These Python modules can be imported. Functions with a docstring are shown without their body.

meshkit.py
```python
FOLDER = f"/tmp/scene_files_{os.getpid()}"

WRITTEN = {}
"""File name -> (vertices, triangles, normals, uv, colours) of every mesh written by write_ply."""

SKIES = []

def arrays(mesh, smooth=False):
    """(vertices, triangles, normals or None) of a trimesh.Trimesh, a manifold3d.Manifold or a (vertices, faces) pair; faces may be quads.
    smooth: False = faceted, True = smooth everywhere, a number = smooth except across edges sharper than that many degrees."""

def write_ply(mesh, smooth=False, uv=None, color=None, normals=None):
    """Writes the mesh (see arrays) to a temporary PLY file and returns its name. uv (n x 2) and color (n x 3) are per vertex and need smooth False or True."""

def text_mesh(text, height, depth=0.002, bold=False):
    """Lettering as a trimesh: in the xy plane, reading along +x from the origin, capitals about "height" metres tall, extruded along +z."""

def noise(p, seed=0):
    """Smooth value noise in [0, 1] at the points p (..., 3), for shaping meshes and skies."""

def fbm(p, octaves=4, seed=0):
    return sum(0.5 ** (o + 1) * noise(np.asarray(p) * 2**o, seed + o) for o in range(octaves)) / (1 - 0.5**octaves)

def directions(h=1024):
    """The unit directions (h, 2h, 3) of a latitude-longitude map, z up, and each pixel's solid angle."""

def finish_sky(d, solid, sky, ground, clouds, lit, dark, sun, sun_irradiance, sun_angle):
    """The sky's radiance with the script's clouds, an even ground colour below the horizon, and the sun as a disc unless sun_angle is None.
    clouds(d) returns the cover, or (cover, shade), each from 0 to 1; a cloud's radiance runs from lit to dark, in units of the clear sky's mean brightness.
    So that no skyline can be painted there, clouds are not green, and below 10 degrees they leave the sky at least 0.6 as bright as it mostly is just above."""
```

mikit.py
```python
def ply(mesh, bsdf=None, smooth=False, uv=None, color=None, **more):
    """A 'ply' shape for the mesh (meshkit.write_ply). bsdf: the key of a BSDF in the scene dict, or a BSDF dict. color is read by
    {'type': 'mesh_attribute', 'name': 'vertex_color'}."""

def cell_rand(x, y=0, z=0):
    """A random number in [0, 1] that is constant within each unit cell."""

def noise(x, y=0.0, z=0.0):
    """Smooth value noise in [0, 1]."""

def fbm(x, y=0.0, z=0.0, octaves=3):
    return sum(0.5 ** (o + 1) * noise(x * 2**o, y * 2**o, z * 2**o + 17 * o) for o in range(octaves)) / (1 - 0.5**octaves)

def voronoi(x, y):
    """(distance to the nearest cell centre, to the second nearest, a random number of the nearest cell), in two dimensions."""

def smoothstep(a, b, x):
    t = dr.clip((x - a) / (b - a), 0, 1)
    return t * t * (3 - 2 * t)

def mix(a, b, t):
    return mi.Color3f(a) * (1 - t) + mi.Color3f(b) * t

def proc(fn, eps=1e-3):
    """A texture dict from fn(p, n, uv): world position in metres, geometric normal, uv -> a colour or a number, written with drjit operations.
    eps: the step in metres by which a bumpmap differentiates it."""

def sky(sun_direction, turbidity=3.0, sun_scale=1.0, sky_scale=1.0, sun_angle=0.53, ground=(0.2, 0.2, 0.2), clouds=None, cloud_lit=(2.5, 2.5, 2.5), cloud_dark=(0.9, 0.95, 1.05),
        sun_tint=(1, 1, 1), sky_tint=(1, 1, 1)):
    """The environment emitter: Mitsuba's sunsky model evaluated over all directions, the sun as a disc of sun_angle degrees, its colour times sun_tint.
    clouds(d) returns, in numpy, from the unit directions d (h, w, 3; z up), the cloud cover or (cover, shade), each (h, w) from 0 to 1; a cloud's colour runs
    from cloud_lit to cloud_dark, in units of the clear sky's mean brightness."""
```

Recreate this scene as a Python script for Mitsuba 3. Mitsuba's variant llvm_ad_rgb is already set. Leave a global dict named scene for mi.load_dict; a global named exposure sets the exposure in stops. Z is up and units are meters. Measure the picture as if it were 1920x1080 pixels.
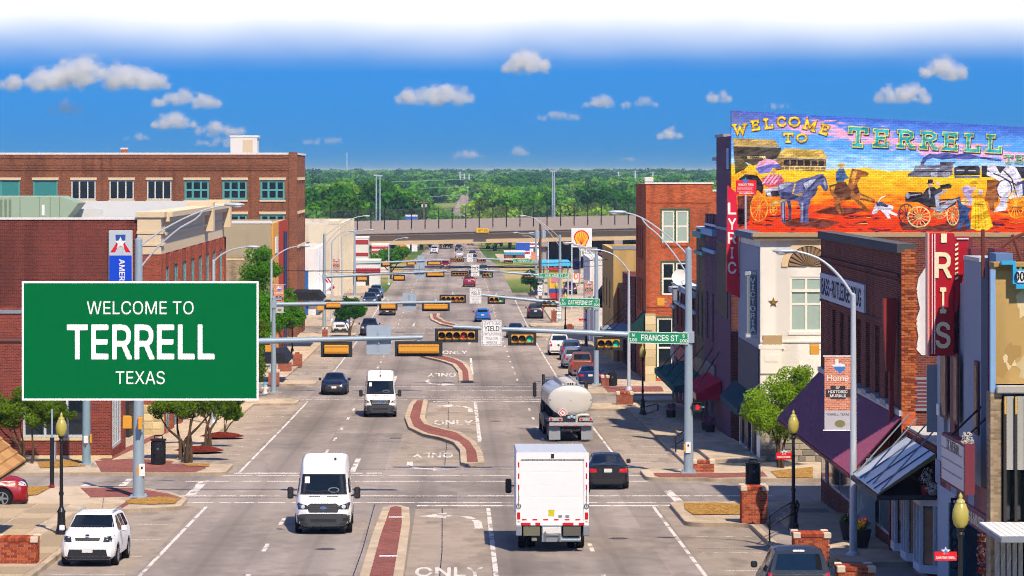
import math, numpy as np, trimesh, shapely, mitsuba as mi, drjit as dr, manifold3d, mikit, meshkit
from shapely.geometry import Polygon, LineString, Point, MultiPolygon, box as sbox
from shapely.ops import unary_union
from scipy.interpolate import PchipInterpolator
from mikit import noise, fbm, voronoi, cell_rand, smoothstep, mix
T = mi.ScalarTransform4f
rng = np.random.default_rng(7)
scene, labels = {}, {}

# ---------------------------------------------------------------- camera, sky, exposure
# The street runs along +y, x to the right. The camera hangs 12.76 m above y = 113 m of the street and looks along +y.
FPX, VX, VY, ZC = 6400.0, 857.0, 322.0, 12.76          # focal length and vanishing point in photograph pixels (1920 x 1080)
scene['camera'] = {'type': 'perspective', 'fov': 2 * math.degrees(math.atan(960 / FPX)), 'fov_axis': 'x', 'near_clip': 1.0, 'far_clip': 60000.0,
                   'principal_point_offset_x': (960 - VX) / 1920, 'principal_point_offset_y': (540 - VY) / 1080,
                   'to_world': T().look_at(origin=[0, 0, ZC], target=[0, 100, ZC], up=[0, 0, 1])}
exposure = 1.8
SUN = (0.216, -0.686, 0.695)


def clouds(d):
    """A white fade built as a cloud bank far ahead, small cumulus below it, and scattered cloud added overhead out of view for fill light."""
    az = np.degrees(np.arctan2(d[..., 0], d[..., 1]))
    el = np.degrees(np.arcsin(np.clip(d[..., 2], -1, 1)))
    n = meshkit.fbm(np.stack([az / 2.2, el / 0.8, 0 * az + 3.0], -1), 4, 3)
    bank = np.clip((el + 0.25 * (n - 0.5) - 1.74) / 0.9, 0, 1)  # white fade along the top of the view, shaped as cloud
    bank *= np.clip((7 + 4 * n - el) / 3, 0, 1) * np.clip((28 + 16 * n - np.abs(az)) / 8, 0, 1)
    m = meshkit.fbm(np.stack([d[..., 0] * 5, d[..., 1] * 5, d[..., 2] * 9], -1), 4, 9)
    high = np.clip((m - 0.52) * 4, 0, 0.8) * np.clip((el - 12) / 10, 0, 1)  # unseen cloud added overhead to raise the fill light
    return np.maximum(bank ** 1.3, high), np.where(el > 11, 0.9, np.clip(0.35 - bank, 0, 0.3))


scene['sky'] = mikit.sky(SUN, turbidity=3.2, sky_tint=(0.085, 0.42, 1.0), sun_tint=(0.95, 0.985, 1.08), clouds=clouds, cloud_lit=(5.5, 5.6, 5.7), cloud_dark=(4.6, 4.5, 4.5))


# ---------------------------------------------------------------- colours and materials
def lin(*c):
    c = np.array(c if len(c) == 3 else [int(c[0][i:i + 2], 16) for i in (0, 2, 4)], float) / 255
    return [float(x) for x in np.where(c <= 0.04045, c / 12.92, ((c + 0.055) / 1.055) ** 2.4)]


def mat(key, color, rough=0.6, metallic=0.0, spec=0.5, clearcoat=0.0):
    """A plain coloured surface; color is an sRGB hex string or three linear numbers."""
    key = 'mat_' + key
    if key not in scene:
        c = lin(color) if isinstance(color, str) else list(map(float, color))
        d = {'type': 'principled', 'base_color': {'type': 'rgb', 'value': c}, 'roughness': float(rough), 'metallic': float(metallic), 'specular': float(spec)}
        if clearcoat:
            d.update(clearcoat=float(clearcoat), clearcoat_gloss=0.95)
        scene[key] = {'type': 'twosided', 'b': d}
    return key


def pmat(key, fn, rough=0.85, spec=0.3, bump=None, scale=1.0, eps=2e-3):
    """A surface whose colour is fn(p, n, uv), with optional relief in metres."""
    key = 'mat_' + key
    d = {'type': 'principled', 'base_color': mikit.proc(fn), 'roughness': float(rough), 'specular': float(spec)}
    if bump is not None:
        d = {'type': 'bumpmap', 'arbitrary': mikit.proc(bump, eps), 'scale': float(scale), 'b': d}
    scene[key] = {'type': 'twosided', 'b': d}
    return key


def table(rows):
    """Palette lookup for proc functions: the mesh's uv.x is the row."""
    a = np.array([lin(r) if isinstance(r, str) else r for r in rows], np.float32)

    def get(uv, shift=0):
        i = mi.UInt32(dr.clip(mi.Float(uv.x) + 0.5, 0, len(a) - 1)) * 1
        return mi.Color3f(*[dr.gather(mi.Float, mi.Float(a[:, k].copy()), i) for k in range(3)])
    return get


BRICKS = ['8a5030', 'c25c2a', '742c20', '5a2a26', 'a85a40', '9a8a68', '6b4a5c', '7a6a55', '88392a', 'b09a78', 'a04a30', '74382c']
BRICK_ID = dict(brown=0, orange=1, darkred=2, shade=3, pier=4, ochre=5, purple=6, olive=7, bank=8, buff=9, rust=10, maroon=11)
brick_rows = table(BRICKS)


def wall_uv(p, n):
    """Distance along the wall and height, for any upright wall."""
    return dr.select(dr.abs(n.x) > dr.abs(n.y), p.y, p.x), p.z


def brick_cell(p, n, L=0.215, Hh=0.075):
    u, v = wall_uv(p, n)
    row = dr.floor(v / Hh)
    uu = u / L + 0.5 * (row - 2 * dr.floor(row / 2))
    fx, fy = uu - dr.floor(uu), v / Hh - row
    joint = smoothstep(0.0, 0.06, dr.minimum(fx, 1 - fx)) * smoothstep(0.02, 0.16, dr.minimum(fy, 1 - fy))
    return joint, cell_rand(dr.floor(uu), row, 5), u, v


def brick_color(p, n, uv):
    j, r, u, v = brick_cell(p, n)
    base = brick_rows(uv)
    wear = fbm(u * 0.6, v * 0.9, 3.0)
    c = base * (0.62 + 0.55 * r) * (0.75 + 0.5 * wear)
    c = dr.select(mi.Mask(r > 0.93), c * 0.55, c)
    mortar = base * 0.55 + mi.Color3f(0.16, 0.14, 0.12)
    streak = smoothstep(0.55, 0.8, noise(u * 2.2, v * 0.25, 8.0)) * 0.22
    return (mortar * (1 - j) + c * j) * (1 - streak)


pmat('brick', brick_color, 0.9, 0.2, lambda p, n, uv: brick_cell(p, n)[0] + 0.3 * noise(p.x * 40, p.y * 40, p.z * 40), 0.006)

STUCCO = ['e9e3d2', 'b7a98c', 'bc9c60', 'd8cdb4', '8f9aa6', '6a7284', 'cfc8b8', 'e8e6e0', 'a89c80', '5a3a40', 'c9b47e', '4c5668']
STUCCO_ID = dict(cream=0, tan=1, ochre=2, beige=3, greyblue=4, slate=5, grey=6, white=7, olive=8, plum=9, limestone=10, navy=11)
stucco_rows = table(STUCCO)


def stucco_color(p, n, uv):
    u, v = wall_uv(p, n)
    w = fbm(u * 0.35, v * 0.35, 2.0, 4)
    streak = smoothstep(0.5, 0.85, noise(u * 1.7, v * 0.16, 4.0))
    return stucco_rows(uv) * (0.86 + 0.26 * w) * (1 - 0.16 * streak)


pmat('stucco', stucco_color, 0.9, 0.2, lambda p, n, uv: fbm(p.x * 9, p.y * 9, p.z * 9, 3), 0.01, 5e-3)


def ground_noise(p):
    return fbm(p.x * 0.23, p.y * 0.05, 1.0, 4), fbm(p.x * 2.1, p.y * 1.1, 5.0, 3), noise(p.x * 26, p.y * 26, 2.0)


def asphalt(p, n, uv):
    a, b, c = ground_noise(p)
    base = mix(lin('79716a'), lin('968c83'), smoothstep(0.25, 0.75, a * 0.7 + b * 0.3))
    lane = dr.abs(dr.sin((p.x + 9.9) * (math.pi / 3.36)))            # tyre tracks polish, oil drips darken the lane centres
    base = base * (1 - 0.18 * smoothstep(0.7, 1.0, lane) * (0.4 + b))
    seam = smoothstep(0.0, 0.05, dr.abs(noise(p.x * 0.5, p.y * 0.25, 7.0) - 0.5))
    tar = smoothstep(0.02, 0.05, dr.abs((p.x + 6.53) / 3.36 - dr.floor((p.x + 6.53) / 3.36) - 0.5))
    patch = cell_rand(dr.floor(p.x / 3.36), dr.floor(p.y / 9.0 + 0.2 * b), 2)
    return base * (0.84 + 0.24 * patch) * (0.94 + 0.12 * c) * (0.90 + 0.10 * seam) * (0.9 + 0.1 * tar)


pmat('asphalt', asphalt, 0.85, 0.35, lambda p, n, uv: noise(p.x * 60, p.y * 60, 1.0), 0.003)


def concrete(p, n, uv):
    a, b, c = ground_noise(p)
    base = mix(lin('998a74'), lin('b5a58e'), smoothstep(0.2, 0.8, 0.5 * a + 0.5 * b))
    stain = smoothstep(0.6, 0.8, fbm(p.x * 0.9, p.y * 0.45, 11.0, 3))
    return base * (1 - 0.25 * stain) * (0.93 + 0.14 * c)


pmat('concrete', concrete, 0.9, 0.25, lambda p, n, uv: noise(p.x * 45, p.y * 45, p.z * 45), 0.003)


def parking(p, n, uv):
    a, b, c = ground_noise(p)
    base = mix(lin('82786d'), lin('9a8d7e'), smoothstep(0.25, 0.8, 0.6 * a + 0.4 * b))
    oil = smoothstep(0.58, 0.75, fbm(p.x * 1.1, p.y * 0.35, 21.0, 3))
    return base * (1 - 0.22 * oil) * (0.93 + 0.14 * c)


pmat('parking', parking, 0.88, 0.3)


def paver(p, n, uv):
    row = dr.floor(p.y / 0.11)
    uu = p.x / 0.22 + 0.5 * (row - 2 * dr.floor(row / 2))
    fx, fy = uu - dr.floor(uu), p.y / 0.11 - row
    j = smoothstep(0.0, 0.08, dr.minimum(fx, 1 - fx)) * smoothstep(0.0, 0.14, dr.minimum(fy, 1 - fy))
    r = cell_rand(dr.floor(uu), row, 1)
    w = fbm(p.x * 0.7, p.y * 0.4, 2.0)
    c = mix(lin('723c36'), lin('8a544c'), r) * (0.75 + 0.5 * w)
    return mix(lin('6b5a50'), [1, 1, 1], 0.0) * (1 - j) + c * j


pmat('paver', paver, 0.9, 0.2)


def mulch(p, n, uv):
    v = voronoi(p.x * 9, p.y * 9)
    return mix(lin('7a5a2c'), lin('b08a4c'), v[2]) * (0.6 + 0.5 * smoothstep(0.0, 0.4, v[0]))


pmat('mulch', mulch, 1.0, 0.1, lambda p, n, uv: 1 - voronoi(p.x * 9, p.y * 9)[0], 0.03, 5e-3)


def red_mulch(p, n, uv):
    v = voronoi(p.x * 12, p.y * 12)
    return mix(lin('4a1c14'), lin('7a3222'), v[2])


pmat('red_mulch', red_mulch, 1.0, 0.1)


def grassy(p, n, uv):
    a = fbm(p.x * 0.02, p.y * 0.012, 3.0, 5)
    b = fbm(p.x * 0.9, p.y * 0.4, 3.0, 3)
    c = mix(lin('3c5224'), lin('6a7440'), smoothstep(0.3, 0.7, a)) * (0.7 + 0.6 * b)
    return mix(c, lin('8f8058'), smoothstep(0.62, 0.75, a))


pmat('grass', grassy, 1.0, 0.1)
pmat('roof_gravel', lambda p, n, uv: mix(lin('8d8a84'), lin('b4b0a8'), fbm(p.x * 0.5, p.y * 0.5, 1.0)) * (0.85 + 0.3 * noise(p.x * 14, p.y * 14, 1.0)), 1.0, 0.1)

LEAVES = ['2c3b10', '688620', '5a961e', '7cb028', '2f5c1a', '8cb02a', '38741e', '3a5a22', '5e821c']
LEAF_ID = dict(live_oak=1, elm=2, bright=3, dark=4, yellow=5, deep=6, far=7, shrub=8)
leaf_rows = table(LEAVES)


def leaf_color(p, n, uv):
    return leaf_rows(uv) * (0.38 + 1.2 * uv.y) * (0.75 + 0.5 * noise(p.x * 0.8, p.y * 0.8, p.z * 0.8))


scene['mat_leaf'] = {'type': 'principledthin', 'base_color': mikit.proc(leaf_color), 'roughness': 0.55, 'spec_trans': 0.0, 'diff_trans': 0.7, 'eta': 1.4}
pmat('bark', lambda p, n, uv: mix(lin('3a2c20'), lin('6a5844'), fbm(p.x * 7, p.y * 7, p.z * 2.0)), 0.95, 0.1)

# ---------------------------------------------------------------- lie of the land
_rows = np.array([(1285, 80.0), (1080, 60.1), (1043, 56.5), (900, 42.6), (754, 28.4), (675, 21.6), (620, 17.6), (604, 16.6), (537, 12.4), (500, 9.75), (476, 7.8), (460, 6.3)])
_Y = np.r_[FPX / _rows[:, 1], 1250, 1600, 2200, 3000, 4000, 5000, 7000, 12000, 30000]
_G = np.r_[ZC - (_rows[:, 0] - VY) / _rows[:, 1], -8.6, -6.8, -2.8, -0.6, 1.6, 2.8, 3.0, 1.0, -30]
_land = PchipInterpolator(np.r_[-50, 20, _Y], np.r_[1.6, 1.4, _G])


def G(y):
    return float(_land(y)) if np.isscalar(y) else _land(y)


def wx(px, Y):
    return (px - VX) * Y / FPX


def wz(py, Y):
    return ZC - (py - VY) * Y / FPX


_ty = np.linspace(60, 1100, 4000)
_tp = VY + (ZC - _land(_ty)) * FPX / _ty


def gy(py):
    """Distance of the road under a picture row."""
    return float(np.interp(-py, -_tp, _ty))


def gp(px, py):
    Y = gy(py)
    return wx(px, Y), Y


# ---------------------------------------------------------------- objects and parts
def numbered(name):
    if name not in labels and not any(k == name or k.startswith(name + '__') for k in ((name,) if name in scene else ())) and name not in _taken:
        _taken[name] = 0
        return name
    while True:
        _taken[name] = _taken.get(name, 0) + 1
        k = f'{name}_{_taken[name]:03d}'
        if k not in _taken:
            _taken[k] = 0
            return k


_taken = {}


def thing(name, label, cat, group=None):
    key = numbered(name)
    labels[key] = {'label': label, 'category': cat}
    if group:
        labels[key]['group'] = group
    return key


def part(parent, name, mesh, bsdf, smooth=False, row=None, uv=None, label=None, kind=None, tw=None):
    """One mesh of the scene: parent__name, numbered when taken."""
    key = numbered(f'{parent}__{name}' if parent else name)
    if row is not None:
        v, f, _ = meshkit.arrays(mesh)
        mesh, uv = (v, f), np.column_stack([np.full(len(v), float(row)), np.zeros(len(v))])
    scene[key] = mikit.ply(mesh, bsdf, smooth, uv)
    if tw is not None:
        scene[key]['to_world'] = tw
    if label or kind:
        labels[key] = {}
        if label:
            labels[key]['label'] = label
        if kind:
            labels[key]['kind'] = kind
    return key


def again(parent, name, key, tw=None, bsdf=None):
    """The shape of an entry once more under a new key."""
    k = numbered(f'{parent}__{name}')
    d = dict(scene[key])
    if tw is not None:
        d['to_world'] = tw
    if bsdf:
        d['bsdf'] = {'type': 'ref', 'id': bsdf}
    scene[k] = d
    return k


def structure(name, mesh, bsdf, smooth=False, row=None, label=None):
    k = part(None, name, mesh, bsdf, smooth, row)
    labels[k] = {'kind': 'structure', 'label': label} if label else {'kind': 'structure'}
    return k


def brick(parent, name, mesh, kind, **kw):
    return part(parent, name, mesh, 'mat_brick', row=BRICK_ID[kind], **kw)


def stucco(parent, name, mesh, kind, **kw):
    return part(parent, name, mesh, 'mat_stucco', row=STUCCO_ID[kind], **kw)


# ---------------------------------------------------------------- mesh code: everything returns (vertices, triangles)
_BF = np.array([[0, 2, 1], [0, 3, 2], [4, 5, 6], [4, 6, 7], [0, 1, 5], [0, 5, 4], [1, 2, 6], [1, 6, 5], [2, 3, 7], [2, 7, 6], [3, 0, 4], [3, 4, 7]])


def cat(*ms):
    ms = [m for m in ms if m is not None and len(m[0])]
    at = np.cumsum([0] + [len(m[0]) for m in ms])
    return np.vstack([m[0] for m in ms]), np.vstack([np.asarray(m[1]) + a for m, a in zip(ms, at)])


def tri(m):
    return np.array(m.vertices), np.array(m.faces)


def bx(x0, x1, y0, y1, z0, z1):
    x0, x1, y0, y1, z0, z1 = min(x0, x1), max(x0, x1), min(y0, y1), max(y0, y1), min(z0, z1), max(z0, z1)
    return np.array([[x0, y0, z0], [x1, y0, z0], [x1, y1, z0], [x0, y1, z0], [x0, y0, z1], [x1, y0, z1], [x1, y1, z1], [x0, y1, z1]], float), _BF.copy()


def cb(cx, cy, cz, sx, sy, sz, rz=0.0):
    v, f = bx(-sx / 2, sx / 2, -sy / 2, sy / 2, -sz / 2, sz / 2)
    return move((v, f), (cx, cy, cz), rz)


def rbox(x0, x1, y0, y1, z0, z1, r=0.02):
    """A box with chamfered edges (convex hull of its shrunken faces)."""
    pts = []
    for sx, sy, sz in ((r, r, 0), (r, 0, r), (0, r, r)):
        for x in (x0 + sx, x1 - sx):
            for y in (y0 + sy, y1 - sy):
                for z in (z0 + sz, z1 - sz):
                    pts.append((x, y, z))
    return tri(trimesh.convex.convex_hull(np.array(pts)))


def hexa(b, t):
    """A hexahedron from four bottom and four top corners (counter-clockwise)."""
    return np.array(list(b) + list(t), float), _BF.copy()


def move(m, d=(0, 0, 0), rz=0.0, s=(1, 1, 1)):
    v = np.asarray(m[0], float) * s
    c, k = math.cos(rz), math.sin(rz)
    return np.column_stack([v[:, 0] * c - v[:, 1] * k + d[0], v[:, 0] * k + v[:, 1] * c + d[1], v[:, 2] + d[2]]), m[1]


def frame(m, o, r, u, n):
    """Local x, y, z to the axes r (right), u (up), n (out) at o."""
    v = np.asarray(m[0], float)
    f = np.asarray(m[1])
    A = np.array([r, u, n], float)
    if np.linalg.det(A) < 0:
        f = f[:, ::-1]
    return v @ A + np.asarray(o, float), f


def tube(pts, rad, sides=8, cap=True):
    p = np.asarray(pts, float)
    rad = np.broadcast_to(np.asarray(rad, float), (len(p),))
    t = np.gradient(p, axis=0)
    t /= np.linalg.norm(t, axis=1, keepdims=True) + 1e-12
    ref = np.array([0, 0, 1.0]) if abs(t[:, 2]).max() < 0.95 else np.array([0.31, 0.95, 0.02])
    a = np.cross(t, ref)
    a /= np.linalg.norm(a, axis=1, keepdims=True) + 1e-12
    b = np.cross(t, a)
    an = np.arange(sides) * 2 * np.pi / sides
    v = (p[:, None] + rad[:, None, None] * (np.cos(an)[None, :, None] * a[:, None] + np.sin(an)[None, :, None] * b[:, None])).reshape(-1, 3)
    i, j = np.meshgrid(np.arange(len(p) - 1), np.arange(sides), indexing='ij')
    q = np.stack([i * sides + j, (i + 1) * sides + j, (i + 1) * sides + (j + 1) % sides, i * sides + (j + 1) % sides], -1).reshape(-1, 4)
    f = np.vstack([q[:, [0, 1, 2]], q[:, [0, 2, 3]]])
    if cap:
        k = len(v)
        v = np.vstack([v, p[[0, -1]]])
        j = np.arange(sides)
        e = (len(p) - 1) * sides
        f = np.vstack([f, np.stack([j, (j + 1) % sides, np.full(sides, k)], 1), np.stack([e + (j + 1) % sides, e + j, np.full(sides, k + 1)], 1)])
    return v, f


def arc(pts, n=6):
    """A smooth polyline through the points."""
    p = np.asarray(pts, float)
    s = np.r_[0, np.cumsum(np.linalg.norm(np.diff(p, axis=0), axis=1))]
    q = np.linspace(0, s[-1], n * (len(p) - 1) + 1)
    return np.column_stack([PchipInterpolator(s, p[:, k])(q) for k in range(p.shape[1])])


def lathe(prof, sides=14, c=(0, 0, 0)):
    """Profile (radius, z) turned about z."""
    prof = np.asarray(prof, float)
    an = np.arange(sides) * 2 * np.pi / sides
    v = np.stack([prof[:, 0, None] * np.cos(an), prof[:, 0, None] * np.sin(an), np.repeat(prof[:, 1, None], sides, 1)], -1).reshape(-1, 3) + np.asarray(c, float)
    i, j = np.meshgrid(np.arange(len(prof) - 1), np.arange(sides), indexing='ij')
    q = np.stack([i * sides + j, i * sides + (j + 1) % sides, (i + 1) * sides + (j + 1) % sides, (i + 1) * sides + j], -1).reshape(-1, 4)
    return v, np.vstack([q[:, [0, 1, 2]], q[:, [0, 2, 3]]])


def polys(g):
    return [p for p in getattr(g, 'geoms', [g]) if p.geom_type == 'Polygon' and p.area > 1e-9]


def extr(g, h, z=0.0):
    """Extruded outline in the xy plane from z to z + h."""
    ms = []
    for p in polys(g):
        m = trimesh.creation.extrude_polygon(p, h, engine='earcut')
        ms.append((np.array(m.vertices) + [0, 0, z], np.array(m.faces)))
    return cat(*ms)


def flat(g):
    """The outline as a triangulated sheet (2-D vertices)."""
    ms = []
    for p in polys(g):
        v, f = trimesh.creation.triangulate_polygon(p, engine='earcut')
        ms.append((np.column_stack([v, np.zeros(len(v))]), np.asarray(f)))
    return cat(*ms)


def drape(g, lift=0.0, step=6.0, thick=None):
    """An outline in plan laid on the land; cut into strips so that it follows the slope. thick: a slab with that depth, its top at lift."""
    x0, y0, x1, y1 = g.bounds
    step = max(step, (y1 - y0) / 400)
    ms = []
    for a in np.arange(math.floor(y0 / step) * step, y1, step):
        c = g.intersection(sbox(x0 - 1, a, x1 + 1, a + step))
        if c.is_empty:
            continue
        if thick is None:
            v, f = flat(c) if polys(c) else (np.zeros((0, 3)), np.zeros((0, 3), int))
        else:
            v, f = extr(c, thick, -thick) if polys(c) else (np.zeros((0, 3)), np.zeros((0, 3), int))
        if len(v):
            if thick is None:
                v2 = v[:, :2]
                e1, e2 = v2[f[:, 1]] - v2[f[:, 0]], v2[f[:, 2]] - v2[f[:, 0]]
                neg = e1[:, 0] * e2[:, 1] - e1[:, 1] * e2[:, 0] < 0
                f = np.where(neg[:, None], f[:, ::-1], f)
            ms.append((v + np.column_stack([0 * v[:, 0], 0 * v[:, 0], G(v[:, 1]) + lift]), f))
    return cat(*ms)


_text = {}


def text(s, h, depth=0.01, bold=False, width=None):
    """Centred lettering in the local xy plane; width squeezes it."""
    k = (s, bold)
    if k not in _text:
        m = meshkit.text_mesh(s, 1.0, 1.0, bold)
        v, f = np.array(m.vertices), np.array(m.faces)
        v[:, 0] -= (v[:, 0].min() + v[:, 0].max()) / 2
        v[:, 1] -= 0.5
        _text[k] = v, f
    v, f = _text[k]
    v = v * [h, h, depth]
    if width:
        v[:, 0] *= width / np.ptp(v[:, 0])
    return v, f


R_, U_, CAM = (1, 0, 0), (0, 0, 1), (0, -1, 0)                       # right, up and out of a face that looks down the street at the camera


def facing(m, o, out=CAM):
    """Stands a local xy drawing upright at o; out is the horizontal direction it faces."""
    n = np.array(out, float)
    return frame(m, o, np.cross([0, 0, 1], n), (0, 0, 1), n)


def wall(o, out, outline, holes=(), thick=0.35):
    """A wall slab: outline and holes in (along, up) seen from outside, its face at o, thick inwards."""
    g = outline if isinstance(outline, Polygon) else sbox(*outline)
    for h in holes:
        g = g.difference(h if hasattr(h, 'geom_type') else sbox(*h))
    return facing(move(extr(g, thick), (0, 0, -thick)), o, out)


def local(o, out, u, v, d=0.0):
    n = np.array(out, float)
    return np.asarray(o, float) + np.cross([0, 0, 1], n) * u + np.array([0, 0, v]) + n * d


def window(parent, o, out, r, frame_m='mat_white_paint', glass='mat_glass', recess=0.16, bar=0.06, cols=1, rows=1, sill=None, name='window'):
    """A window in the hole r = (u0, v0, u1, v1): a frame with bars, its pane a sub-part."""
    u0, v0, u1, v1 = r
    fr = [bx(u0, u1, v0, v0 + bar, -0.05, 0.03), bx(u0, u1, v1 - bar, v1, -0.05, 0.03), bx(u0, u0 + bar, v0 + bar, v1 - bar, -0.05, 0.03), bx(u1 - bar, u1, v0 + bar, v1 - bar, -0.05, 0.03)]
    for i in range(1, cols):
        x = u0 + (u1 - u0) * i / cols
        fr.append(bx(x - bar / 2, x + bar / 2, v0 + bar, v1 - bar, -0.05, 0.028))
    for i in range(1, rows):
        z = v0 + (v1 - v0) * i / rows
        fr.append(bx(u0 + bar, u1 - bar, z - bar / 2, z + bar / 2, -0.05, 0.026))
    k = part(parent, name, facing(move(cat(*fr), (0, 0, -recess)), o, out), frame_m)
    part(k, 'pane', facing(bx(u0 + bar * .5, u1 - bar * .5, v0 + bar * .5, v1 - bar * .5, -recess - 0.04, -recess - 0.02), o, out), glass)
    if sill:
        part(k, 'sill', facing(bx(u0 - 0.08, u1 + 0.08, v0 - 0.14, v0 - 0.004, -recess, 0.07), o, out), sill)
    return k


WHITE = mat('white_paint', 'e4e3de', 0.5)
SHADEG = mat('shade_glass', [0.01, 0.013, 0.017], 0.3, 0, 0.25)
GLASS = mat('glass', [0.012, 0.02, 0.026], 0.04, 0, 0.9)
DARK = mat('dark', [0.012, 0.012, 0.014], 0.6)
BLACK = mat('black_metal', [0.014, 0.015, 0.017], 0.35)
GALV = mat('galvanised', '9fb2bd', 0.45, 0.25)
GALV2 = mat('pale_steel', 'c2cbd0', 0.4, 0.2)
MARK = pmat('road_paint', lambda p, n, uv: mix(lin('90867d'), lin('c6c1b8'), smoothstep(0.28, 0.52, fbm(p.x * 3.1, p.y * 1.3, 4.0, 4))), 0.8, 0.3)
# ---------------------------------------------------------------- the ground, the road and the pavements
xs = np.r_[-9000, -3000, -900, -300, -120, -60, -30, -17, 0, 15, 30, 60, 120, 300, 900, 3000, 9000]
ys = np.r_[-60, 0, 40, np.arange(60, 420, 6), np.arange(420, 1100, 20), np.arange(1100, 5200, 60), 6000, 7000, 8500, 10000, 12000, 16000, 24000, 30000]
gx, gyy = np.meshgrid(xs, ys, indexing='ij')
i, j = np.meshgrid(np.arange(len(xs) - 1), np.arange(len(ys) - 1), indexing='ij')
q = np.stack([i * len(ys) + j, (i + 1) * len(ys) + j, (i + 1) * len(ys) + j + 1, i * len(ys) + j + 1], -1).reshape(-1, 4)
structure('ground', (np.stack([gx, gyy, G(gyy) - 0.05], -1).reshape(-1, 3), q), 'mat_grass', True)

LE, RE = -9.9, 7.75                                # edge lines
LK, RK = -13.1, 10.7                               # kerbs of the parking lanes
LF, RF = -16.3, 14.3                               # building lines
FY0, FY1, CY0, CY1, AY0, AY1 = 136.0, 154.5, 227.5, 249.0, 355.0, 372.0
road_main = sbox(LE - 0.25, 0, RE + 0.15, 660)
far_taper = Polygon([(LE - 0.25, 660), (RE + 0.15, 660), (6.2, 800), (6.2, 1250), (-8.6, 1250), (-8.6, 800)])
crossings = [sbox(-120, a, 140, b) for a, b in ((FY0, FY1), (CY0, CY1), (AY0, AY1), (470, 486))]
structure('road', drape(unary_union([road_main, far_taper] + crossings), 0.0), 'mat_asphalt')
structure('highway', cat(*[drape(Polygon([(-5 + d, 1250), (3 + d, 1250), (7.5 + d, 2200), (24 + d, 3200), (50 + d, 4600), (46 + d, 4600), (20 + d, 3200), (2.5 + d, 2200)]), 0.05, 60) for d in (0,)]), 'mat_asphalt')
park = [sbox(LK, a, LE - 0.25, b) for a, b in ((40, FY0), (FY1, CY0), (CY1, AY0), (AY1, 470))] + [sbox(RE + 0.15, a, RK, b) for a, b in ((40, FY0), (FY1, CY0), (CY1, AY0), (AY1, 470))]
structure('parking_lane', drape(unary_union(park), 0.004), 'mat_parking')


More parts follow.
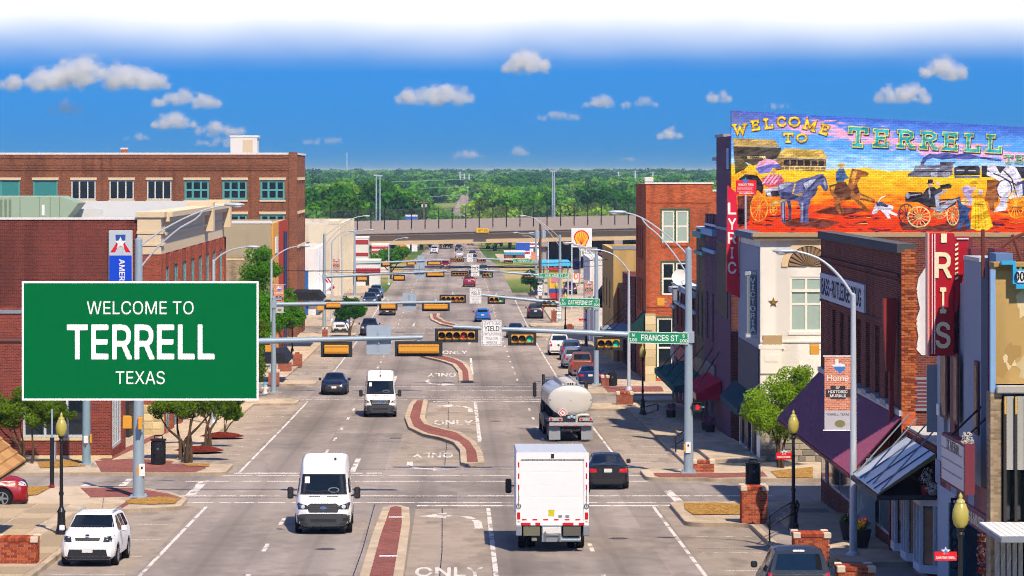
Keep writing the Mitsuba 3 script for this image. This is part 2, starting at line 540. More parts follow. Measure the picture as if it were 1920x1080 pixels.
def rounded(g, r):
    return g.buffer(-r).buffer(2 * r).buffer(-r) if r > 0 else g


# pavements with bulb-outs at the corners: kerb ring and paved field
BUL = 2.7
_q = lambda pts: Polygon([gp(a, b) for a, b in pts])
left_walks = [unary_union([sbox(-60, 40, LK, FY0 + 6.5), _q([(-200, 918), (250, 918), (318, 929), (352, 941), (338, 957), (225, 962), (-200, 960)])]), unary_union([sbox(-70, FY1 - 1.6, LK, CY0), sbox(LK - 1, FY1 - 1.6, LK + BUL, FY1 + 5), sbox(LK - 1, CY0 - 7, LK + BUL, CY0)]),
              unary_union([sbox(-70, CY1, LK, AY0), sbox(LK - 1, CY1, LK + BUL, CY1 + 7), sbox(LK - 1, AY0 - 8, LK + BUL, AY0)]), unary_union([sbox(-70, AY1, LK, 470), sbox(LK - 1, AY1, LK + 2, AY1 + 8)])]
right_walks = [unary_union([sbox(RK, 40, 16, FY0), sbox(RK - BUL + 0.4, FY0 - 11, RK + 1, FY0 - 0.5)]), unary_union([sbox(RK, FY1 - 5.5, 60, CY0 - 6), sbox(RK - BUL + 0.3, FY1 - 5.0, RK + 1, FY1 + 1), sbox(RK - BUL, CY0 - 14, RK + 1, CY0 - 6.5)]),
               unary_union([sbox(RK, CY1 - 15, 60, AY0), sbox(RK - BUL, CY1 - 14.5, RK + 1, CY1 + 4), sbox(RK - BUL, AY0 - 9, RK + 1, AY0)]), unary_union([sbox(RK, AY1, 40, 470), sbox(RK - BUL, AY1, RK + 1, AY1 + 8)])]
structure('lot', drape(unary_union([sbox(-70, 486, -12.5, 545), sbox(-70, 552, -14, 640), sbox(11, 486, 70, 528), sbox(13, 540, 70, 560), sbox(15, 395, 70, 470), sbox(20, 565, 70, 630), sbox(9, 700, 40, 820)]), 0.002), 'mat_concrete')
for name, walks in (('pavement_left', left_walks), ('pavement_right', right_walks)):
    for w in walks:
        w = w.buffer(-0.9).buffer(1.8).buffer(-0.9)
        inner = w.buffer(-0.18)
        k = structure(name, drape(inner, 0.14, 5.0), 'mat_concrete')
        part(k, 'kerb', drape(w.difference(inner), 0.155, 5.0, 0.35), 'mat_concrete')
# ---------------------------------------------------------------- painted lines, medians
MZ = 0.010


def strip(x0, x1, y0, y1):
    return drape(sbox(x0, y0, x1, y1), MZ, 5.0)


def gpoly(pts, scale=1.0, off=(0, 0)):
    return Polygon([gp(off[0] + x / scale, off[1] + y / scale) for x, y in pts])


W = 0.13
edges = [strip(x - W / 2, x + W / 2, a, b) for x in (LE, RE) for a, b in ((40, FY0 - 1.2), (FY1 + 0.6, CY0 - 1.5), (CY1 + 0.5, AY0 - 2), (AY1 + 2, 468))]
structure('edge_line', cat(*edges), MARK)
for x in (-6.53, 4.57):
    dashes = []
    y = 60.0
    while y < 640:
        if not any(a - 3.4 < y < b + 0.3 for a, b in ((FY0, FY1), (CY0, CY1), (AY0, AY1))):
            dashes.append(strip(x - 0.075, x + 0.075, y, y + 3.0))
        y += 11.0
    structure('lane_dash', cat(*dashes), MARK)
bars = []
for y, a, b in ((153.0, LE - 0.6, 8.4), (149.3, LE - 2.0, 8.4), (140.6, LE - 1.6, 13.0), (137.0, LE - 1.6, 13.0), (228.6, LE - 1, 8.5), (232.2, LE - 2, 8.5), (242.4, LE - 1.0, 8.5), (247.5, LE - 1.0, 8.5), (355.5, LE, 8), (359, LE, 8), (368, LE, 8), (371, LE, 8)):
    bars.append(strip(a, b, y - 0.19, y + 0.19))
bars += [strip(-1.6, 13.2, 135.0, 135.6), strip(LE - 0.2, -3.4, 154.3, 154.9), strip(-1.6, RE, 225.6, 226.3)]
structure('crosswalk_line', cat(*bars), MARK)
stall = []
for y in np.arange(62, FY0 - 8, 6.4):
    stall += [strip(LK + 0.25, LE - 0.5, y, y + 0.11), strip(RE + 0.5, RK - 0.25, y + 1.3, y + 1.42)]
for y in np.arange(FY1 + 8, CY0 - 8, 6.4):
    stall += [strip(LK + 0.25, LE - 0.5, y, y + 0.13), strip(RE + 0.5, RK - 0.25, y, y + 0.13)]
for y in np.arange(CY1 + 9, AY0 - 8, 6.6):
    stall += [strip(LK + 0.25, LE - 0.5, y, y + 0.16), strip(RE + 0.5, RK - 0.25, y, y + 0.16)]
structure('stall_line', cat(*stall), MARK)
# slanting crossing bars over the side street on both sides
for pts in ([(130, 919), (165, 906), (175, 909), (150, 920)], [(209, 921), (240, 897), (249, 899), (222, 924)], [(348, 929), (372, 904), (392, 901), (366, 928)],
            [(1244, 921), (1258, 920), (1283, 941), (1268, 944)]):
    structure('crosswalk_bar', drape(gpoly(pts), MZ), MARK)
# turn pockets
for x0, x1, a, b in ((1.14, 1.30, 95, 134), (-4.9, -4.65, FY1 + 1.0, FY1 + 11), (1.1, 1.3, 180, 225), (-4.9, -4.65, 251, 266), (1.1, 1.3, 268, 300), (-4.9, -4.7, 374, 384), (1.1, 1.3, 330, 352)):
    structure('turn_line', strip(x0, x1, a, b), MARK)


def road_word(x, y, length, width, flip=False):
    v, f = text('ONLY', length, 0.0, True, width)
    v = np.column_stack([v[:, 0], v[:, 1], 0 * v[:, 0]]) * ((-1, -1, 1) if flip else (1, 1, 1))
    v = v + [x, y, 0]
    v[:, 2] = G(v[:, 1]) + MZ + 0.002
    structure('lane_word', (v, f), MARK)


road_word(-0.25, 107.8, 2.8, 2.15)
road_word(-0.2, 200.0, 5.0, 2.3)
road_word(-1.2, 168.2, 3.6, 2.0, True)
road_word(-1.2, 268.0, 6.0, 2.2, True)
road_word(-0.2, 312, 7.0, 2.3)


def road_arrow(x, y, s=1.0, L=1.0, mirror=1):
    a = arc([(0.95, -0.5), (0.9, 0.6), (0.5, 1.5), (-0.25, 1.75)], 5)[:, :2] if False else None
    body = LineString([(0.95, -1.2), (0.92, 0.3), (0.6, 1.2), (-0.15, 1.5)]).buffer(0.13, cap_style=2)
    head = Polygon([(-0.1, 2.15), (-1.05, 1.35), (-0.1, 0.9)])
    g = shapely.affinity.translate(shapely.affinity.scale(unary_union([body, head]), s * mirror, L, origin=(0, 0)), x, y)
    structure('turn_arrow', drape(g, MZ, 3.0), MARK)


import shapely.affinity
road_arrow(-0.3, 127.0, 1.15, 2.2)
road_arrow(-0.2, 216.0, 1.1, 3.0)
road_arrow(-1.2, 160.5, 1.1, -2.0, -1)
road_arrow(-1.2, 256, 1.1, -3.0, -1)

# medians: concrete kerb ring with clay pavers inside, standing proud of the road


def median(g, band=0.3):
    k = structure('median', drape(g, 0.16, 4.0, 0.22), 'mat_concrete')
    part(k, 'paving', drape(g.buffer(-band), 0.168, 4.0), 'mat_paver')
    return k


k = median(Polygon([(-3.03, 60), (-1.66, 60), (-1.66, 106.3), (-1.72, 125), (-1.86, 132.5), (-2.2, 133.4), (-2.6, 133.4), (-2.88, 132.5), (-2.98, 120)]), 0.3)
for y in (111.5, 127.5):
    part(k, 'reflector', drape(sbox(-2.55, y - 0.22, -1.95, y + 0.22), 0.176), WHITE)
Z4 = 1329 / 640
median(gpoly([(362, 403), (345, 425), (330, 470), (345, 510), (400, 537), (470, 552), (520, 570), (545, 600), (548, 650), (570, 655), (640, 650), (632, 608), (605, 568), (552, 532), (470, 512), (425, 498), (408, 474), (415, 430), (420, 405)], Z4, (600, 560)).buffer(0), 0.3)
median(gpoly([(365, 213), (400, 231), (470, 247), (515, 262), (538, 290), (540, 328), (597, 328), (592, 288), (570, 258), (535, 240), (490, 228), (420, 212)], Z4, (600, 560)).buffer(0), 0.32)
median(gpoly([(715, 785), (722, 812), (770, 835), (850, 852), (905, 858), (940, 852), (860, 838), (800, 822), (765, 800), (770, 782)], 2.7, (540, 300)).buffer(0), 0.35)

# tar-filled seams across the street, left by the patching of the concrete
seams = []
for y, a, b, wv in ((139.6, -12.5, 5.5, .12), (250.3, -14, 14, .3), (157.0, -5, 3.0, 0.13), (116, 8.2, 12.5, .12), (180, -4.8, -3, .1)):
    seams.append(drape(Polygon([(a, y), ((a + b) / 2, y - 0.25), (b, y + .5), (b, y + .5 + wv), ((a + b) / 2, y - .25 + wv), (a, y + wv)]), 0.007))
for x, a, b in ((-3.3, 96, 136), (-0.6, 96, 134), (-0.6, 160, 226)):
    seams.append(drape(Polygon([(x, a), (x + .035, a), (x + .11, (a + b) / 2), (x + .035, b), (x, b), (x + .075, (a + b) / 2)]), 0.007, 5))
structure('tar_seam', cat(*seams), mat('tar', [0.012, 0.012, 0.013], 0.5))
# drains of pale concrete in the turn pockets
for pts in ([(-1.62, 90), (1.1, 90), (1.1, 133.6), (-1.62, 133.6)],):
    structure('turn_pocket', drape(Polygon(pts), 0.0035, 4.0), 'mat_parking')
structure('turn_pocket', drape(gpoly([(425, 405), (605, 400), (635, 640), (615, 590), (560, 530), (470, 505), (425, 492), (412, 470)], Z4, (600, 560)).buffer(0), 0.0035, 4), 'mat_parking')
structure('turn_pocket', drape(gpoly([(330, 500), (300, 600), (280, 650), (542, 650), (540, 605), (515, 575), (470, 556), (400, 542), (345, 516)], Z4, (600, 560)).buffer(0), 0.0035, 4), 'mat_parking')

# brick bands and corner fields in the pavements, planting beds at the corners
for pts in ([(65, 1064), (80, 1064), (262, 938), (250, 938)], [(150, 921), (250, 921), (352, 938), (338, 944), (262, 938), (170, 940)],
            [(178, 870), (240, 866), (300, 868), (375, 876), (388, 884), (365, 892), (190, 892)], [(185, 868), (205, 870), (322, 813), (310, 811)],
            [(1225, 893), (1380, 893), (1430, 890), (1440, 900), (1250, 905), (1228, 899)], [(1130, 728), (1240, 728), (1245, 738), (1140, 740)]):
    g_ = gpoly(pts).buffer(0).intersection(unary_union(left_walks + right_walks).buffer(-.25))
    structure('paver_band', drape(g_, 0.15, 4.0), 'mat_paver')
for pts in ([(235, 945), (300, 938), (338, 942), (335, 952), (280, 953), (240, 952)], [(330, 869), (372, 866), (395, 872), (392, 881), (350, 880)], [(0, 920), (60, 912), (100, 918), (70, 935), (0, 942)],
            [(70, 872), (150, 868), (160, 880), (75, 884)], [(1282, 951), (1340, 950), (1388, 953), (1388, 972), (1300, 973), (1284, 962)], [(1445, 890), (1524, 882), (1524, 912), (1470, 915)]):
    structure('planting_bed', drape(gpoly(pts).buffer(0.3).buffer(-0.3).intersection(unary_union(left_walks + right_walks).buffer(-.3)), 0.17, 2.0), 'mat_mulch')
# cracked slabs: the near pavements, one piece per slab
k = [q_ for q_ in scene if q_.startswith('pavement_left')][0]
slab_v = [mat('slab_a', '9a8a70', .9, 0, .2), mat('slab_b', 'a59478', .9, 0, .2), mat('slab_c', '92836c', .9, 0, .2)]
for y in np.arange(84, 134, 2.4):
    for x0, x1 in ((-14.6, -13.35), (-16.5, -15.2), (-18.5, -16.55), (-20.5, -18.55)):
        part(k, 'slab', drape(sbox(x0 + .02, y + .02, x1 - .02, y + 2.38), 0.152, 3.0, 0.03), slab_v[int(rng.integers(3))])
k = [q_ for q_ in scene if q_.startswith('pavement_right')][0]
for y in np.arange(84, 132, 2.4):
    for x0, x1 in ((10.95, 12.6), (12.6, 14.25)):
        part(k, 'slab', drape(sbox(x0 + .02, y + .02, x1 - .02, y + 2.38), 0.152, 3.0, 0.03), mat(f'slab_d{int(rng.integers(3))}', ('8a8078', '938a80', '82786f')[int(rng.integers(3))], .9, 0, .2))
# ---------------------------------------------------------------- trees
def leaves(centers, radii, n, size, row, seed, squash=0.8, shade=0.35):
    """Leaf-sized quads through the volume of overlapping clumps; uv = (palette row, tone of the leaf)."""
    r = np.random.default_rng(seed)
    centers, radii = np.asarray(centers, float), np.asarray(radii, float)
    w = radii ** 2
    k = r.choice(len(centers), n, p=w / w.sum())
    d = r.normal(size=(n, 3))
    d /= np.linalg.norm(d, axis=1, keepdims=True)
    rad = radii[k] * (1 - 0.55 * r.random(n) ** 2.2)
    c = centers[k] + d * rad[:, None] * [1, 1, squash]
    nrm = d + r.normal(size=(n, 3)) * 0.7
    nrm /= np.linalg.norm(nrm, axis=1, keepdims=True)
    a = np.cross(nrm, r.normal(size=(n, 3)))
    a /= np.linalg.norm(a, axis=1, keepdims=True)
    b = np.cross(nrm, a)
    s = size * (0.6 + 0.8 * r.random(n))[:, None]
    v = np.stack([c - a * s * .5, c - b * s * .28 + nrm * s * .08, c + a * s * .5, c + b * s * .28 + nrm * s * .08], 1).reshape(-1, 3)
    at = np.arange(n)[:, None] * 4
    f = np.vstack([at + [0, 1, 2], at + [0, 2, 3]])
    tone = np.clip(0.5 + shade * (r.random(len(centers))[k] - 0.5) * 1.2 + 0.35 * (r.random(n) - 0.5), 0.02, 1)
    return (v, f), np.repeat(np.column_stack([np.full(n, float(row)), tone]), 4, 0)


def clumps(c, size, n, seed, lo=0.32, hi=0.5):
    """Centres and radii of n clumps filling an ellipsoid of half-sizes `size` around c."""
    r = np.random.default_rng(seed)
    d = r.normal(size=(n, 3))
    d /= np.linalg.norm(d, axis=1, keepdims=True)
    p = d * (r.random((n, 1)) ** 0.45) * 0.75
    return np.asarray(c) + p * size, (lo + (hi - lo) * r.random(n)) * min(size)


def limbs(base, tips, r0, seed, fork=0.35):
    """Trunk and limbs from base to the tips."""
    r = np.random.default_rng(seed)
    base = np.asarray(base, float)
    ms = []
    for t in tips:
        t = np.asarray(t, float)
        m1 = base + (t - base) * [fork * .3, fork * .3, fork] + r.normal(size=3) * 0.05
        m2 = base + (t - base) * [.6, .6, .72] + r.normal(size=3) * np.linalg.norm(t - base) * 0.05
        ms.append(tube(arc([base, m1, m2, t], 4), np.linspace(r0, r0 * .22, 13), 6))
    return cat(*ms)


def tree(name, label, x, y, spec, kind, leaf, n, seed, tips, r0=0.09, group=None, base_spread=0.0, category='tree'):
    """spec: list of (dx, dy, z, half-width, half-height) crown masses above the ground."""
    t = thing(name, label, category, group)
    z = G(y) + 0.1
    cs, rs = [], []
    for i, (dx, dy, zz, hw, hh) in enumerate(spec):
        c, r = clumps((x + dx, y + dy, z + zz), (hw * 1.06, hw * 1.06, hh * 1.06), 22, seed + i, .28, .5)
        cs.append(c)
        rs.append(r)
    m, uv = leaves(np.vstack(cs), np.concatenate(rs), int(n * 2.2), leaf * .64, LEAF_ID[kind], seed)
    part(t, 'crown', m, 'mat_leaf', uv=uv)
    r = np.random.default_rng(seed + 5)
    ms = []
    for dx, dy, dz in tips:
        bs = (x + r.uniform(-1, 1) * base_spread, y + r.uniform(-1, 1) * base_spread, z - 0.15)
        ms.append(limbs(bs, [(x + dx, y + dy, z + dz)], r0, seed))
    part(t, 'trunk', cat(*ms), 'mat_bark', True)
    return t


# the street trees, near to far
_tr = 0
X_, Y_ = gp(348, 868)
tree('live_oak', 'spreading multi-trunk oak behind the black litter bin on the left corner', X_, Y_, [(-.7, 0, 2.6, 1.15, .75), (.6, .3, 2.8, 1.2, .8), (1.7, .2, 2.55, 1.0, .65), (-.1, .2, 3.4, 1.3, .7)], 'live_oak', .17, 9000, 11,
     [(-1.3, 0, 2.3), (-.4, .3, 2.4), (.5, 0, 2.5), (.3, -.2, 2.2), (1.3, .2, 2.4)], .11, base_spread=.3)
X_, Y_ = gp(390, 842)
tree('live_oak', 'oak just beyond the corner oak, in a round red mulch bed', X_, Y_, [(0, 0, 2.7, 1.2, .7), (1.0, .2, 2.5, .9, .6), (-.6, .2, 3.3, 1.1, .7)], 'live_oak', .18, 5000, 12, [(-.5, 0, 2.3), (.6, .1, 2.3), (.1, .2, 2.6)], .1, base_spread=.2)
X_, Y_ = gp(418, 822)
tree('small_tree', 'small wind-swept tree with a flat dome crown in a red mulch bed', X_, Y_, [(.35, 0, 1.25, .85, .42)], 'shrub', .15, 2600, 13, [(.1, 0, 1.1), (.7, 0, 1.0), (.3, .2, 1.2)], .06)
X_, Y_ = wx(48, 159.5), 159.5
tree('live_oak', 'multi-trunk oak before the bank window, at the left edge of the photo', X_, Y_, [(-1.0, 0, 2.3, 1.4, .9), (.6, -.2, 2.5, 1.35, .85), (1.5, .2, 2.35, .9, .6), (-1.8, .4, 2.6, 1.2, .9), (0, .3, 3.1, 1.4, .7)], 'live_oak', .17, 9500, 14,
     [(-1.3, 0, 2.2), (-.5, .2, 2.3), (.3, 0, 2.4), (.9, .1, 2.2), (-.2, -.2, 2.2)], .08, base_spread=.45)
for px, py, rx in ((372, 850, 1.25), (415, 823, 1.2)):
    X_, Y_ = gp(px, py)
    structure('planting_bed', lathe([(rx, 0), (rx * .7, .12), (rx * .3, .2), (0.01, .22)], 20, (X_, Y_ + .3, G(Y_) + .13)), 'mat_red_mulch', True)
tree('corner_tree', 'bright green tree against the cream wall on the right corner', wx(1468, 156.5), 156.5, [(-.4, 0, 3.1, 1.45, 1.1), (.7, .2, 3.7, 1.3, 1.05), (-1.05, -.2, 2.4, 1.0, .85), (.2, -.3, 2.1, 1.2, .9), (1.4, 0, 3.1, 1.0, 1.0)], 'yellow', .17, 14000, 15,
     [(-.7, 0, 2.6), (.2, 0, 2.9), (.8, 0, 2.6), (-.2, .2, 2.3)], .09, base_spread=.2)
tree('street_tree', 'tall green elm beside the olive building on the left', wx(487, 276), 276, [(0, 0, 8.2, 1.7, 1.9), (-.6, 0, 6.2, 1.7, 1.7), (.7, .3, 4.6, 1.9, 1.6), (-.3, 0, 3.0, 2.0, 1.2)], 'elm', .30, 9000, 16, [(0, 0, 7.5), (-.8, 0, 5), (.9, 0, 4.5)], .16)
tree('street_tree', 'low bushy elm behind the second left signal pole', wx(528, 292), 292, [(0, 0, 5.2, 1.7, 1.3), (.8, 0, 3.8, 1.5, 1.1), (-.9, 0, 3.2, 1.6, 1.1)], 'elm', .30, 5500, 17, [(0, 0, 4.6), (.8, 0, 3.3), (-.7, 0, 3.2)], .13)
tree('hedge_tree', 'clipped column of shrub by the left pavement', wx(478, 232), 232, [(0, 0, 1.8, .8, 1.2), (0, 0, 3.4, .75, 1.1), (.1, 0, 4.6, .8, .9)], 'live_oak', .22, 4000, 18, [(0, 0, 3.5)], .1)
tree('street_tree', 'leafy elm overhanging the left pavement before the second crossing', wx(466, 246), 246, [(0, 0, 5.6, 1.6, 1.3), (.5, 0, 4.1, 1.5, 1.2), (.2, 0, 2.7, 1.3, .9)], 'elm', .26, 5200, 26, [(0, 0, 5), (.5, 0, 3.5)], .13)
tree('round_tree', 'small round pavement tree beyond the white parked SUV', wx(656, 345), 345, [(-.5, 0, 2.7, 1.1, 1.0), (.7, 0, 2.8, 1.1, 1.0), (0, 0, 3.5, 1.2, .8)], 'deep', .28, 4200, 19, [(-.6, 0, 2.3), (.1, 0, 2.6), (.6, 0, 2.2)], .1, base_spread=.2)
tree('shade_tree', 'dark green tree standing before the red and white shop', wx(733, 560), 560, [(0, 0, 3.6, 2.6, 1.7), (-2.2, 0, 3.0, 1.9, 1.4), (1.6, 0, 3.9, 1.8, 1.5)], 'elm', .5, 3600, 20, [(0, 0, 3), (-1.6, 0, 2.6), (1.3, 0, 3)], .16)
tree('round_tree', 'small dark tree on the verge left of the third right signal pole', wx(995, 470), 470, [(-.4, 0, 2.4, 1.2, 1.0), (.8, 0, 1.7, 1.1, .9), (-.1, 0, 3.0, .9, .7)], 'dark', .3, 2400, 21, [(-.4, 0, 2), (.5, 0, 1.6)], .09)

# trees beyond the flyover: six kinds, each tree a thing of its own; the woods behind them read as one mass
protos = []
for i, (kind, hw, hh, lf) in enumerate((('elm', 6.0, 5.5, 1.0), ('deep', 5.0, 6.0, 1.0), ('yellow', 5.5, 4.8, .95), ('bright', 6.5, 5.2, 1.0), ('dark', 4.5, 5.6, .9), ('elm', 7.5, 5.0, 1.1))):
    c, r = clumps((0, 0, hh * 1.05), (hw, hw, hh), 26, 100 + i, .26, .46)
    m, uv = leaves(c, r, 2600, lf, LEAF_ID[kind], 200 + i, .85, .8)
    tips = [(math.cos(a) * hw * .5, math.sin(a) * hw * .5, hh * 1.2) for a in (0, 2.1, 4.2)]
    scene[f'tree_kind_{i}'] = {'type': 'shapegroup', 'crown': mikit.ply(m, 'mat_leaf', uv=uv), 'trunk': mikit.ply(limbs((0, 0, -.5), tips, .35, 300 + i), 'mat_bark', True)}
for i, (kind, hw, hh) in enumerate((('elm', 7.0, 5.5), ('deep', 6.0, 6.0), ('bright', 7.5, 5.2))):
    c, r = clumps((0, 0, hh * 1.0), (hw, hw, hh), 20, 400 + i, .28, .5)
    m, uv = leaves(c, r, 1000, 1.7, LEAF_ID[kind], 500 + i, .85, .9)
    scene[f'wood_kind_{i}'] = {'type': 'shapegroup', 'crown': mikit.ply(m, 'mat_leaf', uv=uv)}
KINDS = ('broad mid green tree', 'tall deep green tree', 'yellowish green tree', 'bright green spreading tree', 'slim dark tree', 'wide rounded tree')
TREE_NAME = ('broad_tree', 'tall_tree', 'yellow_tree', 'spreading_tree', 'slim_tree', 'wide_tree')
r_ = np.random.default_rng(5)


def lane_x(y):
    return float(np.interp(y, [1250, 2200, 3200, 4600], [-1, 5, 22, 48]))


ORD = ('first', 'second', 'third', 'fourth', 'fifth', 'sixth', 'seventh', 'eighth', 'ninth', 'tenth', 'eleventh', 'twelfth', 'thirteenth', 'fourteenth', 'fifteenth', 'sixteenth')


def far_tree(px, y, h, kind, nth=None):
    k = numbered(TREE_NAME[kind])
    s = h / (2 * (5.5, 6.0, 4.8, 5.2, 5.6, 5.0)[kind])
    scene[k] = {'type': 'instance', 'g': {'type': 'ref', 'id': f'tree_kind_{kind}'}, 'to_world': T().translate([wx(px, y), y, G(y)]).rotate([0, 0, 1], float(r_.uniform(0, 360))).scale([s * r_.uniform(.85, 1.2), s * r_.uniform(.85, 1.2), s])}
    labels[k] = {'label': f'{KINDS[kind]} in the deeper wood beyond the flyover' if nth is None else f'{KINDS[kind]} close behind the flyover, {ORD[nth]} of its kind from the left', 'category': 'tree', 'group': f'{TREE_NAME[kind].replace("_", " ")}s beyond the flyover'}


# the nearest row as it stands in the photograph: (px, depth, height, kind)
front_row = sorted(((582, 800, 13, 0), (600, 860, 15, 1), (622, 840, 17, 1), (648, 830, 15, 0), (668, 850, 13, 2), (690, 840, 11, 2), (612, 930, 18, 0), (640, 960, 19, 3), (676, 980, 19, 1), (706, 960, 19, 1), (730, 980, 20, 0), (752, 900, 16, 1),
                    (770, 940, 15, 4), (790, 930, 13, 0), (806, 980, 12, 3), (826, 950, 10, 0), (846, 960, 10, 5), (700, 860, 13, 1), (720, 840, 12, 4), (575, 900, 17, 1), (915, 960, 15, 2), (928, 900, 13, 2), (940, 1000, 15, 4), (956, 950, 12, 0),
                    (975, 980, 15, 0), (994, 1000, 16, 1), (1016, 960, 14, 0), (1040, 940, 13, 4), (1062, 960, 13, 3), (1080, 940, 14, 2), (1100, 950, 13.5, 2), (1122, 960, 14, 2), (1112, 1060, 18, 1), (1136, 1060, 18, 1), (1160, 1080, 17, 1), (1140, 960, 12, 3),
                    (1165, 960, 11, 2), (1186, 960, 11, 2), (1184, 1080, 15, 1), (1030, 1080, 16, 1), (1205, 970, 12, 0), (1240, 980, 14, 1), (1280, 990, 13, 0), (1320, 1000, 13, 3), (1360, 990, 13, 0), (556, 900, 16, 0), (535, 880, 15, 5)))
seen = [0] * 6
for px, y, h, k in front_row:
    far_tree(px, y, h, k, seen[k])
    seen[k] += 1
for i in range(150):
    y = float(r_.uniform(1080, 1900))
    px = float(r_.uniform(540, 1380))
    if abs(wx(px, y) - lane_x(y)) < (9 if y < 1500 else 13) or 862 < px < 905:
        continue
    far_tree(px, y, r_.uniform(10, 15), int(r_.integers(6)))
n = 0
for i in range(3300):
    y = float(1900 * (9000 / 1900) ** r_.random())
    px = float(r_.uniform(500, 1420) if i % 3 else r_.choice([r_.uniform(-250, 520), r_.uniform(1400, 2100)]))
    if y < 4700 and abs(wx(px, y) - lane_x(y)) < 8:
        continue
    k = int(r_.integers(3))
    n += 1
    s = r_.uniform(.7, 1.3) * (1.15 if y > 3500 else 1)
    scene[f'far_wood__{n:03d}'] = {'type': 'instance', 'g': {'type': 'ref', 'id': f'wood_kind_{k}'}, 'to_world': T().translate([wx(px, y), y, G(y) - 1]).rotate([0, 0, 1], float(r_.uniform(0, 360))).scale([s * 1.5, s * 1.5, s])}
labels['far_wood'] = {'label': 'hazy blue-green woods rolling to the horizon behind the town', 'category': 'woods', 'kind': 'stuff'}

# the air
scene['air'] = {'type': 'homogeneous', 'albedo': {'type': 'rgb', 'value': [.94, .95, .97]}, 'sigma_t': {'type': 'rgb', 'value': [.42e-4, .62e-4, 1.0e-4]}}
scene['haze'] = {'type': 'cube', 'bsdf': {'type': 'null'}, 'interior': {'type': 'ref', 'id': 'air'}, 'to_world': T().translate([0, 15000, -5]).scale([9500, 15400, 35])}
labels['haze'] = {'kind': 'stuff', 'label': 'thin summer haze over the street and the woods', 'category': 'haze'}
scene['camera']['medium'] = {'type': 'ref', 'id': 'air'}

# fair-weather cumulus: soft-edged bodies of white droplets
DC = 12000.0
for n_, (px, py, w, h, sd) in enumerate(((815, 172, 150, 52, 1), (988, 108, 84, 58, 2), (340, 178, 125, 46, 3), (130, 130, 330, 72, 4), (92, 194, 80, 32, 5), (385, 232, 90, 40, 6), (285, 215, 85, 44, 7), (1160, 178, 100, 34, 8), (1070, 205, 90, 26, 9), (1250, 174, 50, 30, 10),
                                         (1410, 160, 50, 38, 11), (1810, 152, 120, 50, 12), (1905, 98, 100, 56, 13), (878, 283, 74, 26, 14), (993, 276, 52, 26, 15), (560, 250, 90, 26, 16), (330, 252, 130, 30, 17), (1582, 170, 66, 22, 18), (1350, 232, 66, 34, 19), (1860, 206, 60, 22, 20), (1258, 290, 56, 18, 21), (862, 120, 40, 18, 22), (90, 238, 66, 22, 23))):
    rc = np.random.default_rng(sd)
    w, h = w * 1.22, h * 1.22
    nx_, nz_ = max(16, int(w / 2.2)), max(12, int(h / 2.2))
    ny_ = 14
    zz, yy, xx = np.meshgrid((np.arange(nz_) + .5) / nz_ * 2 - 1, (np.arange(ny_) + .5) / ny_ * 2 - 1, (np.arange(nx_) + .5) / nx_ * 2 - 1, indexing='ij')
    d = np.full(xx.shape, -1.0)
    for q_ in range(int(10 + w / 12)):
        u = rc.uniform(-.8, .8)
        r = (.3 + .5 * rc.random()) * (1 - .6 * abs(u))
        c0 = (-.75 + r * .6 + rc.random() * (1.2 - 1.0 * r) * (1 - abs(u)))
        d = np.maximum(d, 1 - np.sqrt(((xx - u) * w / h) ** 2 + (yy - rc.uniform(-.3, .3)) ** 2 + (zz - c0) ** 2) / r)
    nn = meshkit.fbm(np.stack([xx * w / 26, yy * h / 26, zz * h / 26], -1) + sd * 7.3, 4, sd)
    den = np.clip((d + 1.6 * (nn - .47)) * .95, 0, 1) * np.clip((zz + .95) * 4, 0, 1) * np.clip((1 - np.abs(xx)) * 6, 0, 1) * np.clip((1 - np.abs(yy)) * 4, 0, 1)
    s = DC / FPX
    M_ = T().translate([wx(px, DC), DC + n_ * 150, wz(py, DC)]).scale([w / 2 * s, h / 2 * s, h / 2 * s])
    c_ = thing('cloud', f'small white cumulus cloud, {("broad and flat", "tall and puffy", "small and ragged")[0 if w > 2.6 * h else 1 if h > 34 else 2]}, {"left" if px < 640 else "middle" if px < 1280 else "right"} part of the sky', 'cloud', 'fair weather clouds')
    scene[f'droplets_{n_}'] = {'type': 'heterogeneous', 'albedo': {'type': 'constvolume', 'value': {'type': 'rgb', 'value': [.998, .998, .998]}}, 'scale': (.05 if h > 40 else .03),
                               'sigma_t': {'type': 'gridvolume', 'grid': mi.VolumeGrid(den[..., None].astype(np.float32)), 'filter_type': 'trilinear', 'to_world': M_ @ T().translate([-1, -1, -1]).scale([2, 2, 2])}}
    scene[c_] = {'type': 'cube', 'bsdf': {'type': 'null'}, 'interior': {'type': 'ref', 'id': f'droplets_{n_}'}, 'to_world': M_}
# ---------------------------------------------------------------- helpers for buildings
EAST, WEST = (1, 0, 0), (-1, 0, 0)                                  # the street faces of the left and of the right row
CREAM = mat('cream_trim', 'd2bf9c', .7)
LIME = mat('limestone', 'd2c092', .85)
COPING = mat('white_coping', 'dcd9d2', .7)
STEEL_GREY = mat('grey_metal', '8d959b', .5, .3)
TEAL = mat('teal_paint', '4f9a98', .5)
TEALB = mat('teal_board', '2c7f7c', .6)
ROOF = 'mat_roof_gravel'


def solid(t, x0, x1, y0, y1, z0, z1, kind, material='brick', name='wall'):
    return (brick if material == 'brick' else stucco)(t, name, bx(x0, x1, y0, y1, z0, z1), kind)


def coping(t, x0, x1, y0, y1, z, h=.14, m=COPING, o=.08, name='coping'):
    return part(t, name, bx(x0 - o, x1 + o, y0 - o, y1 + o, z, z + h), m)


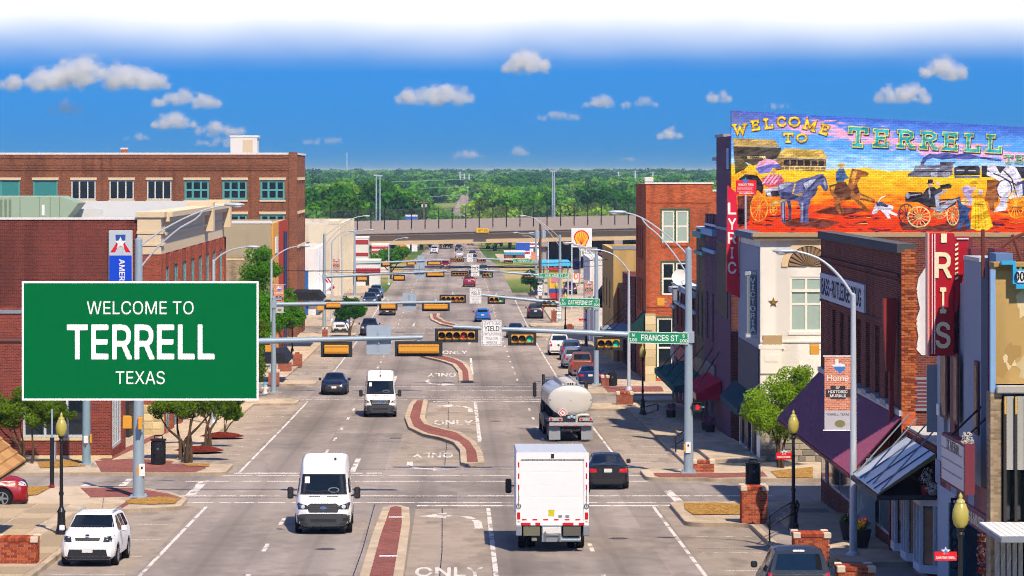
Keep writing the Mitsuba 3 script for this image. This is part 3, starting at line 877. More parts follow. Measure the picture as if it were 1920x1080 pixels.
def shell(t, x0, x1, y0, y1, z0, z1, kind, material='brick', front_holes=(), street=None, street_holes=(), roof_drop=.6, th=.35):
    """A building as walls round a roof: the front looks at the camera, the street side east or west."""
    add = brick if material == 'brick' else stucco
    add(t, 'wall', wall((x0, y0, z0), CAM, (0, 0, x1 - x0, z1 - z0), front_holes, th), kind, label=None)
    if street == EAST:
        add(t, 'wall', wall((x1, y0 + th, z0), EAST, (0, 0, y1 - y0 - th, z1 - z0), street_holes, th), kind)
        add(t, 'wall', bx(x0, x0 + th, y0 + th, y1, z0, z1), kind)
        add(t, 'wall', bx(x0 + th, x1 - th, y1 - th, y1, z0, z1), kind)
    else:
        add(t, 'wall', wall((x0, y1, z0), WEST, (0, 0, y1 - y0 - th, z1 - z0), street_holes, th), kind)
        add(t, 'wall', bx(x1 - th, x1, y0 + th, y1, z0, z1), kind)
        add(t, 'wall', bx(x0 + th, x1 - th, y1 - th, y1, z0, z1), kind)
    part(t, 'roof', bx(x0 + th, x1 - th, y0 + th, y1 - th, z1 - roof_drop - .2, z1 - roof_drop), ROOF)
    return t


# ---------------------------------------------------------------- left row
# the bank: low brick wing with the shop window, and the long main block behind it
t = thing('bank_wing', 'low dark red brick bank wing with a wide window, left of the corner oak', 'building')
z0, zt = G(161) - .1, wz(592, 161)
wu0, wu1, wv0, wv1 = wx(30, 161) + 31, wx(156, 161) + 31, wz(828, 161) - z0, wz(742, 161) - z0
shell(t, -31, -16.6, 163.5, 171, z0, zt, 'bank', front_holes=[(wu0, wv0, wu1, wv1)], street=EAST, street_holes=[(.5, .5, 5.3, 4.2)])
window(t, (-31, 163.5, z0), CAM, (wu0, wv0, wu1, wv1), mat('grey_frame', 'b8c2c8', .5), 'mat_glass', .12, .12, 3, 1, LIME)
window(t, (-16.6, 163.85, z0), EAST, (.5, .5, 5.3, 4.2), mat('grey_frame', 'b8c2c8', .5), 'mat_glass', .1, .14, 4, 1)
part(t, 'plinth', bx(-31.1, -16.52, 163.4, 163.497, z0, z0 + .32), LIME)
coping(t, -31, -16.6, 163.5, 163.85, zt, .16, STEEL_GREY)
t = thing('bank_building', 'long dark red brick bank with a cream cornice and brick pilasters along the street', 'building')
Y0, Y1, XF = 184.5, 234.0, -16.0
z0, zr, zc = G(200) - .8, wz(412, Y0), 10.58
brick(t, 'wall', bx(-60, XF - 1.28, Y0, Y0 + .4, z0, zr), 'darkred')
coping(t, -60, XF - 1.28, Y0, Y0 + .4, zr, .12)
part(t, 'roof', bx(-60, XF - .6, Y0 + .4, Y1, zr - .9, zr - .6), ROOF)
brick(t, 'pier', bx(XF - 1.27, XF, Y0 - .12, Y0 + 1.2, z0, 8.3), 'rust')
part(t, 'cornice', cat(bx(XF - 1.27, XF + .02, Y0 - .2, Y0 + 1.3, 8.3, 10.3), bx(XF - 1.35, XF + .2, Y0 - .34, Y0 + 1.4, 10.3, zc), bx(XF - 1.3, XF + .12, Y0 - .27, Y0 + 1.35, 9.4, 9.55), bx(XF - 1.3, XF + .12, Y0 - .27, Y0 + 1.35, 8.75, 8.86)), CREAM)
cn = [bx(XF - 1.0, XF + .02, Y0 + 1.3, Y1, 8.3, 9.3), bx(XF - 1.0, XF + .16, Y0 + 1.4, Y1, 9.3, 9.45), bx(XF - 1, XF + .05, Y0 + 1.4, Y1, 9.45, 10.05), bx(XF - 1, XF + .34, Y0 + 1.4, Y1, 10.05, 10.3), bx(XF - 1, XF + .5, Y0 + 1.4, Y1, 10.3, zc)]
for y in (Y0 + 31, Y1 - 2.2):
    cn.append(bx(XF - 1.1, XF + .58, y + .4, y + 1.8, 9.0, 10.85))
part(t, 'cornice', cat(*cn), CREAM)
for k in range(9):
    y = Y0 + .0 + 6.15 * k
    for dy in ((1.2,) if k == 0 else (-.75, .45)):
        brick(t, 'pilaster', bx(XF - .5, XF + .1, y + dy, y + dy + .8, z0, 8.29), 'rust')
    if k < 8:
        brick(t, 'spandrel', bx(XF - .5, XF - .03, y + 1.99, y + 5.4, 3.0, 4.3), 'rust')
        brick(t, 'spandrel', bx(XF - .5, XF - .02, y + 1.99, y + 5.4, 7.5, 8.29), 'rust')
        w_ = part(t, 'window', cat(*[bx(XF - .14, XF - .05, y + a, y + a + .12, z0 + .2, 7.5) for a in (2.0, 3.1, 4.25, 5.28)]), mat('teal_frame', '5f8f94', .5))
        part(w_, 'pane', bx(XF - .2, XF - .1, y + 2.0, y + 5.4, z0 + .2, 7.5), SHADEG)
bl = part(t, 'base', bx(XF - 1.4, XF + .06, Y0 - .3, Y0 + 1.4, z0, z0 + 2.9), LIME)
for r in range(5):
    for c in range(3):
        part(bl, 'stone', rbox(XF - 1.42 + c * .5, XF - .95 + c * .5, Y0 - .36, Y0 - .31, z0 + .75 + r * .43, z0 + 1.14 + r * .43, .02), mat(f'lime{(r + c) % 3}', ('cdb98a', 'dccb9e', 'c2ae7e')[(r + c) % 3], .9))
part(t, 'entrance', bx(-18.6, XF - 1.45, Y0 - 3.0, Y0 - .01, z0, wz(740, 184)), DARK)  # solid dark box standing in for the shaded doorway recess
# roof furniture: rear parapet, curb, air handler
for b_ in (bx(-27, XF - .4, Y1 - .5, Y1, zr - .9, 10.75), bx(-26.4, -20.4, 196, 196.3, 9.2, 10.62), bx(-20.39, -17.5, 193, 193.3, 9.2, 10.3)):
    part(t, 'parapet', b_, mat('pale_parapet', 'c9ccca', .7))
h = thing('air_handler', 'sage green rooftop air handler with louvres and a sloping hood on the bank roof', 'air conditioner')
SAGE = mat('sage', '93a88f', .5)
part(h, 'casing', rbox(-40, wx(112, 192), 192, 196.5, 9.1, wz(368, 192), .04), SAGE)
part(h, 'hood', hexa([(wx(112, 192) + .01, 192, 10.15), (wx(125, 192), 192, 10.15), (wx(125, 192), 196, 10.15), (wx(112, 192) + .01, 196, 10.15)], [(wx(112, 192) + .01, 192, wz(368, 192)), (wx(147, 192), 192, 11.0), (wx(147, 192), 196, 11.0), (wx(112, 192) + .01, 196, wz(368, 192))]), SAGE)
for x in (-26.2, -25.95, -25.7, -25.45, -25.2):
    part(h, 'louvre', bx(x, x + .12, 191.93, 191.99, 9.6, 11.2), mat('sage_dark', '6d806a', .6))
for x in (-24.6, -23.5, -22.9):
    part(h, 'seam', bx(x, x + .03, 191.97, 191.99, 9.2, 11.35), mat('sage_dark', '6d806a', .6))
part(h, 'hatch', bx(-23.35, -23.2, 191.94, 191.97, 10.3, 10.9), WHITE)
# the bank's hanging sign
s = thing('bank_sign', 'tall blue and grey bank sign with red letter and white star', 'sign')
sx0, sx1, sy = wx(203.5, Y0 - .4), wx(248, Y0 - .4), Y0 - .4
part(s, 'cabinet', rbox(sx0, sx1, sy + .05, sy + .33, 5.0, wz(432, sy), .03), mat('silver_panel', 'b9c3c6', .4))
part(s, 'blue_panel', bx(sx0 + .03, sx1 - .03, sy + .02, sy + .048, 5.02, wz(479, sy)), mat('sign_blue', '0b45c8', .4))
cx, cz = (sx0 + sx1) / 2, wz(457, sy)
u = (sx1 - sx0) / 44.5
A_ = Polygon([(-19, -16), (-10, -16), (-5, -5), (5, -5), (10, -16), (19, -16), (8.5, 0), (-8.5, 0)])
part(s, 'letter', facing(extr(shapely.affinity.scale(A_, u, u, origin=(0, 0)), .02), (cx, sy + .045, cz)), mat('flag_red', 'd01020', .5))
part(s, 'letter', facing(extr(shapely.affinity.scale(Polygon([(-8.5, 0.3), (8.5, .3), (9.5, 17), (-9.5, 17)]), u, u, origin=(0, 0)), .02), (cx, sy + .045, cz)), mat('flag_blue', '1c4f9c', .5))


def star(r, n=5, q=.42, rot=math.pi / 2):
    return Polygon([((r if i % 2 == 0 else r * q) * math.cos(rot + math.pi * i / n), (r if i % 2 == 0 else r * q) * math.sin(rot + math.pi * i / n)) for i in range(2 * n)])


part(s, 'star', facing(extr(star(12 * u), .012), (cx, sy + .022, cz + 1.5 * u)), WHITE)
vt = text('AMERICAN', 10.5 * u, .015, True)
part(s, 'lettering', facing((np.column_stack([vt[0][:, 1], -vt[0][:, 0], vt[0][:, 2]]), vt[1]), (cx + 3 * u, sy + .012, wz(486, sy) - np.ptp(vt[0][:, 0]) / 2)), WHITE)

# four-storey brick block at the third crossing
t = thing('brick_block', 'four-storey brown brick block with a row of top windows and a white roof edge', 'building')
Y0, XF = 345.0, -16.3
z0, zt = G(345) - .5, wz(290, 345)
cw = [-20, 14, 85, 156.5, 228, 298.5, 369, 440, 511]
rows_ = [(wz(374.5, Y0), wz(338, Y0)), (wz(438, Y0), wz(402, Y0)), (wz(502, Y0), wz(466, Y0))]
holes = []
for c in [-160, -90] + cw[0:1] + cw[1:]:
    for a, b in rows_:
        holes.append((wx(c - 23, Y0) + 80, a - z0, wx(c + 23, Y0) + 80, b - z0))
sh = [(2.5 + 3.6 * q, a - z0, 4.1 + 3.6 * q, b - z0) for q in range(5) for a, b in rows_]
shell(t, -80, XF, Y0, 366, z0, zt, 'brown', front_holes=holes, street=EAST, street_holes=sh, roof_drop=1.0)
coping(t, -80, XF, Y0, Y0 + .4, zt, .2)
coping(t, XF - .4, XF, Y0 + .5, 366, zt, .2)
for zz, d in ((12.9, .12), (13.15, .2), (13.4, .1), (14.1, .1)):
    brick(t, 'band', bx(-80, XF - .72, Y0 - d, Y0 - .003, zz, zz + .2), 'brown')
brick(t, 'corner_pier', bx(XF - .7, XF + .12, Y0 - .22, Y0 - .003, z0, zt + .25), 'brown')
brick(t, 'corner_pier', bx(XF + .003, XF + .12, Y0, Y0 + 1.0, z0, zt + .25), 'brown')
OLDW = mat('window_white', 'c8ccc8', .6)
for r, (a, b) in enumerate(rows_):
    for c in [-90] + cw:
        h_ = (wx(c - 23, Y0) + 80, a - z0, wx(c + 23, Y0) + 80, b - z0)
        board = c < 100 and r == 0
        w_ = window(t, (-80, Y0, z0), CAM, h_, TEAL if (board or c > 330) else OLDW, TEALB if board else 'mat_glass', .12, .13 if c < 330 else .2, 3 if not board else 1, 1 if c < 330 else 2)
        part(w_, 'lintel', bx(wx(c - 25, Y0), wx(c + 25, Y0), Y0 - .1, Y0 - .004, b + .02, b + .28), CREAM)
        part(w_, 'sill', bx(wx(c - 24.5, Y0), wx(c + 24.5, Y0), Y0 - .14, Y0 - .004, a - .2, a - .02), CREAM)
for q in range(5):
    for a, b in rows_:
        w_ = window(t, (XF, Y0 + .35, z0), EAST, (2.5 + 3.6 * q, a - z0, 4.1 + 3.6 * q, b - z0), OLDW, 'mat_glass', .1, .12, 2, 2)
        part(w_, 'lintel', bx(XF + .004, XF + .1, Y0 + 2.7 + 3.6 * q, Y0 + 4.6 + 3.6 * q, b, b + .28), CREAM)
p_ = thing('roof_hut', 'white flat-roofed hut on top of the four-storey brick block', 'roof hut')
part(p_, 'wall', bx(wx(432, 352), wx(482, 352), 352, 355, zt - 1, wz(258, 352)), COPING)
part(p_, 'roof', rbox(wx(430.5, 352), wx(484.5, 352), 351.9, 355.1, wz(258, 352), wz(254, 352), .03), WHITE)
part(p_, 'door', bx(wx(455, 352), wx(474, 352), 351.95, 351.99, zt - .6, wz(262, 352)), CREAM)
c_ = thing('chimney', 'short brick chimney on the roof of the four-storey block', 'chimney')
brick(c_, 'stack', bx(wx(227, 348), wx(238, 348), 348, 348.6, zt - 1, wz(280, 348)), 'orange')
part(c_, 'cap', bx(wx(226, 348), wx(239, 348), 347.95, 348.65, wz(280, 348), wz(277, 348)), COPING)

# olive building and its low neighbour
t = thing('olive_building', 'olive stucco building with orange and red street front, between bank and tall brick block', 'building')
z0, zt = G(297) - .3, wz(419, 297)
shell(t, -40, -16.2, 297, 322, z0, zt, 'olive', 'stucco', street=EAST, street_holes=[(8, 5.2, 9.2, 8.4), (12, 5.2, 13.2, 8.4)])
coping(t, -40, -16.2, 297, 297.35, zt, .22)
part(t, 'facade', bx(-16.19, -16.0, 297.2, 306, z0, zt), mat('sand_facade', 'd09a48', .8))
part(t, 'facade', bx(-16.19, -16.0, 306, 322, z0, zt), mat('brick_red_facade', 'a83a20', .8))
part(t, 'facade_sign', bx(-15.99, -15.9, 300, 303.5, 5.6, 7.0), WHITE)
part(t, 'pipe', tube([(-15.85, 315, z0), (-15.85, 315, zt - 1)], .18, 8), mat('blue_pipe', '203a66', .5))
t = thing('brick_shed', 'low buff brick building behind the leafy street trees', 'building')
shell(t, -40, wx(457, 285), 285, 296.5, G(285) - .3, wz(488, 285), 'buff', street=EAST)
coping(t, -40, wx(457, 285), 285, 285.35, wz(488, 285), .12, LIME)

# far buildings on the left
t = thing('beige_store', 'plain beige store with pilasters along the street and a raised corner parapet', 'building')
z0, zt = G(470) - .3, wz(421, 470)
shell(t, -34, -16.3, 470, 529, z0, zt, 'beige', 'stucco', front_holes=[(wx(573, 470) + 34, wz(475, 470) - z0, wx(581.5, 470) + 34, wz(453, 470) - z0)], street=EAST, street_holes=[(3 + 7 * q, 1.0, 6.5 + 7 * q, 3.6) for q in range(8)])
window(t, (-34, 470, z0), CAM, (wx(573, 470) + 34, wz(475, 470) - z0, wx(581.5, 470) + 34, wz(453, 470) - z0), OLDW, 'mat_glass', .1, .08)
stucco(t, 'parapet', bx(wx(615, 470), -16.28, 469.9, 480, zt, zt + .55), 'beige')
for q in range(9):
    stucco(t, 'pilaster', bx(-16.29, -15.9, 471 + 7 * q, 472 + 7 * q, z0, zt + .1), 'beige')
for q in range(8):
    window(t, (-16.3, 470.35, z0), EAST, (3 + 7 * q, 1.0, 6.5 + 7 * q, 3.6), OLDW, 'mat_glass', .1, .12, 3)
t = thing('white_shop', 'low white shop with a blue door and a white canopy over the left pavement', 'building')
z0 = G(400) - .3
shell(t, -30, wx(592, 402), 402, 430, z0, wz(466, 402), 'white', 'stucco', front_holes=[], street=EAST, street_holes=[(1.5, .2, 3, 3), (5, .5, 9, 3.2), (11, .5, 16, 3.2)])
window(t, (wx(592, 402), 402.35, z0), EAST, (1.5, .2, 3, 3), mat('door_blue', '1d5fa8', .5), 'mat_glass', .1, .3, name='door')
for a, b in ((5, 9), (11, 16)):
    window(t, (wx(592, 402), 402.35, z0), EAST, (a, .5, b, 3.2), OLDW, 'mat_glass', .1, .12, 3)
part(t, 'door_panel', bx(wx(570, 402), wx(578, 402), 401.9, 401.98, z0, wz(507, 402)), mat('door_blue', '1d5fa8', .5))
part(t, 'canopy', bx(wx(583, 402), wx(612, 402), 400, 428, wz(548, 402), wz(544, 402)), WHITE)
for q in range(4):
    part(t, 'tie_rod', tube([(wx(594, 402), 404 + 6 * q, wz(515, 402)), (wx(613, 402), 404 + 6 * q, wz(543, 402))], .06, 5), WHITE)
a_ = thing('red_awning', 'red striped awning beyond the white canopy on the left pavement', 'awning')
part(a_, 'cloth', hexa([(wx(590, 440), 440, wz(545, 440)), (wx(622, 440), 440, wz(545, 440)), (wx(622, 440), 452, wz(545, 440)), (wx(590, 440), 452, wz(545, 440))], [(wx(590, 440), 440, wz(518, 440)), (wx(606, 440), 440, wz(518, 440)), (wx(606, 440), 452, wz(518, 440)), (wx(590, 440), 452, wz(518, 440))]), mat('awning_red', 'b0182c', .8))
part(a_, 'valance', bx(wx(590, 440), wx(622, 440), 439.9, 439.98, wz(551, 440), wz(545, 440)), WHITE)
for nm, lb, px0, px1, py0, py1, Y, colr in (('black_awning', 'black flat awning over the left pavement behind the banner', 548, 606, 548, 562, 318, '16181c'), ('dark_awning', 'dark awning low over the left pavement by the acorn lamps', 485, 541, 662, 680, 251, '1a1c24')):
    a_ = thing(nm, lb, 'awning')
    part(a_, 'cloth', hexa([(wx(px0, Y), Y, wz(py1, Y)), (wx(px1, Y), Y, wz(py1, Y)), (wx(px1, Y), Y + 8, wz(py1, Y)), (wx(px0, Y), Y + 8, wz(py1, Y))], [(wx(px0, Y), Y, wz(py0, Y)), (wx(px1 - 12, Y), Y, wz(py0, Y)), (wx(px1 - 12, Y), Y + 8, wz(py0, Y)), (wx(px0, Y), Y + 8, wz(py0, Y))]), mat(nm, colr, .8))
    part(a_, 'valance', bx(wx(px0, Y), wx(px1, Y), Y - .08, Y - .01, wz(py1 + 2, Y), wz(py1, Y)), mat('valance_dark', '2a2c30', .8))
# the far shops by the flyover
def sign_shop(label, px0, px1, py0, py1, Y, wallc, bands, name='roadside_shop'):
    t = thing(name, label, 'shop')
    z0 = G(Y) - .2
    part(t, 'wall', bx(wx(px0, Y), wx(px1, Y), Y, Y + 8, z0, wz(py0, Y)), mat('shop_' + wallc, wallc, .7))
    for q, (a, b, c) in enumerate(bands):
        part(t, 'band', bx(wx(px0, Y) - .06, wx(px1, Y) + .06, Y - .12, Y - .02, wz(b, Y), wz(a, Y)), mat('shop_' + c, c, .6))
    part(t, 'door', bx(wx(px0 + (px1 - px0) * .4, Y), wx(px0 + (px1 - px0) * .55, Y), Y - .08, Y - .01, z0, z0 + 2.3), 'mat_glass')
    part(t, 'roof', bx(wx(px0, Y) - .1, wx(px1, Y) + .1, Y - .1, Y + 8.1, wz(py0, Y), wz(py0, Y) + .2), COPING)
    return t


sign_shop('white shop with dark red bands just left of the flyover end', 658, 690, 447, 505, 560, 'd9d5cc', [(450, 458, '9c2a26'), (474, 480, '9c2a26'), (488, 497, '9c2a26')])
sign_shop('low shop with red and white stripes under the flyover', 697, 728, 460, 500, 610, 'd8d2c8', [(462, 466, 'b02a30'), (470, 474, 'b02a30'), (482, 500, '8f2a2a')])
sign_shop('small shop with yellow and orange panels under the flyover', 744, 761, 459, 478, 700, 'd8922c', [(463, 466, '7a2c1c'), (470, 472, 'e2c040')])
sign_shop('low white and green filling station on the left verge', 668, 712, 490, 520, 520, 'd6d8d4', [(492, 495, '2a6a5a'), (503, 512, '9a2030')])
sign_shop('white and blue vehicle yard office right of the far road', 968, 993, 452, 478, 760, 'e0e4e8', [(455, 470, '1f4fb0'), (472, 476, 'c02a2a')])
sign_shop('low blue-roofed stall right of the far road', 946, 984, 473, 492, 700, '8a4a3a', [(473, 478, '3a9ac8'), (484, 489, 'd8c048')])
sign_shop('white and red motorhome depot right of the far road, behind the blue-roofed stall', 992, 1012, 452, 470, 790, 'e4e4e4', [(456, 459, 'b04030'), (463, 466, '506080')])
sign_shop('cream shop with green fascia left of the far road', 628, 656, 486, 512, 600, 'd8c8a4', [(489, 494, '3a6a4a')])
sign_shop('grey shed behind the flyover rail', 716, 760, 397, 420, 900, '8d8078', [(397, 403, '9a8c84')], 'roadside_shed')
sign_shop('blue and white kiosk behind the flyover rail', 760, 782, 405, 420, 880, 'e8e8e8', [(406, 412, '2a62c8')], 'roadside_shed')

# the flyover
t = thing('flyover', 'long concrete flyover with a fenced parapet crossing the street', 'bridge')
YB = 640.0
xa, xb = wx(330, YB), wx(1420, YB)


def zb(px, base):                                   # the deck climbs gently to the right
    return wz(base - (px - 575) * (13.0 / 615), YB)


def deck(dy0, dy1, top, bot):
    a, b = 330, 1420
    return hexa([(xa, YB + dy0, zb(a, bot)), (xb, YB + dy0, zb(b, bot)), (xb, YB + dy1, zb(b, bot)), (xa, YB + dy1, zb(a, bot))], [(xa, YB + dy0, zb(a, top)), (xb, YB + dy0, zb(b, top)), (xb, YB + dy1, zb(b, top)), (xa, YB + dy1, zb(a, top))])


CONC = mat('bridge_concrete', 'a2968e', .9)
CONC2 = mat('girder_concrete', 'c9ae86', .9)
part(t, 'parapet', deck(0, .4, 418, 441), CONC)
part(t, 'parapet', deck(13, 13.4, 418, 441), CONC)
part(t, 'deck', deck(.4, 13, 437, 445), CONC)
part(t, 'girder', deck(1.5, 2.2, 445.3, 463), CONC2)
part(t, 'girder', deck(11, 11.8, 449, 463), CONC2)
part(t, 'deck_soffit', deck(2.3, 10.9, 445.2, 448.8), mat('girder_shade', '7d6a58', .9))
rail = []
px = 340
while px < 1410:
    x, zt = wx(px, YB), zb(px, 395)
    part(t, 'fence_post', bx(x - .09, x + .09, YB - .16, YB - .03, zb(px, 433), zt), BLACK)
    px += 25.4
wires = []
for q in range(9):
    wires.append(tube([(xa, YB + .1, zb(330, 396 + 2.6 * q)), (xb, YB + .1, zb(1420, 396 + 2.6 * q))], .012 if q else .035, 4))
v = []
for px in np.arange(335, 1415, 1.55):
    x = wx(px, YB)
    v.append(bx(x - .011, x + .011, YB + .09, YB + .11, zb(px, 417), zb(px, 396)))
part(t, 'mesh_panel', cat(*wires, *v), mat('mesh_wire', '4a5450', .6), kind='stuff')
for px in (600, 706, 1020, 1160, 1250):
    for dy in (2.5, 10.5):
        if 760 < px < 960:
            continue
        part(t, 'column', tube([(wx(px, YB), YB + dy, G(YB) - .5), (wx(px, YB), YB + dy, zb(px, 463))], .55, 12), CONC)
    part(t, 'pier_cap', bx(wx(px, YB) - .8, wx(px, YB) + .8, YB + .9, YB + 12.4, zb(px, 472), zb(px, 463)), CONC)
part(t, 'abutment', bx(wx(1016, YB), wx(1420, YB), YB + 11.9, YB + 13, G(YB) - .5, zb(1016, 463)), mat('abutment', '55504c', .9))
s = thing('clearance_sign', 'yellow low clearance sign on the flyover girder', 'sign')
part(s, 'plate', bx(wx(893, YB), wx(916.5, YB), YB - .3, YB - .24, wz(436, YB), wz(428, YB)), mat('sign_yellow', 'e8b400', .5))
part(s, 'lettering', facing(text('16FT 0IN', .42, .02, True, 1.8), (wx(904.7, YB), YB - .3, wz(432, YB))), DARK)
part(s, 'bracket', cat(bx(wx(895, YB), wx(896, YB), YB - .24, YB, wz(434, YB), wz(430, YB)), bx(wx(914, YB), wx(915, YB), YB - .24, YB, wz(434, YB), wz(430, YB))), BLACK)
for px, top, Y in ((705.5, 330, 641), (712.5, 331, 653), (1036, 322, 641), (1039.5, 322, 653)):
    k = thing('tall_light_pole', 'tall slim light pole rising from the flyover deck', 'light pole', 'light poles on the flyover')
    part(k, 'pole', tube([(wx(px, Y), Y, zb(px, 440)), (wx(px, Y), Y, wz(top, Y))], [.2, .12], 8), GALV)
    part(k, 'lamp_head', rbox(wx(px, Y) - .5, wx(px, Y) + .5, Y - .2, Y + .2, wz(top, Y), wz(top, Y) + .22, .05), GALV2)
# far pylons and poles
for px, top, bot, Y in ((862.5, 322, 378, 2600), (870.5, 326, 378, 2640), (879.5, 326, 380, 2680), (1159.5, 322, 356, 2900), (1191, 320, 370, 2500), (650.5, 285, 348, 5200), (1224, 322, 360, 2900)):
    k = thing('steel_pylon', 'pale slender power pylon above the far woods', 'pylon', 'pylons above the far woods')
    part(k, 'mast', tube([(wx(px, Y), Y, G(Y)), (wx(px, Y), Y, wz(top, Y))], [.9, .5], 6), mat('pylon', 'b4c6d0', .6))
    part(k, 'cross_arm', cat(*[bx(wx(px, Y) - 2.2, wx(px, Y) + 2.2, Y - .2, Y + .2, wz(top + d, Y) - .2, wz(top + d, Y)) for d in (2, 7)]), mat('pylon', 'b4c6d0', .6))
for px, top, Y in ((777, 372, 900), (649, 395, 830), (795, 375, 860), (903, 372, 980)):
    k = thing('utility_pole', 'wooden utility pole with a cross arm beyond the flyover', 'utility pole', 'utility poles beyond the flyover')
    part(k, 'pole', tube([(wx(px, Y), Y, G(Y)), (wx(px, Y), Y, wz(top, Y))], .16, 6), mat('pole_wood', '8a6a4a', .9))
    part(k, 'cross_arm', bx(wx(px, Y) - 1.2, wx(px, Y) + 1.2, Y - .08, Y + .08, wz(top, Y) - .7, wz(top, Y) - .5), mat('pole_wood', '8a6a4a', .9))
    part(k, 'transformer', cat(*[lathe([(.01, 0), (.25, 0), (.25, .8), (.01, .8)], 8, (wx(px, Y) + d, Y - .3, wz(top, Y) - 1.8)) for d in (-.5, .5)]), GALV2)
for y0, sag in ((336, 3), (350, 5), (366, 4)):
    k = thing('power_line', f'thin power line sagging over the woods, {("topmost", "middle", "lowest")[(336, 350, 366).index(y0)]} of three', 'cable')
    part(k, 'wire', tube([(wx(x, 1500), 1500, wz(y0 + (1 - ((x - 780) / 220) ** 2) * 0 + (870 - x) * .04, 1500)) for x in np.linspace(735, 870, 9)], .09, 4), mat('wire', 'a8c0a8', .6))
# ---------------------------------------------------------------- right row
PLUM = mat('plum_paint', '5c2a38', .7)
MAROON = mat('maroon_paint', '6d2430', .6)
SLATE = mat('slate_paint', '8c96a4', .7)
NAVY = mat('navy_paint', '243650', .6)
SIGNRED = mat('sign_red', 'a80c1c', .35, 0, .5, .3)
BONE = mat('bone_letter', 'e8dfb4', .5)

# the old drugstore with the purple awning
t = thing('drugstore', 'two-storey dark brick drugstore with a faded painted sign and tall narrow windows', 'building')
YA, YZ, XF = 111.0, 136.0, 14.5
z0, zt = G(125) - 1, 10.1
win = [131.3, 128.6, 125.9, 123.2, 120.5, 117.8, 115.1]
sholes = [(YZ - y - .62, 5.1 - z0, YZ - y + .62, 7.45 - z0) for y in win]
shell(t, XF, 42, YA, YZ, z0, zt, 'maroon', street=WEST, street_holes=sholes, roof_drop=1.0)
for h_ in sholes:
    w_ = window(t, (XF, YZ, z0), WEST, h_, mat('dusty_white', 'aab0b4', .7), SHADEG, .2, .1, 2, 1)
    part(w_, 'sill', bx(XF - .16, XF - .003, YZ - h_[2] - .12, YZ - h_[0] + .12, 4.9, 5.09), STEEL_GREY)
part(t, 'coping', bx(XF - .12, XF + .5, YA + .6, YZ + .1, zt, zt + .3), mat('dark_coping', '4a4c4e', .9))
for zz, d in ((9.3, .1), (9.1, .05), (7.62, .06)):
    brick(t, 'band', bx(XF - d, XF - .003, YA + .7, YZ, zz, zz + .1), 'maroon')
brick(t, 'corner_pier', bx(XF - .06, XF + .4, YA - .1, YA - .003, 4, zt + .05), 'orange')
# bricks left ragged where the neighbour's wall was pulled off
pv = [mat(f'old_brick{q}', c, .9, 0, .2) for q, c in enumerate(('a85c34', '8f4a2a', 'b46a3e', '7a4028'))]
rb = np.random.default_rng(3)
pier = [k for k in scene if k.startswith('drugstore__corner_pier')][0]
for r in range(64):
    z = 5.0 + r * .082
    x = XF - .06 + (r % 2) * .1
    while x < XF + .2 + .16 * rb.random():
        part(pier, 'brick', bx(x, x + .2, YA - .13 - .012 * rb.random(), YA - .101, z, z + .07), pv[int(rb.integers(4))])
        x += .212
pl = Polygon([(.42, 7.0), (.5, 7.4), (.41, 7.9), (.55, 8.3), (.43, 8.9), (.5, 9.3), (.8, 9.75), (3.5, 9.9), (3.5, 6.7), (.6, 6.8)])
stucco(t, 'plaster', facing(extr(pl, .04), (XF, YA - .002, 0)), 'white')
part(t, 'louvre_frame', bx(wx(1700, YA), wx(1749, YA), YA - .09, YA - .02, wz(770, YA), wz(707, YA)), STEEL_GREY)
for q in range(8):
    part(t, 'louvre', bx(wx(1703, YA), wx(1746, YA), YA - .12, YA - .092, wz(764 - 7 * q, YA), wz(764 - 7 * q, YA) + .06), MAROON)
part(t, 'downpipe', cat(bx(XF - .5, XF - .07, 112.0, 112.4, 7.9, 8.6), hexa([(XF - .4, 112.05, 6.2), (XF - .15, 112.05, 6.2), (XF - .15, 112.35, 6.2), (XF - .4, 112.35, 6.2)], [(XF - .5, 112, 7.9), (XF - .07, 112, 7.9), (XF - .07, 112.4, 7.9), (XF - .5, 112.4, 7.9)]), bx(XF - .3, XF - .16, 112.1, 112.3, .2, 6.2)), mat('pipe_red', '8a2420', .6))
for y, a in ((134.5, 1.0), (131, 2.3), (127, 2.3), (123, 1.2), (119, 2.3), (115, 2.3)):
    w_ = part(t, 'shop_window', bx(XF - .06, XF - .003, y - a, y + a * .6, .6, 2.9), mat('dusty_white', 'aab0b4', .7))
    part(w_, 'pane', bx(XF - .09, XF - .063, y - a + .1, y + a * .6 - .1, .72, 2.8), 'mat_glass')
s = thing('painted_sign', 'faded white painted drugstore sign board high on the dark brick wall', 'sign')
part(s, 'board', bx(XF - .08, XF - .004, 121.0, 135.6, 7.75, 8.75), mat('faded_white', 'b9bcc0', .9))
part(s, 'lettering', facing(text('BASS-RUTLEDGE DRUG', .62, .012, True, 13.2), (XF - .08, 128.4, 8.25), WEST), mat('faded_ink', '2c3440', .9))
a_ = thing('purple_awning', 'big purple ribbed metal awning over the pavement below the drugstore windows', 'awning')
PUR = mat('purple_metal', '601a34', .45, .1)
x0, x1, zl, zh = 12.78, 14.46, 2.9, 4.78
part(a_, 'sheet', hexa([(x0, 110.9, zl), (x1, 110.9, zh), (x1, 136, zh), (x0, 136, zl)], [(x0 - .01, 110.9, zl + .03), (x1, 110.9, zh + .03), (x1, 136, zh + .03), (x0 - .01, 136, zl + .03)]), PUR)
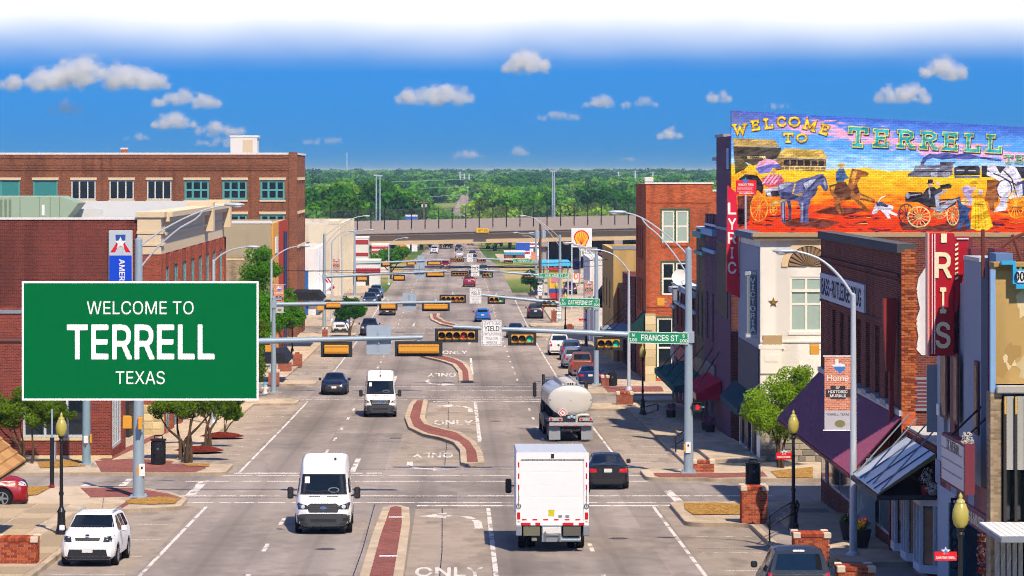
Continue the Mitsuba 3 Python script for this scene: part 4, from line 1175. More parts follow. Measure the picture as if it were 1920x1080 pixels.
for y in np.arange(111.0, 136, .3):
    part(a_, 'rib', hexa([(x0 - .01, y, zl + .031), (x1, y, zh + .031), (x1, y + .08, zh + .031), (x0 - .01, y + .08, zl + .031)], [(x0 - .03, y + .02, zl + .075), (x1, y + .02, zh + .075), (x1, y + .06, zh + .075), (x0 - .03, y + .06, zl + .075)]), mat('purple_rib_glint', '8a4462', .45, .1))  # rib colour lightened to stand for sky reflections on the metal
part(a_, 'ridge', bx(x1 - .1, x1 + .03, 110.9, 136, zh + .04, zh + .22), mat('pale_flashing', 'aeb2b4', .5))
part(a_, 'edge', bx(x0 - .05, x0 + .03, 110.9, 136, zl - .1, zl - .002), MAROON)
for y in (113, 119, 125, 131):
    part(a_, 'bracket', tube([(x0 + .05, y, zl - .02), (x1, y, zl - .1)], .03, 5), MAROON)

# one-storey infill with the grey awning and the white bay windows
t = thing('bay_shop', 'low dark red shop with white bay windows under a grey metal awning', 'building')
z0 = G(106) - .3
brick(t, 'wall', bx(14.5, 30, 101.8, 110.99, z0, 4.4), 'maroon')
part(t, 'roof', bx(14.6, 30, 101.9, 110.9, 4.41, 4.5), ROOF)
FW = mat('frame_white', 'c9ccd0', .6)
for y0, y1 in ((103.0, 105.2), (106.2, 108.2), (109.0, 110.6)):
    b_ = part(t, 'bay', hexa([(14.0, y0 + .35, z0 + .75), (14.49, y0, z0 + .75), (14.49, y1, z0 + .75), (14.0, y1 - .35, z0 + .75)], [(14.0, y0 + .35, z0 + 1.0), (14.49, y0, z0 + 1.0), (14.49, y1, z0 + 1.0), (14.0, y1 - .35, z0 + 1.0)]), FW)
    part(b_, 'head', hexa([(14.0, y0 + .35, 2.65), (14.49, y0, 2.65), (14.49, y1, 2.65), (14.0, y1 - .35, 2.65)], [(14.0, y0 + .35, 2.9), (14.49, y0, 2.9), (14.49, y1, 2.9), (14.0, y1 - .35, 2.9)]), FW)
    part(b_, 'mullion', cat(*[bx(x - .05, x + .05, y - .05, y + .05, z0 + 1.0, 2.65) for x, y in ((14.07, y0 + .42), (14.07, y1 - .42), (14.43, y0 + .1), (14.43, y1 - .1), (14.07, (y0 + y1) / 2))]), FW)
    part(b_, 'pane', hexa([(14.09, y0 + .45, z0 + 1.01), (14.45, y0 + .12, z0 + 1.01), (14.45, y1 - .12, z0 + 1.01), (14.09, y1 - .45, z0 + 1.01)], [(14.09, y0 + .45, 2.64), (14.45, y0 + .12, 2.64), (14.45, y1 - .12, 2.64), (14.09, y1 - .45, 2.64)]), 'mat_glass')
a_ = thing('grey_awning', 'grey standing-seam metal awning hung on tie rods above the white bay windows', 'awning')
GREYM = mat('seam_metal', 'c4ccd0', .4, .15)
part(a_, 'sheet', hexa([(12.72, 103.0, 3.02), (14.44, 103.0, 4.2), (14.44, 109.7, 4.2), (12.72, 109.7, 3.02)], [(12.72, 103.0, 3.06), (14.44, 103.0, 4.24), (14.44, 109.7, 4.24), (12.72, 109.7, 3.06)]), GREYM)
for y in (104.2, 106.0, 107.8, 109.6):
    part(a_, 'seam', hexa([(12.72, y, 3.061), (14.44, y, 4.241), (14.44, y + .05, 4.241), (12.72, y + .05, 3.061)], [(12.72, y, 3.11), (14.44, y, 4.29), (14.44, y + .05, 4.29), (12.72, y + .05, 3.11)]), mat('seam_dark', '59626a', .4, .3))
part(a_, 'deck', bx(12.66, 14.46, 102.9, 109.8, 2.86, 3.0), mat('awning_black', '2b2e30', .6))
part(a_, 'gable_trim', hexa([(12.7, 102.88, 3.0), (14.44, 102.88, 4.12), (14.44, 102.98, 4.12), (12.7, 102.98, 3.0)], [(12.7, 102.88, 3.06), (14.44, 102.88, 4.28), (14.44, 102.98, 4.28), (12.7, 102.98, 3.06)]), mat('moss_wood', '6a6a48', .8))
for y in (103.2, 105.2, 107.4, 109.3):
    part(a_, 'tie_rod', tube([(12.8, y, 3.12), (14.5, y + .1, 5.0)], .025, 5), STEEL_GREY)
k = thing('red_pot', 'small red pot with dried white flowers on the end of the grey awning', 'plant pot')
part(k, 'pot', lathe([(.01, 0), (.13, 0), (.16, .3), (.13, .3), (.01, .25)], 12, (14.15, 102.98 - .0 + .1, 3.0)), mat('pot_red', '8c1420', .5), True)
m_, uv_ = leaves([(14.15, 103.05, 3.5), (14.2, 103.05, 3.7)], [.2, .15], 160, .07, 8, 5)
part(k, 'flowers', m_, mat('dried_white', 'c8c4b8', .9))
k = thing('flower_box', 'tattered grey flower box on the end of the grey awning beside the red pot', 'flower box')
part(k, 'box', rbox(14.2, 14.45, 102.7, 102.86, 3.02, 3.2, .03), STEEL_GREY)
m_, uv_ = leaves([(14.3, 102.8, 3.25)], [.2], 120, .08, 8, 6)
part(k, 'dry_stems', m_, mat('dried_white', 'c8c4b8', .9))

# theatre block with the red blade sign
t = thing('theatre', 'slate blue and maroon striped old theatre front with a reader board', 'building')
z0, XF = G(96) - .3, 14.3
stucco(t, 'wall', bx(XF + .4, 40, 89.8, 101.7, z0, 9.9), 'slate')
part(t, 'roof', bx(XF + .6, 39, 90, 101.5, 9.91, 10.0), ROOF)
STR = [(101.7, 100.3, 'pale', 7.4, 0), (100.29, 99.5, 'glass', 7.2, .12), (99.49, 98.2, 'pale', 9.4, 0), (98.19, 97.3, 'maroon', 10.9, -.12), (97.29, 96.3, 'slate', 9.6, 0), (96.29, 95.6, 'maroon', 10.6, .1), (95.59, 92.5, 'slate', 10.3, -.1), (92.49, 91.3, 'maroon', 10.7, .08), (91.29, 90.2, 'navy', 10.6, -.06)]
for a, b, c, zt, d in STR:
    m_ = {'pale': mat('pier_pale', 'a9b0b6', .8), 'maroon': MAROON, 'slate': SLATE, 'navy': mat('pier_blue', '5a7ca4', .7), 'glass': mat('louvre_dark', '3a3036', .6)}[c]
    part(t, 'pier', bx(XF + d, XF + .39, b, a, 4.2, zt), m_)
part(t, 'awning_cap', bx(XF - .14, XF + .5, 92.6, 95.5, 10.31, 10.42), mat('pale_flashing', 'aeb2b4', .5))
for y0, y1 in ((98.6, 99.9), (92.7, 93.4), (96.4, 97.2)):
    w_ = part(t, 'window', bx(XF - .16, XF - .125, y0, y1, 5.6, 7.6), mat('sash_maroon', '5a2028', .6))
    part(w_, 'pane', bx(XF - .18, XF - .161, y0 + .1, y1 - .1, 5.7, 7.5), SHADEG)
for q, y in enumerate(np.arange(91, 101, 1.1)):
    part(t, 'spandrel', bx(XF - .02, XF + .3, y, y + 1.08, 3.5, 4.19), (SLATE, mat('rose_panel', '9a5a58', .7), MAROON)[q % 3])
part(t, 'pier', bx(XF + .01, XF + .39, 97.6, 101.7, z0, 3.49), mat('pier_pale', 'a9b0b6', .8))
part(t, 'pier', bx(XF + .0, XF + .39, 90.2, 91.2, z0, 3.49), mat('rose_panel', '9a5a58', .7))
part(t, 'back_wall', bx(XF - .25, XF + .38, 97.3, 97.58, z0, 3.3), mat('teal_wall', '27505c', .8))
for q, ch in enumerate('BOOKS'):
    part(t, 'letter', facing(text(ch, .42, .02, True), (wx(1794, 97.2), 97.3, wz(948 + 26 * q, 97.3))), mat('letter_dark', '0e1a22', .6))
part(t, 'entry_pane', bx(XF + .2, XF + .3, 91.21, 97.29, z0, 3.3), 'mat_glass')
k = part(t, 'beam', bx(XF - .06, XF + .3, 91.0, 97.6, 2.95, 3.49), mat('rose_beam', '8a4a54', .7))
part(k, 'lettering', facing(text('ARTS & MUSIC', .3, .012, True, 4.0), (XF - .06, 94.2, 3.2), WEST), BONE)
part(t, 'awning_roof', bx(XF - .3, XF + .4, 101.71, 101.78, 5.0, 7.0), STEEL_GREY)
k = thing('reader_board', 'white cinema reader board with a maroon side hung on the theatre front', 'sign')
part(k, 'cabinet', bx(13.3, 13.56, 89.4, 93.6, 4.3, 5.62), MAROON)
part(k, 'face', bx(13.27, 13.299, 89.5, 93.5, 4.38, 5.54), mat('reader_white', 'cfcac8', .5))
for zz in (4.66, 4.96, 5.24):
    part(k, 'rail', bx(13.25, 13.269, 89.5, 93.5, zz, zz + .03), STEEL_GREY)
part(k, 'lettering', facing(text('II VERN', .26, .012, True, 2.2), (13.269, 91.4, 5.39), WEST), mat('tan_letter', '8a7a60', .8))
part(k, 'hanger', cat(tube([(13.4, 90.5, 5.62), (14.2, 90.5, 6.4)], .03, 5), tube([(13.4, 92.5, 5.62), (14.2, 92.5, 6.4)], .03, 5)), BLACK)
part(k, 'ornament', leaves([(13.4, 89.6, 5.7), (13.4, 89.7, 5.85)], [.16, .12], 140, .08, 8, 7)[0], mat('dried_white', 'c8c4b8', .9))
k = thing('window_unit', 'white window air conditioner sticking out of the theatre side', 'air conditioner')
part(k, 'casing', rbox(wx(1757, 100), wx(1775, 100), 99.7, 100.2, wz(779, 100), wz(757, 100), .02), WHITE)
part(k, 'grille', cat(*[bx(wx(1759, 100) + .075 * q, wx(1759, 100) + .075 * q + .035, 99.66, 99.69, wz(776, 100), wz(760, 100)) for q in range(4)]), STEEL_GREY)
k = thing('flower_garland', 'column of red and orange paper flowers beside the theatre entrance', 'garland')
gc = [(wx(1837, 90.5), 90.0, z) for z in np.arange(.5, 3.2, .18)]
m_, uv_ = leaves(gc, [.16] * len(gc), 700, .09, 4, 9)
for q, (nm, c) in enumerate((('red', 'c01c20'), ('orange', 'd87818'), ('pale', 'd8b8a8'))):
    f_ = m_[1].reshape(2, -1, 3)[:, q::3].reshape(-1, 3)
    part(k, 'petals', (m_[0], f_), mat('petal_' + nm, c, .8), kind='stuff')
k = thing('lit_blade_sign', 'tall red theatre blade sign with cream letters and white neon tubes', 'sign')
YS = 97.0
sx0, sx1 = wx(1741, YS), wx(1790, YS)
zb_, zt_ = wz(667, YS), wz(437, YS)
part(k, 'cabinet', rbox(sx0, sx1, YS + .0, YS + .42, zb_, zt_, .03), SIGNRED)
part(k, 'arm', tube([(sx1, YS + .2, wz(622, YS)), (14.4, YS + .2, wz(622, YS))], .05, 6), BLACK)
part(k, 'trim', bx(sx0 - .03, sx0 + .02, YS - .03, YS + .44, zb_ - .02, zt_), mat('trim_pink', 'e8a090', .4))
part(k, 'neon', cat(tube([(sx0 + .1, YS - .04, zb_ + .05), (sx0 + .1, YS - .04, zt_ - .02)], .018, 6), tube([(sx0 + .17, YS - .04, zb_ + .05), (sx0 + .17, YS - .04, zt_ - .02)], .018, 6)), mat('neon_tube', 'f0d8d0', .2))
part(k, 'wing', hexa([(sx1 + .002, YS + .05, wz(585, YS)), (sx1 + .08, YS + .05, wz(585, YS)), (sx1 + .08, YS + .4, wz(585, YS)), (sx1 + .002, YS + .4, wz(585, YS))], [(sx1 + .002, YS + .05, wz(445, YS)), (sx1 + .42, YS + .05, wz(445, YS)), (sx1 + .42, YS + .4, wz(445, YS)), (sx1 + .002, YS + .4, wz(445, YS))]), SIGNRED)
part(k, 'neon', tube([(sx1 + .06, YS, wz(448, YS)), (sx1 + .40, YS, wz(448, YS))], .02, 6), mat('neon_tube', 'f0d8d0', .2))
for q in range(8):
    part(k, 'bulb_stripe', hexa([(sx1 + .01, YS + .0, wz(462 + 9 * q, YS)), (sx1 + .1, YS + .0, wz(459 + 9 * q, YS)), (sx1 + .1, YS + .04, wz(459 + 9 * q, YS)), (sx1 + .01, YS + .04, wz(462 + 9 * q, YS))], [(sx1 + .01, YS + .0, wz(458 + 9 * q, YS)), (sx1 + .1, YS + .0, wz(455 + 9 * q, YS)), (sx1 + .1, YS + .04, wz(455 + 9 * q, YS)), (sx1 + .01, YS + .04, wz(458 + 9 * q, YS))]), BONE)
for ch, yc, hh in (('R', 497, 46), ('I', 563, 46), ('S', 628, 46)):
    part(k, 'letter', facing(text(ch, hh / 66, .05, True, {'R': .48, 'I': .17, 'S': .42}[ch]), (wx(1768, YS), YS, wz(yc, YS))), BONE)
part(k, 'letter', bx(wx(1764, YS), wx(1775, YS), YS - .05, YS - .001, wz(455, YS), wz(438, YS)), BONE)

# tan building at the right edge
t = thing('tan_building', 'weathered tan stucco building with black and gold fins at the right edge', 'building')
Y0 = 89.0
xl = wx(1866, Y0)
z0 = G(89) - .3
stucco(t, 'wall', bx(xl, 40, Y0, Y0 + .7, wz(720, Y0), wz(500, Y0)), 'ochre')
part(t, 'cornice', cat(bx(xl - .05, 40, Y0 - .12, Y0 + .7, wz(500, Y0), wz(492, Y0)), *[bx(xl + .05 + .14 * q, xl + .12 + .14 * q, Y0 - .09, Y0 - .003, wz(508, Y0), wz(501, Y0)) for q in range(14)]), mat('tan_cornice', 'a8884a', .8))
part(t, 'edge_pipe', bx(xl - .14, xl - .01, Y0 - .12, Y0 + .05, wz(735, Y0), wz(505, Y0)), mat('pale_blue_pipe', '7fa6cc', .5))
brick(t, 'pier', bx(xl - .14, xl + .15, Y0 - .12, Y0 + .6, z0, wz(735, Y0)), 'buff')
part(t, 'lintel', cat(rbox(xl, xl + 2.6, Y0 - .3, Y0 - .01, wz(737, Y0), wz(722, Y0), .03)), mat('pale_lintel', 'a8a498', .8))
for q in range(9):
    x = xl + .18 + .28 * q
    part(t, 'fin', hexa([(x, Y0 - .3, z0), (x + .07, Y0 - .3, z0), (x + .07, Y0 + .2, z0), (x, Y0 + .2, z0)], [(x, Y0 - .3, wz(742, Y0)), (x + .07, Y0 - .3, wz(742, Y0)), (x + .07, Y0 + .2, wz(742, Y0)), (x, Y0 + .2, wz(742, Y0))]), mat('fin_black', '2a2622', .7))
    part(t, 'panel', bx(x + .071, x + .279, Y0 - .2, Y0 - .16, wz(880, Y0), wz(742, Y0)), mat('panel_grey', 'a4a49c', .7))
    part(t, 'pane', bx(x + .071, x + .279, Y0 + .1, Y0 + .14, z0, wz(882, Y0)), 'mat_glass')
    part(t, 'gold_cap', bx(x + .01, x + .06, Y0 - .33, Y0 - .301, wz(775, Y0), wz(742, Y0)), mat('gold_cap', 'c8a040', .5))
part(t, 'roof', bx(xl + .2, 39, Y0 + .7, 89.75, 9.8, 9.9), ROOF)
rq = np.random.default_rng(61)
for q in range(9):
    cx_, cz_ = rq.uniform(.15, 1.6), rq.uniform(7.4, 9.9)
    blob = Polygon([(cx_ + .22 * rq.uniform(.4, 1.2) * math.cos(a), cz_ + .34 * rq.uniform(.4, 1.2) * math.sin(a)) for a in np.linspace(0, 6, 13)]).buffer(0).intersection(sbox(.03, 7.3, 3, 10.2))
    part(t, 'plaster_patch', facing(extr(blob, .008 + .001 * q), (xl, Y0 - .002, 0)), mat(f'patch{q % 3}', ('d8c496', 'a8884e', 'c4b080')[q % 3], .9))
a_ = thing('white_awning', 'white slatted canopy at the bottom right corner', 'awning')
for q in range(14):
    part(a_, 'slat', bx(wx(1868, 86) + .17 * q, wx(1868, 86) + .17 * q + .15, 85.2, 88.8, wz(1004, 86) - .02 * 0, wz(1000, 86)), WHITE)
part(a_, 'frame', cat(bx(wx(1867, 86), 17, 85.1, 85.19, wz(1010, 86), wz(999, 86)), bx(wx(1867, 86), wx(1867, 86) + .06, 85.2, 88.8, wz(1012, 86), wz(1004.5, 86))), STEEL_GREY)
for q in range(5):
    part(a_, 'curtain', bx(wx(1872 + 11 * q, 87), wx(1880 + 11 * q, 87), 87.5, 87.6, 1.0, wz(1006, 87)), mat('panel_grey', '9a9a94', .7))
k = thing('blue_frame_sign', 'white sign with loop lettering in a bright blue stepped frame on the tan building', 'sign')
CY = mat('cyan_frame', '2fa4d0', .5)
part(k, 'frame', cat(bx(wx(1876, 88.8), wx(1902, 88.8), 88.6, 88.85, wz(496, 88.8), wz(489, 88.8)), bx(wx(1897, 88.8), wx(1903, 88.8), 88.6, 88.85, wz(532, 88.8), wz(496.1, 88.8)), bx(wx(1903.1, 88.8), 17, 88.6, 88.85, wz(541, 88.8), wz(505, 88.8))), CY)
part(k, 'panel', bx(wx(1905, 88.8), 17, 88.55, 88.59, wz(529, 88.8), wz(508, 88.8)), WHITE)
part(k, 'lettering', cat(*[tube([(wx(1908 + 9 * q + 3 * math.cos(a), 88.5), 88.54, wz(518 - 8 * math.sin(a), 88.5)) for a in np.linspace(0, 6.1, 12)], .02, 5) for q in range(3)]), DARK)
k = thing('roof_frame', 'rusty steel frame of an old roof sign above the tan building', 'sign frame')
RUST = mat('rust', '6a3428', .8)
for a, b in (((1843, 500), (1843, 430)), ((1862, 476), (1898, 448)), ((1898, 440), (1918, 498)), ((1843, 470), (1843, 520)), ((1896, 448), (1940, 430))):
    part(k, 'strut', tube([(wx(a[0], 92), 92, wz(a[1], 92)), (wx(b[0], 92), 92, wz(b[1], 92))], .05, 6), RUST)

# cream building on the far side of the cross street
t = thing('cream_building', 'cream painted corner building with a fan arch and white sash windows', 'building')
YC, XC = 161.0, 14.3
z0, zt = G(161) - .2, wz(450, YC)
wn = [(wx(1481, YC) - XC, wz(622, YC) - z0, wx(1542, YC) - XC, wz(519, YC) - z0), (wx(1600, YC) - XC, wz(622, YC) - z0, wx(1661, YC) - XC, wz(519, YC) - z0), (wx(1720, YC) - XC, wz(622, YC) - z0, wx(1781, YC) - XC, wz(519, YC) - z0)]
shell(t, XC, 42, YC, 173, z0, zt, 'cream', 'stucco', front_holes=wn, street=WEST, street_holes=[(1.2, 5, 2.6, 8), (4, 5, 5.4, 8), (7, 5, 8.4, 8), (1, .3, 3.4, 2.9), (4.4, .3, 7, 2.9)])
part(t, 'cornice', cat(bx(XC - .3, 42.3, YC - .35, YC + .4, zt, zt + .16), bx(XC - .4, 42.4, YC - .5, YC + .4, zt + .161, zt + .34)), mat('cornice_tan', 'a8906a', .8))
part(t, 'cornice', bx(XC - .3, XC + .4, YC + .41, 173, zt, zt + .3), mat('cornice_slate', '5a6878', .8))
GREENG = mat('green_blind', [.36, .46, .38], .15, 0, .6)
for h_ in wn:
    w_ = window(t, (XC, YC, z0), CAM, h_, mat('cream_sash', 'e6e0cc', .6), GREENG, .08, .1, 2, 2, mat('cream_sash', 'e6e0cc', .6))
    part(w_, 'rail', facing(bx(h_[0] + .1, h_[2] - .1, h_[3] - .72, h_[3] - .6, -.1, 0), (XC, YC, z0), CAM), mat('cream_sash', 'e6e0cc', .6))
for cpx in (1516, 1635, 1756):
    cx, cz, R = wx(cpx, YC), wz(500, YC), .98
    ring = Point(0, 0).buffer(R + .3, 24).difference(Point(0, 0).buffer(R, 24)).intersection(sbox(-3, 0, 3, 3))
    ar = part(t, 'arch', facing(extr(ring, .09), (cx, YC - .002, cz)), mat('arch_tan', 'd8bc8c', .8))
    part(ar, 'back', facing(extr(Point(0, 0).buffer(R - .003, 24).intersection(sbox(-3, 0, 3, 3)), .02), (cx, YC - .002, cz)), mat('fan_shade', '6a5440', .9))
    for q in range(13):
        a = math.pi * (q + .5) / 13
        part(ar, 'fan_blade', facing(hexa([(.12 * math.cos(a), .12 * math.sin(a), .02), (R * .97 * math.cos(a - .085), R * .97 * math.sin(a - .085), .02), (R * .97 * math.cos(a + .085), R * .97 * math.sin(a + .085), .02), (.1 * math.cos(a + .1), .1 * math.sin(a + .1), .02)], [(.12 * math.cos(a), .12 * math.sin(a), .05), (R * .97 * math.cos(a - .06), R * .97 * math.sin(a - .06), .09), (R * .97 * math.cos(a + .06), R * .97 * math.sin(a + .06), .09), (.1 * math.cos(a + .1), .1 * math.sin(a + .1), .05)]), (cx, YC - .022, cz)), mat('fan_brown', '8f7654', .8))
part(t, 'string_course', bx(XC, 42, YC - .09, YC - .003, wz(642, YC), wz(639, YC)), mat('cream_sash', 'e6e0cc', .6))
part(t, 'pilaster_cap', cat(bx(XC - .08, XC + 1.12, YC - .14, YC - .004, wz(654, YC), wz(646, YC)), bx(XC - .0, XC + 1.0, YC - .11, YC - .004, wz(700, YC), wz(654.2, YC)), bx(XC + .2, XC + .85, YC - .15, YC - .112, wz(678, YC), wz(664, YC))), mat('cream_sash', 'e6e0cc', .6))
part(t, 'tan_panel', bx(wx(1430, YC), wx(1466, YC), YC - .1, YC - .004, wz(648, YC), wz(628.5, YC)), mat('tan_panel', 'b09468', .8))
rs = np.random.default_rng(12)
stn = part(t, 'base', bx(XC, 30, YC - .12, YC - .005, z0, wz(762, YC)), LIME)
for r in range(9):
    x = XC - .02
    while x < XC + 3.3:
        wd = float(rs.uniform(.3, .62))
        part(stn, 'stone', rbox(x, min(x + wd - .02, XC + 3.4), YC - .17 - .05 * rs.random(), YC - .121, z0 + .05 + .29 * r, z0 + .32 + .29 * r, .02), mat(f'rubble{int(rs.integers(4))}', ('a39a86', '8d8676', 'b5aa90', '7c776c')[int(rs.integers(4))], .95))
        x += wd
for y, b in ((163.0, 1.6), (166.5, 2.2), (170, 1.5)):
    w_ = part(t, 'shop_window', bx(XC - .08, XC - .003, y, y + b, z0 + .5, z0 + 2.9), NAVY)
    part(w_, 'pane', bx(XC - .1, XC - .081, y + .1, y + b - .1, z0 + .6, z0 + 2.8), SHADEG)
part(t, 'street_cladding', bx(XC - .05, XC - .002, 161.3, 172.9, 4.4, 9.2), SLATE)
part(t, 'street_cladding', bx(XC - .07, XC - .003, 161.3, 172.9, z0 + 3.0, 4.39), NAVY)
k = thing('wall_star', 'bronze star on the cream wall left of the sash window', 'ornament')
part(k, 'star', facing(extr(star(.24), .06), (wx(1450, YC), YC - .004, wz(567, YC))), mat('bronze', '8a6a30', .5, .5))
part(k, 'boss', facing(extr(star(.12), .05), (wx(1450, YC), YC - .064, wz(567, YC))), mat('bronze_light', 'a88a48', .5, .5))
k = thing('victoria_sign', 'narrow grey vertical shop sign with white letters beside the cream wall', 'sign')
YV = 162.2
part(k, 'cabinet', rbox(wx(1400, YV), wx(1422, YV), YV, YV + .25, wz(628, YV), wz(515, YV), .02), mat('sign_grey', '6f7d88', .5))
part(k, 'crown', cat(bx(wx(1397, YV), wx(1424.5, YV), YV - .05, YV + .3, wz(516, YV), wz(507, YV)), bx(wx(1398, YV), wx(1424, YV), YV - .05, YV + .3, wz(633, YV), wz(625, YV))), mat('sign_grey_light', '8f9ba4', .5))
part(k, 'frame', bx(wx(1403.5, YV), wx(1419, YV), YV - .02, YV - .002, wz(624, YV), wz(519, YV)), mat('sign_grey_dark', '566470', .5))
for q, ch in enumerate('VICTORIA'):
    part(k, 'letter', facing(text(ch, .25, .02, True), (wx(1411.5, YV), YV - .02, wz(526 + 13.1 * q, YV))), WHITE)
part(k, 'lettering', facing(text('The', .13, .02, True), (wx(1411, YV), YV - .05, wz(511.5, YV))), WHITE)
part(k, 'lettering', facing(text('Boutique', .1, .02, True), (wx(1411, YV), YV - .05, wz(629, YV))), WHITE)
part(k, 'bracket', bx(wx(1422, YV), 14.4, YV + .1, YV + .16, wz(540, YV), wz(537, YV)), BLACK)

# the tall building with the mural
t = thing('mural_building', 'tall dark plum building whose high sunlit brick side carries the town mural', 'building')
YM, XM = 178.0, 14.3
tl, tr_ = wz(207, YM), wz(243, YM)
xr = 34.0
zb0 = wz(440, YM)


def mural_t(x, z):
    px, py = x * (FPX / YM) + VX, VY + (ZC - z) * (FPX / YM)
    top = 207 + .0565 * (px - 1370)
    bot = 433 + .014 * (px - 1370)
    return (py - top) / (bot - top), px


def mural_brick(p, n):
    return brick_cell(p, n, .26, .092)


def mural_back(p, n, uv):
    tt, px = mural_t(p.x, p.z)
    nz = fbm(p.x * .8, p.z * 2.4, 4.0, 4) - .5
    f2 = fbm(p.x * 1.6, p.z * 7.0, 9.0, 3) - .5
    t_ = tt + .05 * nz
    sky_ = mix(lin('4468c4'), lin('58a0f2'), smoothstep(.0, .2, t_ + .1 * f2))
    pink = smoothstep(.075, .015, dr.abs(t_ - .10 - .00042 * (px - 1480) + .2 * f2)) * smoothstep(1420, 1520, px)
    sky_ = mix(sky_, lin('f0a8c0'), pink * .9)
    sky_ = mix(sky_, lin('a4d0f6'), smoothstep(.25, .42, t_ + .2 * f2))
    field = mix(lin('ecc428'), lin('f0a21c'), smoothstep(.48, .62, t_ + .2 * f2))
    soil = mix(lin('ea7a18'), lin('dd3c10'), smoothstep(.70, .86, t_ + .3 * f2))
    c = mix(sky_, field, smoothstep(.440, .455, t_ + .03 * f2))
    c = mix(c, soil, smoothstep(.60, .76, t_ + .25 * f2))
    c = mix(c, lin('3c2038'), smoothstep(.16, .34, f2 + .5 * (t_ - .8)) * smoothstep(.66, .8, t_))
    c = mix(c, lin('6c6490'), smoothstep(1470, 1380, px) * smoothstep(.24, .05, t_) * (.5 + f2))
    j, r, u, v = mural_brick(p, n)
    return dr.clip(c * (1.05 + .42 * r) * (.45 + .55 * j), 0, .95)


pmat('mural', mural_back, .85, .2, lambda p, n, uv: mural_brick(p, n)[0], .004)
MC = dict(tan='b89c58', darkwall='40382e', straw='ccac50', wall='86683a', black='221e2a', gold='e8a818', cream='d8c27c', violet='6a68b4', pink='d69ab4', rose='b8485c', skin='dca888', steel='c4c6da', horse='575c8c', horse_d='363a62', shaft='c4a458',
          wheel='d49a30', brown='94561f', brown_d='5c3216', denim='426492', shade='6a2c1c', white='dcdce8', engine='686a7c', engine_l='a4a6ba', smoke='46549c', black2='2c2c38', silver='98a2b4', spoke='ccb474', blue='27477e', lilac='b0a0cc', yellow='f2c20e', yellow_d='d89a10',
          letter='f2cf1c', ink='2a2a68', teal='27a2ac', olive='5c5230')
MI = {k: i for i, k in enumerate(MC)}
mc_rows = table(list(MC.values()))


def mural_fig(p, n, uv):
    j, r, u, v = mural_brick(p, n)
    w = fbm(p.x * 5, p.z * 5, 3.0, 3)
    st = smoothstep(.3, .7, fbm(p.x * 2.2 + p.z * 3, p.z * 11 - p.x * 3, 6.0, 3))
    return dr.clip(mc_rows(uv) * (.62 + .9 * w * w + .65 * st) * (.84 + .24 * r) * (.5 + .5 * j) + .03 * st, 0, .95)


pmat('mural_figure', mural_fig, .85, .2, lambda p, n, uv: mural_brick(p, n)[0], .004)
part(t, 'mural', facing(extr(Polygon([(0, zb0), (xr - XM, zb0), (xr - XM, wz(207 + .0565 * (xr * FPX / YM + VX - 1370), YM)), (0.0, tl)]), .4, -.4), (XM, YM, 0)), 'mat_mural')
mural = f'{t}__mural'
brick(t, 'wall', bx(XM, xr, YM + .02, YM + .4, G(YM) - 1, zb0 - .004), 'shade')
PLUMD = mat('plum_dark', '5e3a56', .75)
part(t, 'front', bx(XM - .02, XM + .4, YM + .41, 188, G(YM) - 1, wz(258, 187)), PLUMD)
part(t, 'roof', bx(XM + .5, xr, YM + .41, 198, 13.4, 13.6), ROOF)
part(t, 'wall', bx(xr - .4, xr, YM + .41, 198, G(YM) - 1, 14.2), PLUMD)
part(t, 'front_band', bx(XM - .1, XM - .021, YM + .5, 187.9, wz(430, 184), wz(425, 184)), SLATE)
w_ = part(t, 'front_window', bx(XM - .06, XM - .021, 180, 187, 5.0, 9.0), DARK)
part(t, 'front_window', bx(XM - .06, XM - .021, 179, 180.6, 12.9, 14.0), mat('attic_blue', '4f8fc0', .4))
part(t, 'front_capping', bx(XM - .1, XM + .42, 182, 188.05, wz(258, 187), wz(258, 187) + .15), mat('cap_pale', 'a89aa0', .7))
_lay = [0]


def paint(name, color, g, zoom):
    """A painted figure: outline in picture units, laid on the wall a little proud of what lies under it."""
    ox, oy, sc = {1: (1340, 190, 4.153), 2: (1620, 200, 4.153)}[zoom]
    g = g if hasattr(g, 'geom_type') else Polygon(g).buffer(0)
    _lay[0] += 1
    d = .002 + .00035 * _lay[0]
    v, f = extr(g, d)
    v = np.column_stack([(ox + v[:, 0] / sc - VX) * YM / FPX, -(v[:, 2]) + YM, ZC - (oy + v[:, 1] / sc - VY) * YM / FPX])
    f = f[:, ::-1] if False else f
    return part(mural, name, (v, f), 'mat_mural_figure', row=MI[color])


def ell(cx, cy, rx, ry):
    return shapely.affinity.scale(Point(cx, cy).buffer(1, 20), rx, ry, origin=(cx, cy))


def wheel_shape(cx, cy, rx, ry, w=9, n=12, sp=2.6):
    ring = ell(cx, cy, rx, ry).difference(ell(cx, cy, rx - w, ry - w))
    spk = [LineString([(cx, cy), (cx + (rx - w / 2) * math.cos(a), cy + (ry - w / 2) * math.sin(a))]).buffer(sp) for a in np.linspace(0, 2 * math.pi, n, endpoint=False)]
    return unary_union([ring, ell(cx, cy, w * 1.1, w * 1.3)] + spk)


def rect(a, b, c, d):
    return sbox(a, b, c, d)


